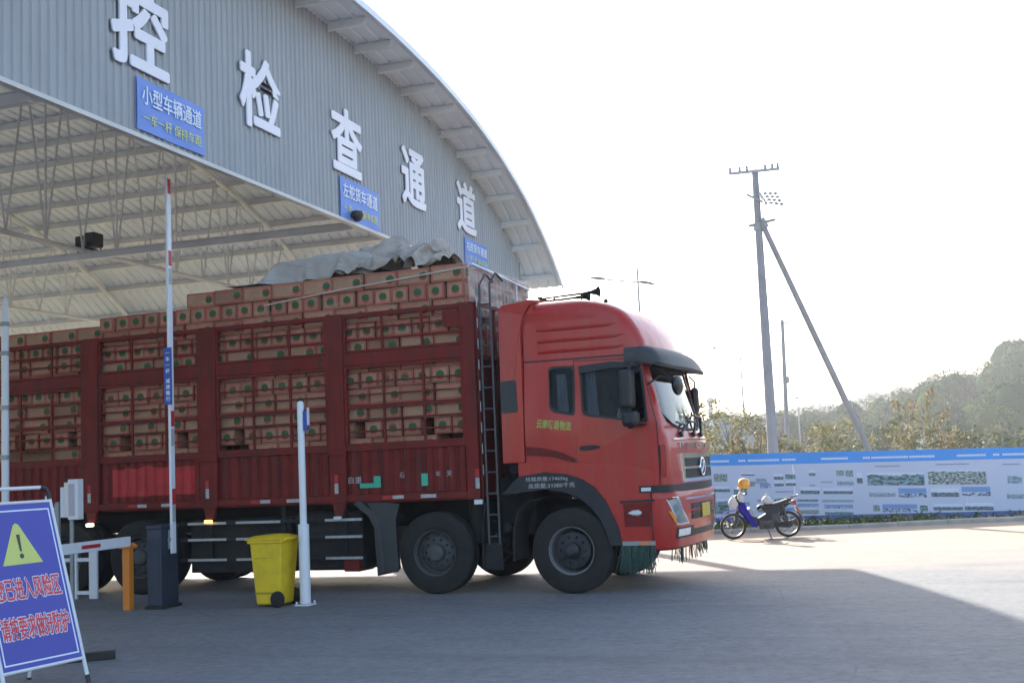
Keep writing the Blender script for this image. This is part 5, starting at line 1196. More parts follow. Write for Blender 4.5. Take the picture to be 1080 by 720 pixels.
 60, -149, 6, 61, -146, 18, 61, -145, 31, 61, -146, 44, 60, -142, 56, 60, -130, 59, 60, -116, 60, 60, -103, 64, 60, -90, 67, 60, -77, 69, 61, -64, 71, 62, -51, 71, 62, -38, 74, 61, -25, 71, 60, -12, 70, 60, 1, 68, 62, 14, 71, 60, 26, 66, 60, 36, 62, 61, 49, 56, 60, 64, 58, 60, 78, 57, 59, 93, 57, 59, 105, 63, 56, 114, 56, 57, 128, 57, 60, 133, 45, 60, 133, 30, 60, 134, 16, 62, 143, 6, 64, 155, 4,
 73, -149, 6, 73, -147, 18, 73, -149, 31, 73, -147, 44, 72, -143, 56, 72, -129, 57, 72, -116, 60, 72, -103, 64, 72, -91, 69, 73, -78, 68, 74, -65, 70, 74, -52, 71, 74, -39, 71, 74, -25, 71, 74, -12, 70, 73, 1, 68, 72, 13, 65, 71, 26, 62, 73, 38, 62, 72, 51, 60, 72, 64, 56, 72, 78, 57, 72, 90, 59, 70, 103, 57, 70, 116, 59, 70, 128, 55, 71, 131, 42, 72, 130, 28, 73, 132, 15, 74, 140, 5, 76, 153, 4,
 84, -151, 7, 84, -145, 18, 84, -144, 32, 84, -145, 44, 85, -142, 56, 85, -128, 57, 84, -116, 62, 84, -104, 68, 85, -91, 65, 86, -78, 67, 87, -66, 70, 88, -52, 70, 88, -39, 70, 87, -26, 70, 87, -13, 69, 86, 0, 67, 85, 13, 64, 84, 26, 60, 84, 38, 58, 84, 51, 57, 84, 64, 56, 84, 78, 57, 84, 90, 58, 84, 103, 58, 83, 116, 56, 84, 129, 54, 85, 130, 40, 86, 128, 26, 85, 130, 14, 86, 138, 4, 88, 151, 4,
 94, -158, 11, 96, -150, 21, 97, -144, 32, 97, -146, 46, 98, -140, 57, 98, -128, 62, 97, -117, 67, 98, -104, 62, 99, -91, 63, 100, -78, 66, 101, -66, 70, 101, -53, 68, 100, -40, 68, 100, -26, 68, 100, -13, 67, 99, 0, 65, 99, 12, 62, 98, 26, 61, 97, 38, 60, 97, 52, 60, 97, 65, 58, 96, 78, 57, 96, 91, 57, 96, 104, 57, 96, 118, 56, 96, 131, 53, 97, 132, 40, 97, 133, 26, 97, 132, 13, 98, 136, 4, 100, 150, 4,
 102, -167, 16, 102, -160, 27, 107, -152, 37, 112, -146, 48, 112, -138, 61, 110, -130, 65, 111, -116, 60, 112, -103, 58, 113, -90, 60, 114, -78, 64, 114, -66, 69, 113, -54, 66, 113, -40, 66, 112, -27, 66, 112, -14, 65, 111, 0, 63, 111, 12, 60, 110, 25, 58, 110, 38, 57, 110, 52, 56, 110, 64, 56, 109, 78, 56, 108, 91, 57, 108, 104, 57, 108, 118, 57, 109, 130, 52, 108, 128, 38, 107, 132, 26, 109, 129, 14, 110, 134, 4, 112, 148, 4,
 114, -164, 16, 114, -160, 29, 116, -156, 42, 119, -152, 55, 123, -142, 64, 124, -128, 61, 125, -115, 57, 125, -104, 61, 124, -92, 65, 123, -80, 62, 123, -67, 62, 124, -53, 64, 124, -40, 65, 124, -26, 64, 124, -14, 62, 123, 0, 60, 123, 12, 58, 123, 25, 57, 123, 38, 56, 123, 51, 56, 123, 64, 57, 122, 77, 56, 121, 91, 56, 120, 104, 58, 120, 118, 56, 118, 132, 54, 118, 134, 40, 119, 133, 27, 120, 130, 15, 122, 134, 4, 124, 148, 4,
 126, -157, 15, 127, -154, 28, 130, -153, 41, 134, -154, 55, 135, -142, 56, 137, -128, 59, 134, -118, 66, 135, -105, 66, 136, -92, 64, 135, -79, 62, 134, -66, 59, 136, -53, 60, 136, -40, 61, 136, -26, 61, 136, -14, 60, 135, 0, 59, 136, 12, 56, 136, 26, 56, 136, 38, 56, 136, 51, 56, 136, 63, 57, 135, 76, 56, 134, 90, 56, 133, 104, 57, 133, 117, 57, 132, 131, 54, 131, 132, 41, 132, 129, 28, 134, 129, 16, 136, 134, 4, 138, 148, 4,
 138, -154, 14, 141, -153, 27, 143, -156, 40, 146, -152, 51, 145, -143, 60, 145, -130, 66, 144, -118, 61, 143, -106, 57, 144, -93, 56, 145, -80, 56, 147, -66, 56, 148, -52, 58, 148, -39, 59, 148, -26, 59, 148, -13, 58, 147, 0, 60, 148, 13, 57, 148, 26, 59, 149, 38, 56, 148, 50, 60, 148, 62, 56, 148, 76, 56, 148, 89, 56, 146, 103, 56, 145, 117, 58, 145, 128, 55, 145, 134, 43, 146, 134, 30, 149, 132, 17, 152, 135, 5, 149, 144, 4,
 151, -152, 12, 153, -153, 26, 155, -155, 39, 157, -154, 52, 157, -144, 61, 156, -132, 60, 155, -119, 56, 156, -106, 56, 158, -92, 56, 160, -78, 56, 161, -65, 56, 162, -51, 57, 162, -38, 60, 160, -26, 58, 160, -13, 57, 159, 1, 58, 158, 15, 60, 160, 27, 56, 160, 40, 60, 160, 52, 56, 160, 64, 60, 161, 75, 56, 160, 89, 56, 160, 102, 56, 158, 116, 57, 158, 129, 56, 158, 134, 45, 160, 135, 32, 162, 138, 20, 164, 144, 7, 159, 155, 5,
 162, -152, 10, 164, -150, 24, 167, -152, 37, 169, -152, 50, 170, -144, 60, 169, -132, 56, 170, -118, 56, 171, -105, 56, 172, -91, 56, 174, -77, 56, 176, -64, 56, 176, -51, 60, 174, -39, 58, 173, -26, 56, 172, -13, 56, 170, 2, 56, 170, 15, 59, 170, 29, 60, 171, 41, 56, 170, 53, 60, 171, 66, 58, 170, 78, 60, 172, 89, 56, 172, 102, 56, 171, 116, 56, 170, 128, 55, 170, 139, 47, 168, 144, 35, 171, 148, 23, 172, 155, 11, 166, 161, 4,
 175, -152, 8, 177, -149, 21, 179, -147, 34, 181, -147, 47, 183, -143, 58, 183, -130, 56, 184, -117, 56, 185, -104, 56, 187, -90, 56, 188, -76, 56, 189, -63, 60, 188, -52, 58, 188, -39, 59, 186, -27, 58, 184, -13, 56, 182, 2, 58, 182, 16, 56, 181, 30, 60, 182, 41, 61, 181, 53, 58, 181, 66, 59, 182, 79, 59, 182, 92, 60, 184, 104, 56, 183, 117, 56, 182, 130, 55, 181, 140, 47, 179, 149, 38, 176, 158, 28, 173, 165, 16, 171, 172, 4,
 187, -158, 7, 188, -155, 20, 192, -150, 31, 194, -145, 43, 197, -144, 56, 197, -130, 56, 197, -117, 56, 198, -104, 57, 200, -90, 58, 202, -76, 59, 201, -64, 59, 201, -52, 58, 200, -40, 56, 199, -27, 59, 197, -13, 57, 195, 2, 56, 194, 16, 59, 193, 30, 58, 192, 42, 56, 194, 54, 58, 193, 66, 59, 194, 79, 56, 196, 93, 58, 197, 106, 59, 197, 120, 58, 194, 129, 52, 193, 137, 42, 186, 143, 32, 185, 152, 22, 184, 163, 14, 183, 174, 4,
 199, -163, 5, 200, -157, 17, 201, -150, 28, 204, -145, 40, 208, -141, 51, 204, -129, 50, 206, -117, 50, 207, -104, 50, 207, -90, 49, 209, -76, 50, 208, -64, 50, 207, -53, 49, 208, -40, 49, 208, -27, 50, 204, -13, 51, 206, 1, 53, 206, 16, 55, 204, 30, 56, 204, 42, 55, 206, 55, 56, 206, 67, 54, 207, 80, 52, 207, 94, 50, 206, 108, 48, 204, 120, 47, 208, 132, 46, 201, 135, 36, 194, 133, 25, 191, 142, 15, 192, 154, 7, 196, 167, 4,
 210, -158, 4, 205, -148, 10, 210, -144, 22, 213, -141, 34, 216, -137, 46, 210, -127, 42, 207, -117, 38, 207, -104, 38, 210, -90, 38, 208, -77, 38, 208, -65, 38, 204, -52, 37, 207, -40, 38, 208, -27, 38, 205, -13, 39, 207, 1, 41, 206, 15, 42, 206, 29, 43, 208, 42, 43, 209, 54, 42, 210, 68, 40, 209, 81, 38, 208, 95, 36, 205, 108, 34, 206, 121, 32, 216, 126, 36, 214, 134, 29, 206, 130, 20, 200, 134, 8, 204, 146, 4, 208, 159, 4,
 221, -152, 4, 214, -141, 5, 216, -135, 18, 219, -139, 28, 225, -134, 38, 219, -125, 34, 211, -118, 27, 208, -105, 26, 209, -92, 25, 208, -78, 25, 206, -65, 25, 207, -52, 25, 208, -39, 26, 208, -26, 26, 207, -13, 27, 207, 1, 28, 207, 15, 30, 208, 28, 30, 208, 41, 29, 209, 54, 28, 209, 68, 26, 208, 82, 23, 207, 95, 21, 207, 108, 20, 210, 121, 20, 221, 123, 25, 224, 132, 22, 216, 130, 12, 210, 128, 4, 215, 141, 4, 220, 153, 4,])
CLOTH_HEAP = (42, 33, [
 -165, -119, 33, -151, -134, 38, -139, -139, 46, -132, -136, 43, -132, -126, 38, -130, -118, 37, -133, -106, 27, -140, -95, 22, -147, -84, 20, -152, -73, 19, -158, -62, 20, -162, -49, 21, -163, -34, 22, -164, -20, 22, -158, -12, 30, -164, -2, 30, -168, 3, 40, -169, 11, 49, -165, 22, 58, -158, 26, 57, -154, 32, 58, -161, 40, 60, -170, 48, 64, -176, 59, 66, -180, 70, 68, -178, 80, 66, -174, 91, 62, -172, 102, 62, -170, 108, 52, -169, 116, 44, -160, 122, 42, -157, 133, 40, -158, 139, 38, -165, 140, 31,
 -156, -136, 37, -151, -144, 48, -140, -148, 45, -135, -138, 37, -134, -131, 30, -142, -118, 26, -146, -108, 20, -149, -96, 15, -151, -85, 10, -150, -73, 6, -147, -63, 10, -148, -53, 14, -152, -42, 16, -153, -25, 18, -154, -8, 22, -162, -4, 35, -171, -8, 45, -172, -2, 57, -167, 8, 64, -157, 20, 69, -150, 34, 67, -155, 39, 67, -159, 50, 70, -164, 62, 69, -167, 72, 67, -162, 82, 73, -159, 91, 70, -155, 101, 66, -154, 107, 56, -154, 114, 45, -156, 120, 34, -156, 132, 33, -154, 139, 32, -160, 147, 29,
 -160, -144, 33, -154, -146, 34, -144, -147, 25, -142, -138, 22, -137, -130, 18, -137, -117, 18, -138, -109, 14, -141, -100, 11, -140, -88, 7, -140, -76, 8, -143, -66, 14, -140, -57, 20, -147, -50, 27, -152, -38, 31, -152, -22, 32, -147, -5, 34, -160, 1, 41, -165, 3, 53, -159, 7, 63, -148, 19, 68, -140, 33, 67, -144, 42, 57, -146, 51, 57, -148, 62, 60, -150, 69, 66, -147, 78, 73, -148, 87, 70, -149, 96, 61, -147, 105, 53, -144, 116, 46, -142, 127, 44, -145, 135, 35, -142, 141, 24, -142, 152, 25,
 -168, -147, 19, -159, -142, 10, -147, -140, 7, -144, -136, 10, -135, -131, 14, -132, -122, 18, -128, -115, 19, -128, -105, 24, -134, -94, 27, -140, -83, 27, -134, -75, 26, -141, -63, 28, -146, -52, 31, -144, -40, 33, -151, -34, 42, -151, -20, 46, -144, -6, 47, -147, 7, 49, -147, 9, 61, -138, 18, 66, -137, 31, 56, -142, 44, 50, -138, 55, 52, -138, 62, 58, -141, 73, 65, -142, 78, 77, -139, 90, 74, -137, 97, 65, -140, 108, 61, -140, 118, 53, -136, 126, 45, -133, 134, 37, -131, 143, 28, -132, 154, 25,
 -161, -156, 18, -153, -152, 12, -143, -149, 5, -134, -140, 5, -124, -133, 16, -129, -132, 28, -125, -123, 38, -125, -113, 45, -129, -102, 49, -134, -91, 50, -139, -78, 48, -129, -71, 44, -141, -59, 43, -146, -46, 42, -144, -34, 42, -143, -24, 47, -142, -15, 56, -142, -2, 61, -135, 10, 60, -131, 17, 62, -131, 31, 56, -133, 44, 52, -136, 50, 54, -137, 60, 64, -130, 70, 72, -128, 80, 80, -122, 92, 80, -124, 104, 82, -124, 115, 78, -125, 126, 71, -126, 134, 61, -128, 143, 51, -127, 152, 42, -125, 160, 33,
 -152, -165, 19, -144, -157, 18, -131, -154, 11, -124, -142, 20, -116, -136, 29, -119, -132, 41, -112, -120, 40, -110, -108, 42, -114, -97, 45, -118, -87, 51, -125, -84, 62, -131, -72, 64, -125, -60, 56, -134, -50, 55, -141, -36, 54, -140, -27, 51, -135, -17, 52, -135, -4, 57, -131, 8, 63, -126, 17, 66, -126, 28, 70, -127, 40, 68, -121, 50, 65, -121, 61, 70, -116, 70, 80, -112, 83, 86, -108, 95, 92, -107, 108, 94, -106, 120, 92, -105, 131, 86, -105, 140, 77, -105, 148, 67, -103, 155, 56, -100, 159, 45,
 -124, -167, 16, -122, -162, 26, -118, -150, 24, -112, -146, 26, -111, -134, 29, -112, -127, 35, -106, -120, 46, -112, -110, 52, -113, -98, 53, -108, -87, 56, -109, -80, 63, -117, -78, 74, -124, -64, 76, -124, -49, 66, -127, -38, 60, -134, -28, 63, -136, -16, 63, -130, -7, 65, -124, 6, 71, -116, 17, 74, -107, 25, 75, -106, 37, 77, -108, 48, 81, -108, 60, 84, -103, 72, 85, -101, 83, 91, -99, 95, 98, -96, 108, 99, -95, 121, 96, -96, 132, 91, -96, 142, 84, -92, 150, 74, -89, 152, 63, -85, 159, 53,
 -118, -167, 10, -114, -159, 12, -110, -148, 15, -106, -146, 26, -105, -134, 29, -104, -130, 38, -102, -120, 44, -104, -107, 47, -108, -97, 54, -111, -91, 64, -102, -84, 68, -103, -78, 75, -111, -68, 76, -114, -54, 81, -118, -39, 74, -117, -27, 66, -124, -17, 73, -122, -6, 72, -114, 6, 77, -107, 12, 85, -100, 23, 92, -101, 35, 93, -96, 47, 91, -93, 58, 87, -93, 71, 88, -92, 82, 92, -92, 93, 96, -90, 106, 97, -89, 117, 93, -86, 128, 89, -85, 138, 82, -82, 146, 74, -77, 152, 65, -74, 158, 55,
 -110, -174, 6, -108, -160, 5, -105, -149, 13, -103, -147, 26, -97, -139, 33, -98, -134, 42, -101, -126, 51, -102, -113, 55, -104, -99, 56, -103, -88, 59, -98, -88, 71, -99, -78, 78, -101, -70, 70, -106, -56, 72, -105, -43, 78, -108, -28, 79, -107, -18, 75, -107, -8, 76, -102, 3, 80, -98, 15, 89, -98, 22, 104, -92, 31, 101, -90, 42, 95, -88, 57, 96, -88, 70, 88, -82, 80, 90, -79, 90, 93, -76, 102, 96, -74, 113, 91, -71, 123, 86, -69, 133, 79, -65, 142, 72, -62, 144, 61, -58, 147, 52,
 -103, -170, 4, -103, -160, 14, -98, -149, 15, -96, -143, 24, -90, -143, 35, -90, -137, 45, -91, -125, 52, -96, -114, 57, -96, -102, 58, -98, -90, 62, -97, -80, 68, -92, -77, 78, -96, -67, 76, -102, -58, 74, -97, -45, 72, -98, -31, 74, -96, -20, 81, -96, -9, 80, -96, 2, 83, -93, 12, 96, -90, 23, 102, -89, 34, 109, -88, 42, 99, -80, 54, 91, -84, 68, 87, -73, 79, 88, -68, 90, 89, -63, 100, 91, -61, 111, 89, -61, 118, 79, -57, 130, 81, -58, 133, 69, -56, 137, 57, -52, 145, 47,
 -92, -169, 13, -91, -156, 17, -88, -145, 14, -87, -137, 24, -86, -134, 32, -81, -135, 44, -82, -127, 54, -86, -115, 55, -88, -104, 62, -90, -93, 63, -90, -82, 68, -87, -76, 71, -92, -67, 77, -96, -57, 72, -97, -47, 80, -96, -33, 81, -90, -21, 80, -88, -9, 82, -90, 2, 84, -91, 15, 88, -88, 26, 96, -81, 30, 104, -81, 41, 98, -77, 57, 100, -77, 63, 84, -67, 76, 84, -63, 88, 83, -56, 99, 84, -55, 108, 85, -54, 118, 82, -52, 130, 81, -51, 139, 73, -46, 140, 63, -44, 146, 52,
 -86, -168, 12, -83, -158, 16, -82, -151, 20, -80, -144, 27, -78, -138, 35, -76, -126, 41, -73, -127, 54, -77, -114, 55, -79, -106, 62, -81, -93, 63, -82, -84, 68, -82, -76, 73, -85, -67, 73, -87, -56, 74, -88, -45, 76, -87, -34, 79, -84, -23, 83, -83, -12, 84, -82, 0, 87, -84, 12, 84, -81, 22, 90, -81, 34, 95, -72, 42, 98, -68, 56, 96, -69, 60, 81, -58, 74, 86, -57, 86, 79, -53, 96, 81, -52, 108, 78, -46, 119, 76, -39, 130, 82, -37, 140, 74, -39, 151, 69, -44, 158, 60,
 -79, -172, 13, -76, -160, 14, -74, -150, 16, -74, -145, 26, -73, -135, 32, -70, -132, 44, -66, -124, 52, -68, -113, 55, -70, -108, 63, -71, -94, 64, -74, -86, 68, -75, -75, 73, -74, -64, 73, -78, -58, 82, -78, -46, 78, -76, -35, 84, -72, -24, 87, -71, -12, 88, -71, -4, 82, -72, 9, 82, -74, 23, 82, -73, 35, 86, -69, 42, 94, -64, 54, 93, -60, 60, 78, -57, 73, 79, -52, 84, 81, -51, 93, 75, -48, 107, 74, -36, 120, 73, -27, 131, 73, -23, 138, 67, -26, 145, 57, -32, 147, 52,
 -74, -175, 18, -71, -163, 15, -74, -154, 24, -68, -143, 24, -68, -135, 31, -65, -132, 43, -60, -124, 51, -59, -111, 56, -62, -108, 62, -63, -97, 66, -64, -86, 67, -68, -78, 74, -66, -68, 82, -66, -57, 76, -64, -47, 83, -60, -35, 82, -58, -22, 79, -59, -16, 88, -61, -6, 91, -59, 6, 83, -61, 20, 82, -62, 32, 86, -59, 43, 88, -56, 51, 89, -52, 60, 81, -53, 72, 78, -50, 83, 76, -48, 92, 73, -42, 105, 70, -29, 120, 70, -14, 131, 72, -10, 142, 64, -14, 149, 54, -22, 144, 46,
 -65, -175, 14, -66, -163, 20, -70, -152, 16, -66, -146, 24, -62, -137, 30, -61, -132, 42, -56, -124, 50, -53, -117, 58, -56, -108, 58, -55, -97, 64, -58, -90, 72, -57, -81, 78, -56, -69, 75, -53, -58, 83, -51, -46, 78, -46, -32, 78, -48, -24, 84, -48, -20, 92, -51, -8, 93, -54, 5, 92, -51, 17, 86, -52, 30, 84, -50, 40, 90, -48, 50, 88, -48, 59, 81, -49, 70, 76, -47, 80, 72, -44, 90, 70, -35, 103, 68, -24, 119, 68, -7, 128, 65, -4, 141, 60, -8, 146, 49, -18, 144, 40,
 -60, -175, 18, -63, -162, 16, -63, -152, 15, -61, -146, 25, -58, -142, 36, -56, -131, 42, -52, -124, 50, -48, -117, 56, -48, -108, 63, -48, -100, 67, -49, -89, 68, -48, -80, 77, -48, -68, 77, -44, -57, 83, -44, -45, 78, -38, -36, 86, -39, -26, 81, -42, -20, 90, -46, -8, 91, -48, 6, 88, -49, 18, 96, -48, 30, 92, -45, 39, 86, -44, 51, 87, -43, 60, 82, -44, 68, 74, -42, 78, 70, -39, 88, 67, -31, 102, 64, -16, 114, 66, -12, 129, 57, 0, 135, 56, -6, 141, 46, -16, 132, 42,
 -51, -174, 15, -57, -164, 11, -58, -154, 18, -57, -150, 28, -54, -139, 34, -52, -128, 38, -48, -124, 47, -45, -116, 54, -45, -105, 59, -43, -100, 67, -43, -93, 73, -42, -82, 78, -40, -69, 78, -38, -57, 80, -37, -47, 81, -32, -36, 83, -30, -24, 85, -34, -13, 87, -41, -6, 94, -45, 6, 97, -42, 18, 95, -44, 30, 94, -41, 38, 86, -39, 50, 86, -39, 60, 82, -38, 68, 73, -37, 76, 70, -35, 86, 66, -29, 100, 61, -18, 114, 61, -10, 123, 54, -5, 131, 49, -3, 132, 39, -22, 123, 37,
 -42, -174, 12, -46, -163, 9, -46, -155, 18, -46, -147, 26, -45, -139, 33, -44, -132, 40, -43, -121, 43, -42, -116, 51, -41, -104, 56, -38, -100, 66, -38, -93, 72, -37, -84, 80, -37, -72, 86, -37, -62, 91, -37, -50, 96, -37, -39, 100, -36, -27, 104, -34, -14, 107, -34, -2, 109, -34, 10, 105, -35, 20, 99, -35, 31, 95, -35, 43, 92, -34, 48, 82, -32, 57, 78, -34, 67, 73, -32, 76, 68, -31, 85, 62, -26, 98, 58, -18, 111, 56, -5, 116, 54, -2, 122, 46, -7, 119, 36, -22, 127, 21,
 -31, -174, 9, -34, -164, 8, -32, -156, 18, -33, -148, 27, -38, -142, 36, -38, -134, 44, -38, -122, 45, -38, -113, 47, -37, -104, 53, -32, -100, 63, -31, -89, 68, -30, -79, 71, -29, -67, 75, -27, -56, 80, -24, -44, 84, -24, -33, 87, -20, -21, 90, -16, -10, 96, -14, -1, 104, -17, 8, 96, -21, 19, 92, -26, 30, 91, -28, 38, 83, -28, 50, 81, -27, 56, 73, -28, 66, 68, -22, 77, 68, -26, 85, 58, -22, 97, 54, -17, 108, 52, -8, 113, 47, -1, 113, 38, -8, 123, 22, -15, 134, 13,
 -22, -167, 8, -28, -164, 17, -34, -166, 25, -30, -157, 31, -28, -146, 35, -32, -135, 37, -33, -122, 39, -32, -112, 43, -31, -101, 47, -24, -95, 56, -22, -84, 61, -18, -75, 68, -18, -63, 68, -17, -56, 78, -16, -46, 84, -12, -35, 89, -12, -22, 92, -5, -14, 98, -1, -2, 102, -6, 9, 103, -9, 22, 102, -12, 33, 98, -15, 40, 88, -18, 46, 76, -21, 57, 69, -22, 67, 63, -19, 77, 62, -20, 87, 58, -22, 95, 50, -13, 102, 45, -10, 108, 39, -10, 113, 26, -14, 118, 12, -5, 134, 9,
 -14, -167, 9, -22, -169, 19, -22, -168, 24, -24, -157, 27, -23, -145, 29, -24, -133, 32, -23, -124, 36, -23, -111, 37, -20, -104, 47, -18, -95, 54, -12, -84, 59, -15, -74, 62, -12, -62, 65, -12, -51, 68, -8, -41, 73, 0, -37, 81, -6, -25, 80, -9, -13, 84, -7, -1, 90, -2, 10, 94, -5, 20, 97, -3, 32, 94, -5, 43, 88, -11, 52, 81, -17, 58, 72, -16, 67, 64, -16, 75, 56, -16, 82, 52, -14, 90, 45, -10, 98, 38, -10, 101, 26, -6, 106, 16, -5, 119, 8, 0, 131, 13,
 -10, -162, 12, -18, -168, 20, -19, -171, 28, -19, -160, 32, -19, -148, 35, -18, -136, 38, -17, -123, 35, -16, -111, 37, -16, -101, 42, -15, -90, 43, -9, -80, 46, -9, -67, 48, -6, -55, 50, 0, -44, 54, 6, -35, 59, 11, -27, 67, 16, -22, 76, 10, -11, 78, 3, -2, 71, -5, 10, 74, -8, 22, 80, -5, 32, 86, -12, 38, 80, -12, 48, 73, -10, 57, 65, -11, 68, 62, -9, 76, 53, -9, 86, 52, -10, 94, 47, -2, 97, 37, 2, 101, 25, 0, 112, 19, 0, 120, 10, 5, 128, 8,
 2, -164, 13, -8, -166, 24, -12, -169, 29, -12, -157, 26, -11, -144, 28, -7, -132, 32, -4, -122, 41, -2, -109, 42, 0, -97, 37, 1, -85, 37, 2, -74, 32, 5, -62, 34, 8, -51, 39, 10, -46, 49, 16, -35, 53, 19, -25, 59, 20, -15, 66, 24, -6, 74, 24, 4, 78, 16, 15, 75, 9, 18, 63, 10, 28, 72, 5, 40, 75, 2, 50, 71, 1, 61, 64, 1, 72, 62, 0, 84, 56, 0, 91, 46, -2, 99, 42, -4, 107, 36, 1, 110, 25, 2, 115, 21, 4, 123, 11, 11, 126, 4,
 15, -166, 16, 7, -168, 25, 4, -164, 35, 5, -152, 36, 11, -141, 32, 14, -129, 37, 19, -117, 37, 22, -104, 38, 20, -94, 31, 19, -84, 28, 14, -75, 32, 16, -62, 32, 14, -55, 42, 21, -46, 46, 24, -37, 54, 27, -31, 64, 29, -20, 69, 29, -6, 74, 32, 6, 70, 29, 18, 70, 24, 25, 72, 22, 32, 62, 15, 40, 54, 7, 48, 56, 5, 60, 55, 4, 72, 51, 4, 83, 47, 8, 93, 42, 4, 100, 36, 1, 109, 38, 5, 116, 30, 10, 119, 20, 9, 126, 16, 14, 131, 7,
 29, -170, 20, 25, -165, 28, 24, -154, 30, 26, -146, 28, 33, -136, 32, 37, -124, 32, 39, -112, 32, 35, -103, 32, 30, -94, 35, 26, -82, 36, 15, -75, 38, 24, -64, 39, 28, -55, 51, 25, -51, 62, 35, -45, 61, 40, -36, 58, 40, -22, 62, 39, -9, 70, 37, 6, 76, 34, 20, 75, 29, 29, 71, 27, 41, 73, 20, 48, 69, 20, 55, 60, 17, 65, 53, 14, 74, 46, 9, 84, 43, 10, 90, 33, 12, 101, 36, 8, 112, 38, 7, 120, 33, 9, 125, 26, 8, 133, 18, 12, 139, 8,
 40, -173, 28, 42, -162, 30, 41, -154, 24, 44, -144, 23, 46, -133, 22, 49, -122, 26, 46, -113, 33, 38, -104, 39, 26, -97, 40, 24, -86, 47, 33, -78, 44, 35, -66, 55, 30, -60, 67, 36, -54, 66, 40, -46, 73, 42, -34, 68, 48, -23, 61, 43, -10, 61, 45, 4, 67, 41, 18, 69, 38, 32, 70, 30, 43, 68, 24, 52, 64, 23, 60, 70, 21, 72, 65, 20, 82, 57, 21, 88, 47, 20, 95, 38, 11, 98, 46, 9, 111, 42, 12, 123, 36, 12, 129, 27, 10, 138, 21, 14, 146, 12,
 49, -174, 29, 45, -165, 21, 47, -154, 15, 51, -144, 21, 54, -135, 27, 46, -127, 34, 34, -119, 37, 25, -111, 48, 33, -100, 52, 34, -92, 53, 31, -81, 61, 32, -70, 68, 38, -61, 72, 42, -57, 68, 41, -46, 63, 48, -34, 61, 53, -22, 59, 52, -9, 61, 47, 2, 61, 43, 15, 59, 40, 27, 60, 36, 42, 62, 33, 54, 63, 28, 62, 69, 27, 69, 61, 27, 77, 51, 28, 87, 45, 28, 99, 41, 17, 102, 43, 13, 110, 44, 16, 122, 36, 20, 131, 25, 16, 144, 24, 18, 146, 17,
 54, -171, 31, 54, -165, 20, 49, -159, 21, 47, -148, 28, 42, -144, 36, 36, -133, 46, 34, -122, 57, 39, -109, 64, 40, -101, 59, 38, -91, 63, 37, -82, 61, 44, -74, 66, 49, -63, 64, 50, -55, 53, 54, -43, 51, 57, -30, 52, 58, -18, 54, 56, -6, 54, 51, 4, 56, 52, 15, 60, 48, 26, 57, 46, 39, 54, 44, 51, 61, 38, 62, 64, 32, 72, 62, 31, 83, 58, 30, 90, 50, 28, 94, 47, 22, 106, 48, 18, 114, 45, 23, 128, 40, 26, 136, 30, 21, 147, 24, 24, 151, 20,
 63, -172, 32, 59, -162, 28, 56, -154, 30, 56, -148, 40, 52, -134, 45, 45, -130, 56, 44, -120, 66, 48, -112, 63, 47, -101, 57, 48, -93, 58, 54, -84, 56, 60, -73, 51, 66, -61, 48, 72, -51, 54, 74, -39, 50, 76, -27, 53, 76, -16, 57, 71, -4, 56, 64, 7, 60, 57, 18, 58, 55, 28, 59, 50, 38, 63, 50, 50, 61, 51, 63, 60, 47, 75, 59, 38, 82, 60, 32, 88, 59, 24, 96, 59, 23, 108, 56, 26, 120, 47, 29, 128, 36, 24, 142, 36, 24, 150, 30, 31, 156, 23,
 71, -170, 29, 69, -161, 30, 60, -153, 35, 63, -141, 41, 56, -132, 48, 55, -128, 59, 56, -122, 60, 61, -112, 62, 68, -102, 56, 68, -91, 63, 77, -81, 59, 83, -70, 56, 88, -58, 54, 90, -46, 52, 85, -37, 60, 85, -26, 62, 88, -14, 64, 88, -2, 62, 81, 10, 57, 72, 21, 56, 64, 32, 60, 56, 42, 57, 54, 51, 65, 48, 60, 69, 43, 72, 68, 40, 84, 68, 37, 94, 68, 35, 103, 62, 32, 109, 51, 31, 121, 47, 33, 132, 42, 32, 142, 37, 32, 149, 32, 44, 158, 25,
 75, -166, 22, 72, -156, 27, 68, -147, 30, 70, -144, 42, 69, -133, 44, 69, -121, 43, 70, -108, 44, 75, -100, 53, 84, -96, 60, 89, -89, 69, 90, -77, 71, 92, -65, 69, 90, -54, 62, 96, -43, 64, 92, -33, 68, 90, -26, 74, 88, -14, 80, 88, -2, 79, 88, 10, 74, 88, 22, 67, 82, 34, 62, 73, 46, 62, 65, 56, 64, 58, 65, 68, 53, 75, 71, 49, 85, 71, 46, 96, 67, 42, 100, 56, 39, 110, 48, 40, 118, 44, 40, 127, 36, 41, 138, 31, 47, 149, 26, 62, 159, 26,
 81, -154, 14, 86, -146, 20, 80, -136, 26, 81, -131, 28, 82, -120, 32, 88, -113, 36, 88, -104, 37, 90, -99, 47, 92, -93, 54, 97, -84, 63, 97, -76, 72, 99, -67, 66, 97, -55, 63, 100, -45, 69, 98, -32, 68, 94, -24, 77, 95, -10, 76, 100, -2, 83, 97, 10, 87, 94, 22, 85, 96, 34, 79, 90, 45, 77, 82, 54, 80, 76, 66, 81, 73, 77, 80, 70, 86, 71, 65, 88, 60, 62, 96, 52, 61, 106, 47, 60, 118, 48, 59, 130, 46, 61, 140, 39, 69, 148, 31, 82, 157, 26,
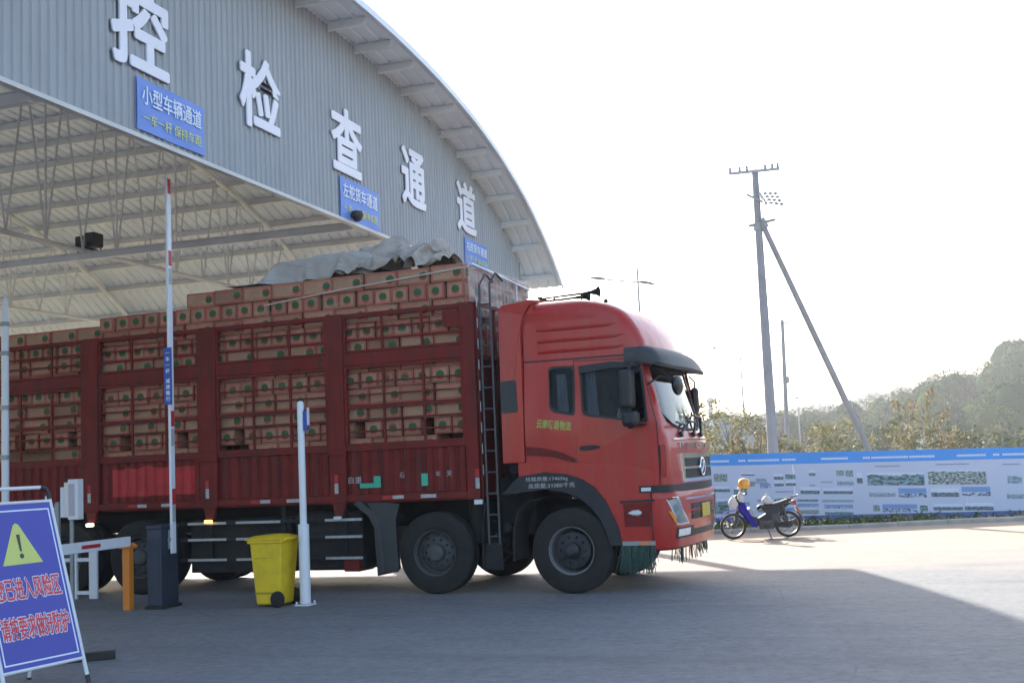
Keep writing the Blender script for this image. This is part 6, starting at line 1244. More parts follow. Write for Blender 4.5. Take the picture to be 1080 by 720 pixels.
 63, -146, 13, 69, -135, 6, 80, -130, 8, 88, -128, 16, 93, -118, 20, 99, -113, 28, 98, -106, 39, 94, -103, 50, 102, -96, 57, 105, -89, 66, 108, -80, 69, 109, -68, 68, 107, -56, 67, 105, -44, 61, 102, -32, 66, 100, -24, 78, 100, -11, 82, 106, -1, 80, 107, 12, 81, 106, 23, 86, 106, 34, 92, 106, 46, 89, 102, 55, 86, 101, 66, 82, 98, 75, 74, 96, 81, 64, 92, 86, 54, 90, 92, 52, 89, 103, 46, 86, 113, 41, 84, 122, 38, 85, 133, 34, 90, 144, 31, 95, 150, 20,
 70, -153, 4, 80, -146, 8, 88, -139, 5, 92, -133, 14, 92, -124, 24, 92, -120, 39, 102, -115, 45, 109, -112, 57, 117, -104, 65, 121, -94, 64, 121, -82, 64, 119, -73, 58, 122, -61, 61, 118, -49, 58, 115, -35, 62, 112, -27, 74, 110, -16, 85, 107, -2, 89, 106, 10, 89, 108, 22, 90, 112, 34, 90, 111, 45, 89, 112, 52, 80, 108, 62, 75, 110, 73, 70, 103, 71, 60, 103, 80, 52, 103, 92, 48, 100, 99, 45, 97, 110, 38, 95, 122, 36, 94, 132, 34, 98, 139, 24, 99, 146, 18,
 74, -157, 11, 83, -150, 9, 93, -145, 12, 90, -137, 24, 89, -135, 38, 102, -131, 47, 110, -124, 57, 119, -114, 60, 126, -105, 62, 131, -95, 63, 132, -82, 62, 129, -70, 60, 125, -62, 52, 128, -52, 54, 128, -41, 63, 125, -28, 68, 121, -18, 76, 117, -4, 80, 117, 8, 86, 116, 20, 86, 118, 32, 87, 120, 43, 87, 120, 54, 82, 117, 62, 74, 118, 70, 67, 116, 74, 57, 115, 84, 50, 114, 96, 50, 111, 105, 43, 110, 116, 42, 108, 125, 34, 105, 136, 30, 104, 146, 35, 101, 157, 29,
 80, -168, 16, 88, -161, 22, 86, -151, 30, 94, -150, 38, 100, -143, 44, 108, -137, 48, 117, -128, 50, 121, -116, 51, 123, -104, 52, 125, -92, 53, 122, -82, 58, 126, -73, 52, 128, -62, 48, 129, -50, 50, 126, -40, 54, 134, -32, 62, 133, -19, 69, 130, -6, 72, 130, 6, 77, 126, 18, 75, 128, 30, 75, 127, 40, 72, 125, 47, 66, 126, 57, 59, 124, 68, 55, 130, 78, 52, 132, 87, 46, 132, 96, 37, 132, 108, 32, 132, 120, 30, 132, 131, 33, 128, 143, 32, 125, 154, 30, 121, 164, 28,
 90, -168, 27, 94, -168, 33, 100, -162, 30, 104, -152, 36, 107, -142, 40, 113, -132, 38, 105, -125, 39, 104, -113, 40, 106, -101, 41, 109, -89, 43, 114, -78, 43, 113, -70, 47, 117, -59, 51, 122, -48, 47, 128, -38, 48, 130, -29, 54, 136, -20, 60, 139, -8, 64, 140, 4, 67, 136, 16, 64, 138, 27, 64, 135, 38, 58, 127, 44, 52, 128, 52, 50, 132, 63, 47, 137, 73, 43, 138, 84, 38, 140, 96, 34, 142, 108, 32, 144, 121, 28, 146, 134, 26, 144, 147, 24, 139, 158, 21, 128, 163, 21,
 96, -182, 23, 100, -173, 30, 107, -163, 30, 113, -152, 36, 113, -142, 25, 106, -132, 19, 109, -120, 18, 116, -113, 23, 121, -106, 31, 125, -96, 38, 125, -85, 41, 125, -72, 40, 121, -59, 40, 118, -46, 43, 119, -34, 50, 128, -26, 50, 135, -18, 54, 131, -7, 58, 134, 5, 61, 139, 16, 59, 140, 27, 55, 134, 35, 54, 125, 40, 47, 128, 50, 41, 130, 59, 36, 128, 69, 32, 124, 80, 29, 123, 92, 28, 125, 104, 28, 129, 117, 27, 134, 129, 24, 137, 142, 21, 134, 153, 20, 126, 161, 16,
 101, -184, 22, 106, -179, 34, 117, -165, 35, 118, -152, 22, 120, -139, 17, 116, -130, 10, 119, -120, 9, 125, -114, 18, 126, -102, 21, 130, -93, 30, 132, -83, 36, 134, -74, 43, 134, -62, 47, 133, -49, 44, 130, -36, 42, 127, -22, 43, 129, -11, 49, 138, -6, 54, 141, 4, 56, 142, 14, 50, 137, 24, 48, 138, 32, 43, 138, 39, 36, 134, 47, 26, 134, 57, 19, 132, 67, 12, 132, 74, 12, 124, 84, 11, 128, 96, 10, 125, 109, 12, 117, 119, 16, 116, 132, 20, 115, 145, 22, 113, 156, 17,
 114, -187, 28, 121, -179, 31, 122, -163, 25, 122, -152, 11, 124, -139, 12, 123, -130, 4, 122, -124, 13, 132, -115, 17, 132, -108, 28, 135, -97, 35, 137, -86, 40, 140, -74, 44, 143, -62, 43, 142, -50, 46, 143, -39, 51, 143, -26, 48, 142, -16, 44, 146, -6, 44, 149, 4, 43, 147, 12, 42, 147, 24, 36, 152, 33, 32, 145, 39, 22, 147, 50, 16, 142, 54, 7, 141, 66, 4, 141, 78, 7, 132, 84, 4, 129, 95, 5, 124, 105, 4, 118, 118, 5, 116, 129, 10, 114, 140, 10, 116, 147, 14,
 120, -180, 20, 130, -173, 19, 129, -158, 20, 128, -149, 14, 132, -142, 8, 136, -131, 5, 138, -121, 11, 143, -116, 20, 146, -105, 27, 146, -93, 32, 150, -87, 40, 150, -76, 44, 150, -64, 49, 148, -52, 52, 151, -41, 49, 152, -28, 46, 154, -16, 48, 153, -6, 46, 158, 2, 38, 159, 15, 38, 157, 19, 29, 157, 29, 21, 152, 38, 14, 152, 50, 15, 149, 59, 9, 146, 69, 5, 148, 82, 10, 146, 93, 4, 142, 106, 4, 136, 114, 10, 130, 123, 8, 122, 132, 6, 113, 142, 4, 106, 151, 11,
 121, -178, 6, 123, -167, 11, 132, -163, 12, 136, -153, 18, 142, -143, 18, 149, -134, 15, 155, -123, 14, 155, -112, 19, 157, -100, 22, 158, -93, 31, 160, -82, 32, 161, -76, 33, 162, -64, 38, 162, -53, 46, 159, -41, 50, 158, -29, 54, 159, -17, 50, 161, -6, 48, 164, 5, 46, 164, 16, 40, 164, 24, 30, 164, 31, 23, 164, 38, 13, 163, 50, 10, 164, 64, 10, 163, 78, 12, 159, 90, 15, 152, 103, 18, 142, 111, 17, 144, 122, 19, 144, 132, 15, 139, 139, 5, 128, 146, 8, 118, 156, 5,
 128, -180, 4, 128, -168, 9, 134, -154, 8, 148, -152, 13, 158, -148, 22, 160, -136, 26, 162, -124, 26, 163, -112, 25, 164, -102, 20, 163, -92, 26, 168, -88, 37, 172, -78, 33, 174, -66, 32, 170, -55, 31, 166, -42, 33, 167, -32, 39, 172, -23, 47, 174, -10, 45, 176, 1, 41, 179, 12, 36, 180, 23, 31, 178, 34, 28, 174, 46, 28, 168, 58, 28, 163, 70, 28, 158, 82, 28, 153, 94, 26, 148, 104, 25, 147, 113, 28, 153, 120, 20, 153, 126, 10, 149, 136, 5, 144, 149, 4, 136, 160, 4,])
def cloth(data, sx, sy, sz, m, par):
    nu, nv, d = data
    mb = MB(); mb.grid(lambda u, v: (lambda k: (d[3 * k] * .005 * sx, d[3 * k + 1] * .005 * sy, d[3 * k + 2] * .005 * sz))(round(u * nu) * (nv + 1) + round(v * nv)), nu, nv)
    o = mb.build('sheet', m, par, smooth=180, fixn=False)
    sub = o.modifiers.new('subdivision', 'SUBSURF'); sub.levels = 1; sub.render_levels = 1
    return o
TZ = TOP + .004
o = thing('folded_tarpaulin', 'flat folded grey tarpaulin lying along the top of the cartons', 'tarpaulin', T(-3.86, 1.09, TZ), TN)
cloth(CLOTH_FLAT, .96, 1.0, 1.28, tarpblue, o)
o = thing('crumpled_tarpaulin', 'crumpled heap of grey brown tarpaulin at the cab end of the load', 'tarpaulin', T(-2.62, 1.02, TZ), TN)
cloth(CLOTH_HEAP, .92, .98, 1.28, tarpm, o)
o = MB().tube([T(-4.4, .085, 3.98), T(-3.2, .078, 4.085), T(-2.0, .078, 4.165), T(-1.25, .072, 4.215)], .009, 6).build('strap', ropem); tag(o, 'pale strap running slantwise across the upper cartons', 'strap')
film = bpy.data.materials.new('plastic_film'); film.use_nodes = True; t = NT(film); p = film.node_tree.nodes['Principled BSDF']
p.inputs['Base Color'].default_value = (.6, .6, .6, 1); p.inputs['Roughness'].default_value = .25
trn = t.n('ShaderNodeBsdfTransparent'); mx = t.n('ShaderNodeMixShader'); mx.inputs[0].default_value = .3
film.node_tree.links.new(trn.outputs[0], mx.inputs[1]); film.node_tree.links.new(p.outputs[0], mx.inputs[2]); film.node_tree.links.new(mx.outputs[0], film.node_tree.nodes['Material Output'].inputs[0])
o = thing('plastic_sheet', 'clear plastic sheet wrapped over the carton ends facing the cab roof', 'plastic sheet', T(BF, 1.2, 4.0), TN)
MB().grid(lambda u, v: (-.09 + .025 * noise.noise(Vector((u * 6, v * 4, 2))) + .012 * noise.noise(Vector((u * 17, v * 13, 2))), -1.1 + 2.25 * u, -.42 + .70 * v), 50, 18).build('film', film, o, smooth=70, fixn=False)
MB().tube([(-.055, -1.05, .26), (-.05, .1, .21), (-.055, 1.1, .16)], .016, 6).tube([(-.05, .55, .19), (-.05, .55, -.05)], .012, 6).build('white_cord', whitep, o)

# ================================================================== THINGS IN FRONT OF THE TRUCK
def gnd(px, py, z=0):
    d = cf + cr2 * ((px - 540) / FPX) - cu2 * ((py - 360) / FPX); return Vector((0, 0, CAMH)) + d * ((z - CAMH) / d.z)
# wheelie bin
o = thing('wheelie_bin', 'yellow wheelie bin with closed lid beside the white post', 'bin', (-7.50, 13.52, 0), radians(-2)); o.scale = (.93, .93, 1)
def taper(mb, x0, x1, y0, y1, z0, X0, X1, Y0, Y1, z1):
    return mb.rings([[(x0, y0, z0), (x1, y0, z0), (x1, y1, z0), (x0, y1, z0)], [(X0, Y0, z1), (X1, Y0, z1), (X1, Y1, z1), (X0, Y1, z1)]])
mb = taper(MB(), -.19, .17, -.18, .18, .03, -.25, .24, -.23, .23, .80); mb.build('body', binyel, o, bevel=.025, seg=3)
mb = MB(); mb.box(-.275, .25, -.25, .25, .78, .825).build('rim', binyel, o, bevel=.012)
mb = MB(); mb.rings([[(x, y, .83 + h * (1 - (abs(y) / .27) ** 4)) for y in (-.265, -.2, -.1, 0, .1, .2, .265)] + [(x, .265, .822), (x, -.265, .822)] for x, h in ((-.30, .012), (-.25, .04), (-.05, .055), (.15, .055), (.24, .03))]); mb.build('lid', binyel, o, smooth=35, bevel=.006)
MB().tube([(.23, -.2, .80), (.29, -.2, .83), (.29, .2, .83), (.23, .2, .80)], .016, 8).build('handle', binyel, o, smooth=50)
MB().box(-.18, .06, -.228, -.222, .60, .604).box(-.20, .18, -.190, -.182, .16, .185).build('moulded_line_shade', mat('bin_shadow', (.33, .22, .01), .5), o)  # darker yellow strips paint the shade of the moulded lines
for y in (-.24, .20): MB().lathe([(.03, 0), (.075, -.002), (.1, .008), (.1, .04), (.07, .05), (.03, .05)], (.155, y, .1), (0, 1, 0), 20).build('wheel', rubber, o, smooth=40)
MB().tube([(.155, -.24, .1), (.155, .24, .1)], .012, 8).build('axle', chassis, o)
# white steel post
o = thing('white_post', 'round white steel post with thicker lower sleeve next to the yellow bin', 'post', (-7.11, 13.56, 0))
MB().lathe([(.068, .02), (.068, .99), (.05, .995), (.045, 1.0)], (0, 0, 0), (0, 0, 1), 20).build('sleeve', whitep, o, smooth=40)
MB().lathe([(.043, 1.0), (.043, 2.50), (.030, 2.525)], (0, 0, 0), (0, 0, 1), 18).build('upper_tube', whitep, o, smooth=40)
mb = MB().box(-.1, .1, -.1, .1, 0, .016)
for a in range(4): mb.lathe([(.012, .02), (.012, .05)], (.115 * cos(a * pi / 2 + .785), .115 * sin(a * pi / 2 + .785), 0), (0, 0, 1), 6)
mb.build('base_plate', whitep, o)
MB().box(.05, .10, -.03, .02, 2.16, 2.40).build('label_plate', labelblue, o); MB().box(.102, .112, -.03, .02, 2.22, 2.44).build('reflector_plate', whitep, o); MB().bar((.0, 0, 2.3), (.07, 0, 2.3), .03, .03).build('clamp', greysteel, o)
# boom barrier, arm raised
o = thing('boom_barrier', 'dark barrier cabinet with its long white boom arm raised upright', 'barrier', (-9.05, 13.43, 0))
mb = MB().box(-.115, .095, -.19, .19, .04, 1.0); mb.build('cabinet', cabinetm, o, bevel=.01); MB().box(-.125, .105, -.20, .20, 1.0, 1.05).build('cabinet_lid', cabinetm, o, bevel=.008)
MB().box(-.14, .12, -.215, .215, 0, .04).build('cabinet_base', chassis, o)
MB().box(-.09, .07, -.194, -.19, .12, .9).build('cabinet_door', cabinetm, o, bevel=.002)
am = MB().box(.13, .165, -.045, .045, .68, 5.57).build('boom_arm', whitep, o, bevel=.006)
MB().lathe([(.05, 0), (.05, .06)], (.09, 0, .86), (1, 0, 0), 14).box(.11, .13, -.06, .06, .74, .98).build('arm_clamp', greysteel, o)
mk = lambda z0, z1, m, n: MB().box(.1655, .168, -.035, .035, z0, z1).build(n, m, am)
for z in (5.36, 4.40, 2.30, 1.30): mk(z, z + .2, redmark, 'red_mark')
for z in (4.15, 2.05, 1.08): mk(z, z + .22, silver, 'white_mark')
lb = MB().box(.085, .20, -.055, -.049, 2.58, 3.32).build('arm_label', labelblue, am); mb = MB()
for i, c in enumerate('一车一杆减速慢行'):
    z = 3.25 - i * .078 - (.05 if i > 3 else 0); mb.text(c, (.142, -.0565, z), (1, 0, 0), (0, 0, 1), h=.06 if c != '一' else None, w=.06 if c == '一' else None, d=.002, bold=.01)
mb.build('label_lettering', bannerwhite, lb, fixn=False)
# lowered boom on its orange rest
q = Vector((-9.42, 13.2, 0)); o = thing('barrier_rest', 'orange square post carrying the end of the lowered boom', 'post', q)
MB().box(-.05, .05, -.05, .05, 0, .775).build('post', orangem, o, bevel=.006); MB().box(-.07, .07, -.09, .05, .775, .79).box(-.07, .07, .035, .05, .79, .84).lathe([(.02, 0), (.03, .03), (.02, .06)], (.06, .02, .80), (1, 0, 0), 8).build('fork', orangem, o)
e1 = q + Vector((0, .03, .856)); e0 = gnd(62, 580, .856); dr = (e0 - e1).normalized(); ez = e1 + dr * 4.4
o = thing('lowered_boom', 'lowered white boom with red stripes resting on the orange post', 'barrier', (e1.x, e1.y, 0))
L3 = lambda v: tuple(Vector(v) - Vector((e1.x, e1.y, 0)))
am = MB().bar(L3(e1), L3(ez), .05, .125).build('boom_arm', whitep, o, bevel=.006)
for k in range(3):
    c0 = e1 + dr * (.62 + 1.05 * k); MB().bar(L3(c0), L3(c0 + dr * .36), .056, .045).build('red_stripe', redmark, am)
hb = ez; MB().box(*[f for pr in zip(L3(Vector((hb.x - .15, hb.y - .3, 0))), L3(Vector((hb.x + .15, hb.y + .1, 1.05)))) for f in pr]).build('cabinet', cabinetm, o, bevel=.01)
# low white guard hoop behind it
b = gnd(99, 631); o = thing('guard_hoop', 'low white steel guard hoop behind the lowered boom', 'guard rail', b)
MB().box(-.065, .065, -.02, .02, 0, .74).build('leg', whitep, o, bevel=.004); MB().box(-.32, -.27, -.02, .02, 0, .74).build('leg', whitep, o, bevel=.004); MB().box(-.75, -.70, -.02, .02, 0, .74).build('leg', whitep, o, bevel=.004)
MB().box(-.75, -.066, -.018, .018, .52, .57).build('rail', whitep, o); MB().box(-.75, -.066, -.018, .018, .06, .11).build('rail', whitep, o)
# reader box on a thin pole
b = gnd(76.5, 641); o = thing('card_reader', 'grey reader box with open flap on a thin steel pole', 'reader', b, radians(-8))
MB().tube([(0, 0, 0), (0, 0, 1.28)], .028, 10).build('pole', greysteel, o, smooth=50)
MB().box(-.02, .15, -.05, .06, 1.15, 1.68).build('box', whitep, o, bevel=.008); MB().box(-.0, .10, -.055, -.051, 1.2, 1.62).build('panel', mat('panel_mauve', (.42, .38, .45), .5), o)
MB().bar((-.02, -.05, 1.41), (-.19, .06, 1.41), .012, .46).bar((-.18, .07, 1.38), (-.25, .05, 1.38), .02, .40).build('flap', whitep, o)
b = gnd(61.5, 640); o = thing('grey_post', 'short plain grey post between the warning board and the reader box', 'post', b); MB().tube([(0, 0, 0), (0, 0, 1.36)], .04, 12).lathe([(.04, 1.36), (.02, 1.39)], (0, 0, 0), (0, 0, 1), 12).build('tube', greysteel, o, smooth=50)
# tall white pole at the left edge
b = gnd(6, 640); o = thing('tall_post', 'tall slim white pole with clamps at the left edge behind the warning board', 'post', b)
MB().tube([(0, 0, 0), (0, 0, 4.0)], .05, 14).build('pole', whitep, o, smooth=50); MB().lathe([(.05, 4.0), (.03, 4.2), (.012, 4.25)], (0, 0, 0), (0, 0, 1), 12).build('tip', whitep, o, smooth=50)
for z in (3.86, 3.45, 2.70, 2.02): MB().lathe([(.062, -.03), (.062, .03)], (0, 0, z), (0, 0, 1), 14).bar((0, 0, z), (-.14, 0, z), .03, .04).build('clamp', greysteel, o)
# warning A-board
th = radians(8.3); AE = Vector((sin(th), cos(th), 0)); AN = Vector((cos(th), -sin(th), 0)); LEAN = radians(16); AW, AH = .82, 1.34
AV = Vector((0, 0, 1)) * cos(LEAN) - AN * sin(LEAN); AF = AE.cross(AV)
BRp = Vector((-6.49, 8.48, .2)); BLp = BRp - AE * AW; OA = (BRp + BLp) / 2; OA.z = 0
o = thing('warning_board', 'blue folding warning board with yellow triangle and red lettering, front left', 'warning board', OA)
def A(s, h, d=0): return tuple(BLp + AE * (s * AW) + AV * h + AF * d - OA)
def aslab(mb, s0, s1, h0, h1, d0, d1, m=0):
    vs = [A(s, h, d) for s in (s0, s1) for h in (h0, h1) for d in (d0, d1)]
    return mb.add(vs, [(0, 1, 3, 2), (4, 6, 7, 5), (0, 4, 5, 1), (2, 3, 7, 6), (0, 2, 6, 4), (1, 5, 7, 3)], m)
aslab(MB(), .01, .99, .01, AH - .01, -.006, .004).build('panel', boardblue, o)
mb = MB(); aslab(mb, .045, .06, .05, AH - .06, .0042, .006); aslab(mb, .94, .955, .05, AH - .06, .0042, .006); aslab(mb, .06, .94, .05, .062, .0042, .006); aslab(mb, .06, .94, AH - .072, AH - .06, .0042, .006); mb.build('border_line', bannerwhite, o)
mb = MB()
for s in (0, 1): mb.tube([A(s, -.14, 0), A(s, AH, 0), A(s, AH + .02, 0)], .016, 10)
mb.tube([A(0, 0, 0), A(1, 0, 0)], .014, 8).tube([A(0, AH, 0), A(1, AH, 0)], .014, 8); mb.build('frame', whitep, o, smooth=50)
mb = MB(); mb.tube([A(.93, AH + .125, -.01), A(.07, AH + .125, -.01)], .016, 10); mb.build('top_bar', whitep, o, smooth=50)
mb = MB()
for s, k in ((1, -1), (0, 1)): mb.tube([A(s, AH + .015, 0), A(s, AH + .07, 0), A(s + .02 * k, AH + .11, -.005), A(s + .08 * k, AH + .125, -.01)], .019, 10); mb.tube([A(s, -.14, 0), A(s, -.205, 0)], .02, 10)
mb.build('rubber_corner', blackp, o, smooth=50)
for s in (0, 1):
    f = Vector(A(s, AH + .05, -.02)); g0 = Vector(A(s, 0)) - AN * .62; g0.z = .02
    MB().tube([f, g0], .014, 8).build('back_leg', whitep, o, smooth=50); MB().tube([g0, g0 + (g0 - f).normalized() * .04 * 0 + Vector((0, 0, -.018))], .02, 8).build('foot', blackp, o)
tc = (.50, AH * .735); r_ = .165
tri = [(-.2, -.155), (.2, -.155), (.028, .17), (0, .185), (-.028, .17)]
tp = lambda d: (lambda a, b: A(tc[0] + a / AW, tc[1] + b, d))
MB().prism(tri, tp(.0045), tp(.0065)).build('triangle_symbol', boardyel, o)
mb = MB(); mb.prism([(-.018, .09), (.018, .09), (.009, -.05), (-.009, -.05)], tp(.007), tp(.0085)); mb.prism([(.021 * cos(a), -.088 + .021 * sin(a)) for a in [2 * pi * i / 14 for i in range(14)]], tp(.007), tp(.0085)); mb.build('exclamation_mark', mat('board_black', (.05, .06, .05), .5), o)
for body, h, w in (('您已进入风险区', AH * .475, .80), ('请按要求做好防护', AH * .245, .83)):
    MB().btext(body, Vector(A(.5, h, .0045)), AE, AV, AW * w + .014, .196, .0015, .0075).build('warning_lettering_outline', bannerwhite, o, fixn=False)
    MB().btext(body, Vector(A(.5, h, .0072)), AE, AV, AW * w, .182, .0012, .0022).build('warning_lettering', boardred, o, fixn=False)
b = gnd(88, 697); o = MB().box(-.28, .28, -.05, .05, 0, .075).build('timber_block', mat('dark_timber', (.03, .026, .023), .85, var=.3, bump=.3), bevel=.008); o.location = b; o.rotation_euler = (0, 0, radians(35)); tag(o, 'dark timber block lying on the asphalt behind the warning board', 'timber block')

# ================================================================== MOTORCYCLE (local x forward)
hd_ = Vector((-.99, -.31, 0)).normalized(); mc = Vector((-2.58, 23.42, 0))
o = thing('motorcycle', 'blue step-through motorcycle parked on its stand beside the kerb', 'motorcycle', mc, atan2(hd_.y, hd_.x)); o.scale = (.87,) * 3
XW, XR, RW = .60, -.60, .285
def mwheel(x):
    w = MB().lathe([(.222, -.02), (.236, -.022), (.236, .022), (.222, .02), (.216, 0), (.222, -.02)], (0, 0, RW), (0, 1, 0), 36, cap0=False, cap1=False).build('wheel', goldrim, o, smooth=40); w.location = (x, 0, 0)
    MB().lathe([(.232, -.026), (.25, -.038), (.275, -.034), (RW, -.012), (RW, .012), (.275, .034), (.25, .038), (.232, .026)], (0, 0, RW), (0, 1, 0), 36, cap0=False, cap1=False).build('tyre', rubber, w, smooth=40)
    s = MB()
    for k in range(18):
        a = 2 * pi * k / 18; b = a + .5 * (1 if k % 2 else -1); sg = .03 if k % 2 else -.03
        s.tube([(.05 * cos(b), sg, RW + .05 * sin(b)), (.222 * cos(a), 0, RW + .222 * sin(a))], .004, 4)
    s.build('spokes', chrome, w)
    MB().lathe([(.03, -.06), (.055, -.045), (.055, .045), (.03, .06)], (0, 0, RW), (0, 1, 0), 14).build('hub', engm, w, smooth=40)
    return w
mwheel(XW); mwheel(XR)
for s in (-.075, .075):
    MB().tube([(XW, s, RW), (XW - .10, s, .56), (XW - .17, s, .74)], [.022, .026, .026], 8).build('fork_leg', engm, o, smooth=50)
# front mudguard
mb = MB(); mb.rings([[(XW + .335 * cos(a) - .01, y * (.95 if abs(y) > .03 else .6), RW + .335 * sin(a) + (.02 if abs(y) < .03 else 0)) for y in (-.062, -.02, .02, .062)] for a in [radians(25 + 110 * i / 14) for i in range(15)]], closed=False); mb.rings([[(XW + .33 * cos(a) - .01, y * .9, RW + .33 * sin(a)) for y in (-.062, -.02, .02, .062)] for a in [radians(25 + 110 * i / 14) for i in range(15)]], closed=False)
mb.build('front_mudguard', bluebike, o, smooth=50)
# leg shield: thick curved panel
LS = [(.44, .80), (.50, .70), (.44, .58), (.36, .50), (.24, .30), (.12, .24), (.10, .30), (.20, .44), (.27, .58), (.33, .70), (.37, .80)]
for s in (-1, 1):
    MB().prism(LS, lambda x, z: (x, s * (.10 + .05 * max(0, (z - .3))), z), lambda x, z: (x - .015, s * (.17 + .05 * max(0, (z - .3))), z)).build('leg_shield', bluebike, o, smooth=30, bevel=.012)
MB().prism([(.40, .78), (.42, .66), (.3, .5), (.16, .30), (-.05, .27), (-.30, .40), (-.3, .56), (-.15, .55), (.05, .44), (.2, .5), (.31, .70), (.33, .80)], lambda x, z: (x, -.09, z), lambda x, z: (x, .09, z)).build('frame_cover', navy, o, bevel=.015)
MB().prism([(.31, .52), (.40, .64), (.33, .70), (.22, .56)], lambda x, z: (x - .1, -.105, z - .02), lambda x, z: (x - .1, .105, z - .02)).build('inner_panel', silver, o, bevel=.01)
mb = MB(); mb.ell((.47, 0, .87), (.10, .12, .10), 16, 10); mb.build('headlight_cowl', navy, o, smooth=60)
MB().lathe([(.09, 0), (.085, .03), (.05, .05), (.01, .055)], (.53, 0, .86), (1, 0, -.1), 18).build('headlight', lens, o, smooth=60)
mb = MB(); mb.tube([(.36, -.34, .99), (.40, -.18, .98), (.42, 0, .94), (.40, .18, .98), (.36, .34, .99)], .014, 8); mb.build('handlebar', chrome, o, smooth=50)
for s in (-1, 1):
    MB().tube([(.37, s * .25, .99), (.35, s * .37, .99)], .02, 8).build('grip', blackp, o); 
    m_ = MB(); m_.ell((.36, s * .34, 1.17), (.015, .065, .045), 14, 8); mo = m_.build('mirror', blackp, o, smooth=60); MB().tube([(.38, s * .24, .99), (.39, s * .28, 1.1), (.37, s * .34, 1.15)], .006, 6).build('mirror_stem', chrome, mo)
mb = MB(); mb.rings([[(x, y, z + dz) for y, dz in ((-w, -.05), (-w, .0), (-w * .6, .03), (w * .6, .03), (w, 0), (w, -.05))] for x, z, w in ((.06, .66, .05), (.0, .70, .09), (-.15, .70, .11), (-.3, .72, .12), (-.5, .77, .12), (-.66, .82, .10), (-.70, .83, .07))]); mb.build('seat', blackp, o, smooth=45, bevel=.01)
MB().prism([(-.05, .64), (-.2, .45), (-.35, .50), (-.62, .70), (-.74, .80), (-.70, .76), (-.5, .72), (-.2, .66)], lambda x, z: (x, -.10, z), lambda x, z: (x, .10, z)).build('tail_cover', navy, o, bevel=.01)
mb = MB(); mb.rings([[(XR + .33 * cos(a), y, RW + .33 * sin(a)) for y in (-.07, .07)] + [(XR + .322 * cos(a), y, RW + .322 * sin(a)) for y in (.07, -.07)] for a in [radians(50 + 140 * i / 14) for i in range(15)]]); mb.build('rear_mudguard', blackp, o, smooth=50)
MB().bar((-.80, 0, .70), (-.96, 0, .36), .12, .012, up=(1, 0, .3)).build('mud_flap', mat('flap_grey', (.25, .25, .30), .7), o); 
MB().box(-.80, -.74, -.07, .07, .70, .80).build('tail_light', redmark, o, bevel=.015); MB().bar((-.795, 0, .66), (-.87, 0, .50), .15, .012, up=(1, 0, .4)).build('number_plate', orangem, o)
mb = MB(); mb.tube([(-.42, -.11, .76), (-.70, -.12, .86), (-.84, -.10, .90), (-.86, 0, .905), (-.84, .10, .90), (-.70, .12, .86), (-.42, .11, .76)], .011, 8); mb.bar((-.62, -.1, .85), (-.62, .1, .85), .02, .02).bar((-.78, -.1, .885), (-.78, .1, .885), .02, .02); mb.build('rear_rack', engm, o, smooth=50)
mb = MB(); mb.lathe([(.06, 0), (.075, .03), (.07, .14), (.06, .2), (.045, .24)], (-.12, 0, .34), (1, 0, .1), 14); mb.box(-.27, .04, -.13, .13, .20, .38); mb.box(-.42, -.24, -.11, .11, .36, .52); mb.lathe([(.08, 0), (.09, .03), (.06, .05)], (-.12, .1, .30), (0, 1, 0), 16); mb.lathe([(.05, 0), (.06, .03)], (-.2, .12, .3), (0, 1, 0), 12); mb.build('engine', engm, o, smooth=40)
MB().tube([(.05, -.12, .26), (-.2, -.13, .2), (-.42, -.14, .24), (-.45, -.14, .25), (-.85, -.14, .36)], [.018, .018, .02, .04, .045], 10).build('exhaust', engm, o, smooth=50)
for s in (-.12, .12): 
    MB().tube([(-.48, s, .70), (-.58, s, .32)], .022, 8).tube([(-.49, s, .66), (-.56, s, .4)], .032, 10).build('rear_damper', engm, o, smooth=50)
    MB().bar((-.2, s * .8, .29), (XR, s * .8, RW), .02, .04).build('swing_arm', chassis, o)
MB().rings([[(x, .075, RW + z) for z in (-h, h)] + [(x, .10, RW + z) for z in (h, -h)] for x, h in ((-.2, .05), (-.4, .06), (-.6, .075), (-.68, .05))]).build('chain_guard', blackp, o)
MB().tube([(-.12, .12, .22), (-.16, .30, 0.01)], .012, 8).bar((-.18, .30, .006), (-.10, .32, .006), .03, .012).build('side_stand', engm, o)
MB().tube([(-.05, -.2, .24), (-.05, .2, .24)], .013, 8).build('foot_peg', blackp, o)
Mm = Matrix.Translation(mc) @ Matrix.Rotation(atan2(hd_.y, hd_.x), 4, 'Z') @ Matrix.Diagonal((.87, .87, .87, 1))
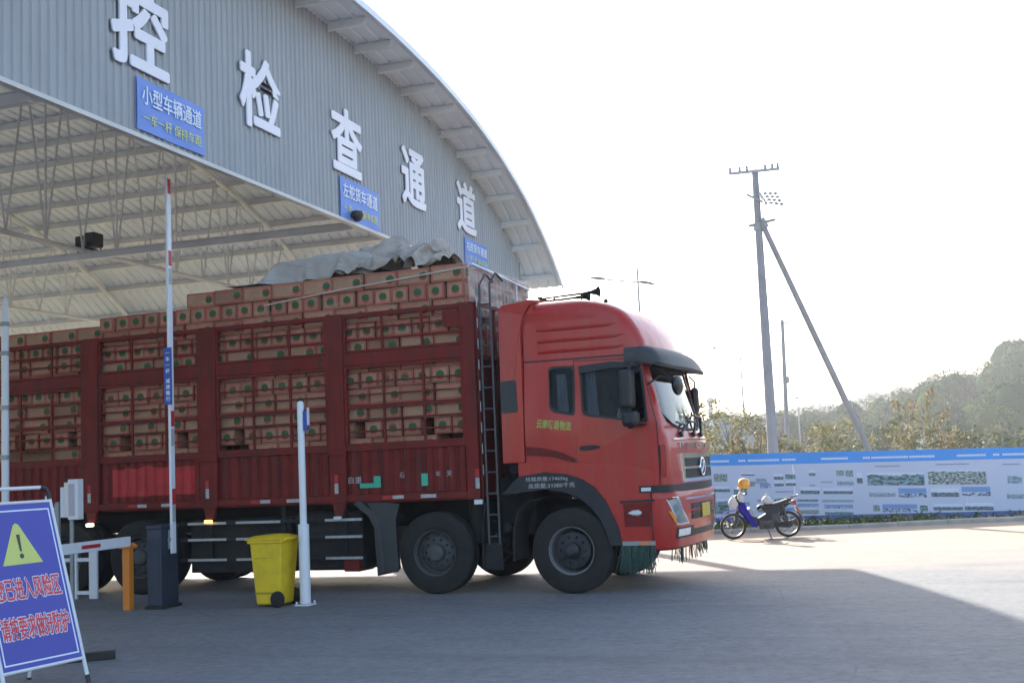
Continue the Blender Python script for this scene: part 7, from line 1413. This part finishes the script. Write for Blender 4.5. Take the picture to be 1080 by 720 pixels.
def onbike(name, label, cat, p): return thing(name, label, cat, Mm @ Vector(p), atan2(hd_.y, hd_.x))
h = onbike('helmet', 'orange helmet hung over the mirror of the motorcycle', 'helmet', (.36, .30, 1.16))
R = [[(.115 * cos(q) * r + dx, .105 * sin(q) * r, z) for q in [2 * pi * k / 20 for k in range(20)]] for r, z, dx in ((.86, -.05, 0), (1.0, -.02, 0), (1.02, .03, 0), (.96, .075, 0), (.8, .11, 0), (.52, .135, 0), (.15, .145, 0))]
MB().rings(R).build('shell', helm, h, smooth=60); MB().rings([[(x, .06 * sin(a), -.035 + z) for a in [pi * k / 8 - pi / 2 for k in range(9)]] for x, z in ((.09, 0), (.165, -.012))], closed=False).build('peak', helm, h, smooth=50)
MB().rings([[(.1 * cos(q) * k, .092 * sin(q) * k, z) for q in [2 * pi * j / 16 for j in range(16)]] for k, z in ((1.0, -.055), (.7, -.052))], caps=False).build('lining', blackp, h)
def bag(name, label, p, r, seed):
    h = onbike(name, label, 'bag', p); R = []
    for i in range(11):
        t_ = i / 10; rr = (sin(pi * min(1, .08 + t_ * .86)) ** .7) * (1 - .35 * t_)
        R.append([(r[0] * rr * cos(q) * (1 + .25 * noise.noise(Vector((cos(q) * 2, sin(q) * 2, t_ * 4 + seed)))), r[1] * rr * sin(q) * (1 + .25 * noise.noise(Vector((cos(q) * 2 + 4, sin(q) * 2, t_ * 4 + seed)))), r[2] * (2 * t_ - 1)) for q in [2 * pi * k / 22 for k in range(22)]])
    MB().rings(R).build('bag_body', bagm, h, smooth=60); MB().tube([(0, -.02, r[2] * .9), (0, -.03, r[2] * 1.35), (0, .03, r[2] * 1.35), (0, .02, r[2] * .9)], .006, 6).build('bag_handle', bagm, h)
bag('carrier_bag', 'larger white carrier bag hanging ahead of the handlebar of the motorcycle', (.60, .14, .80), (.11, .09, .11), 1)
bag('carrier_bag', 'small white carrier bag hanging at the grip below the orange helmet', (.44, .22, .93), (.07, .07, .10), 6)
bag('carrier_bag', 'white plastic bag lying on the motorcycle seat', (-.17, 0, .82), (.12, .11, .085), 11)
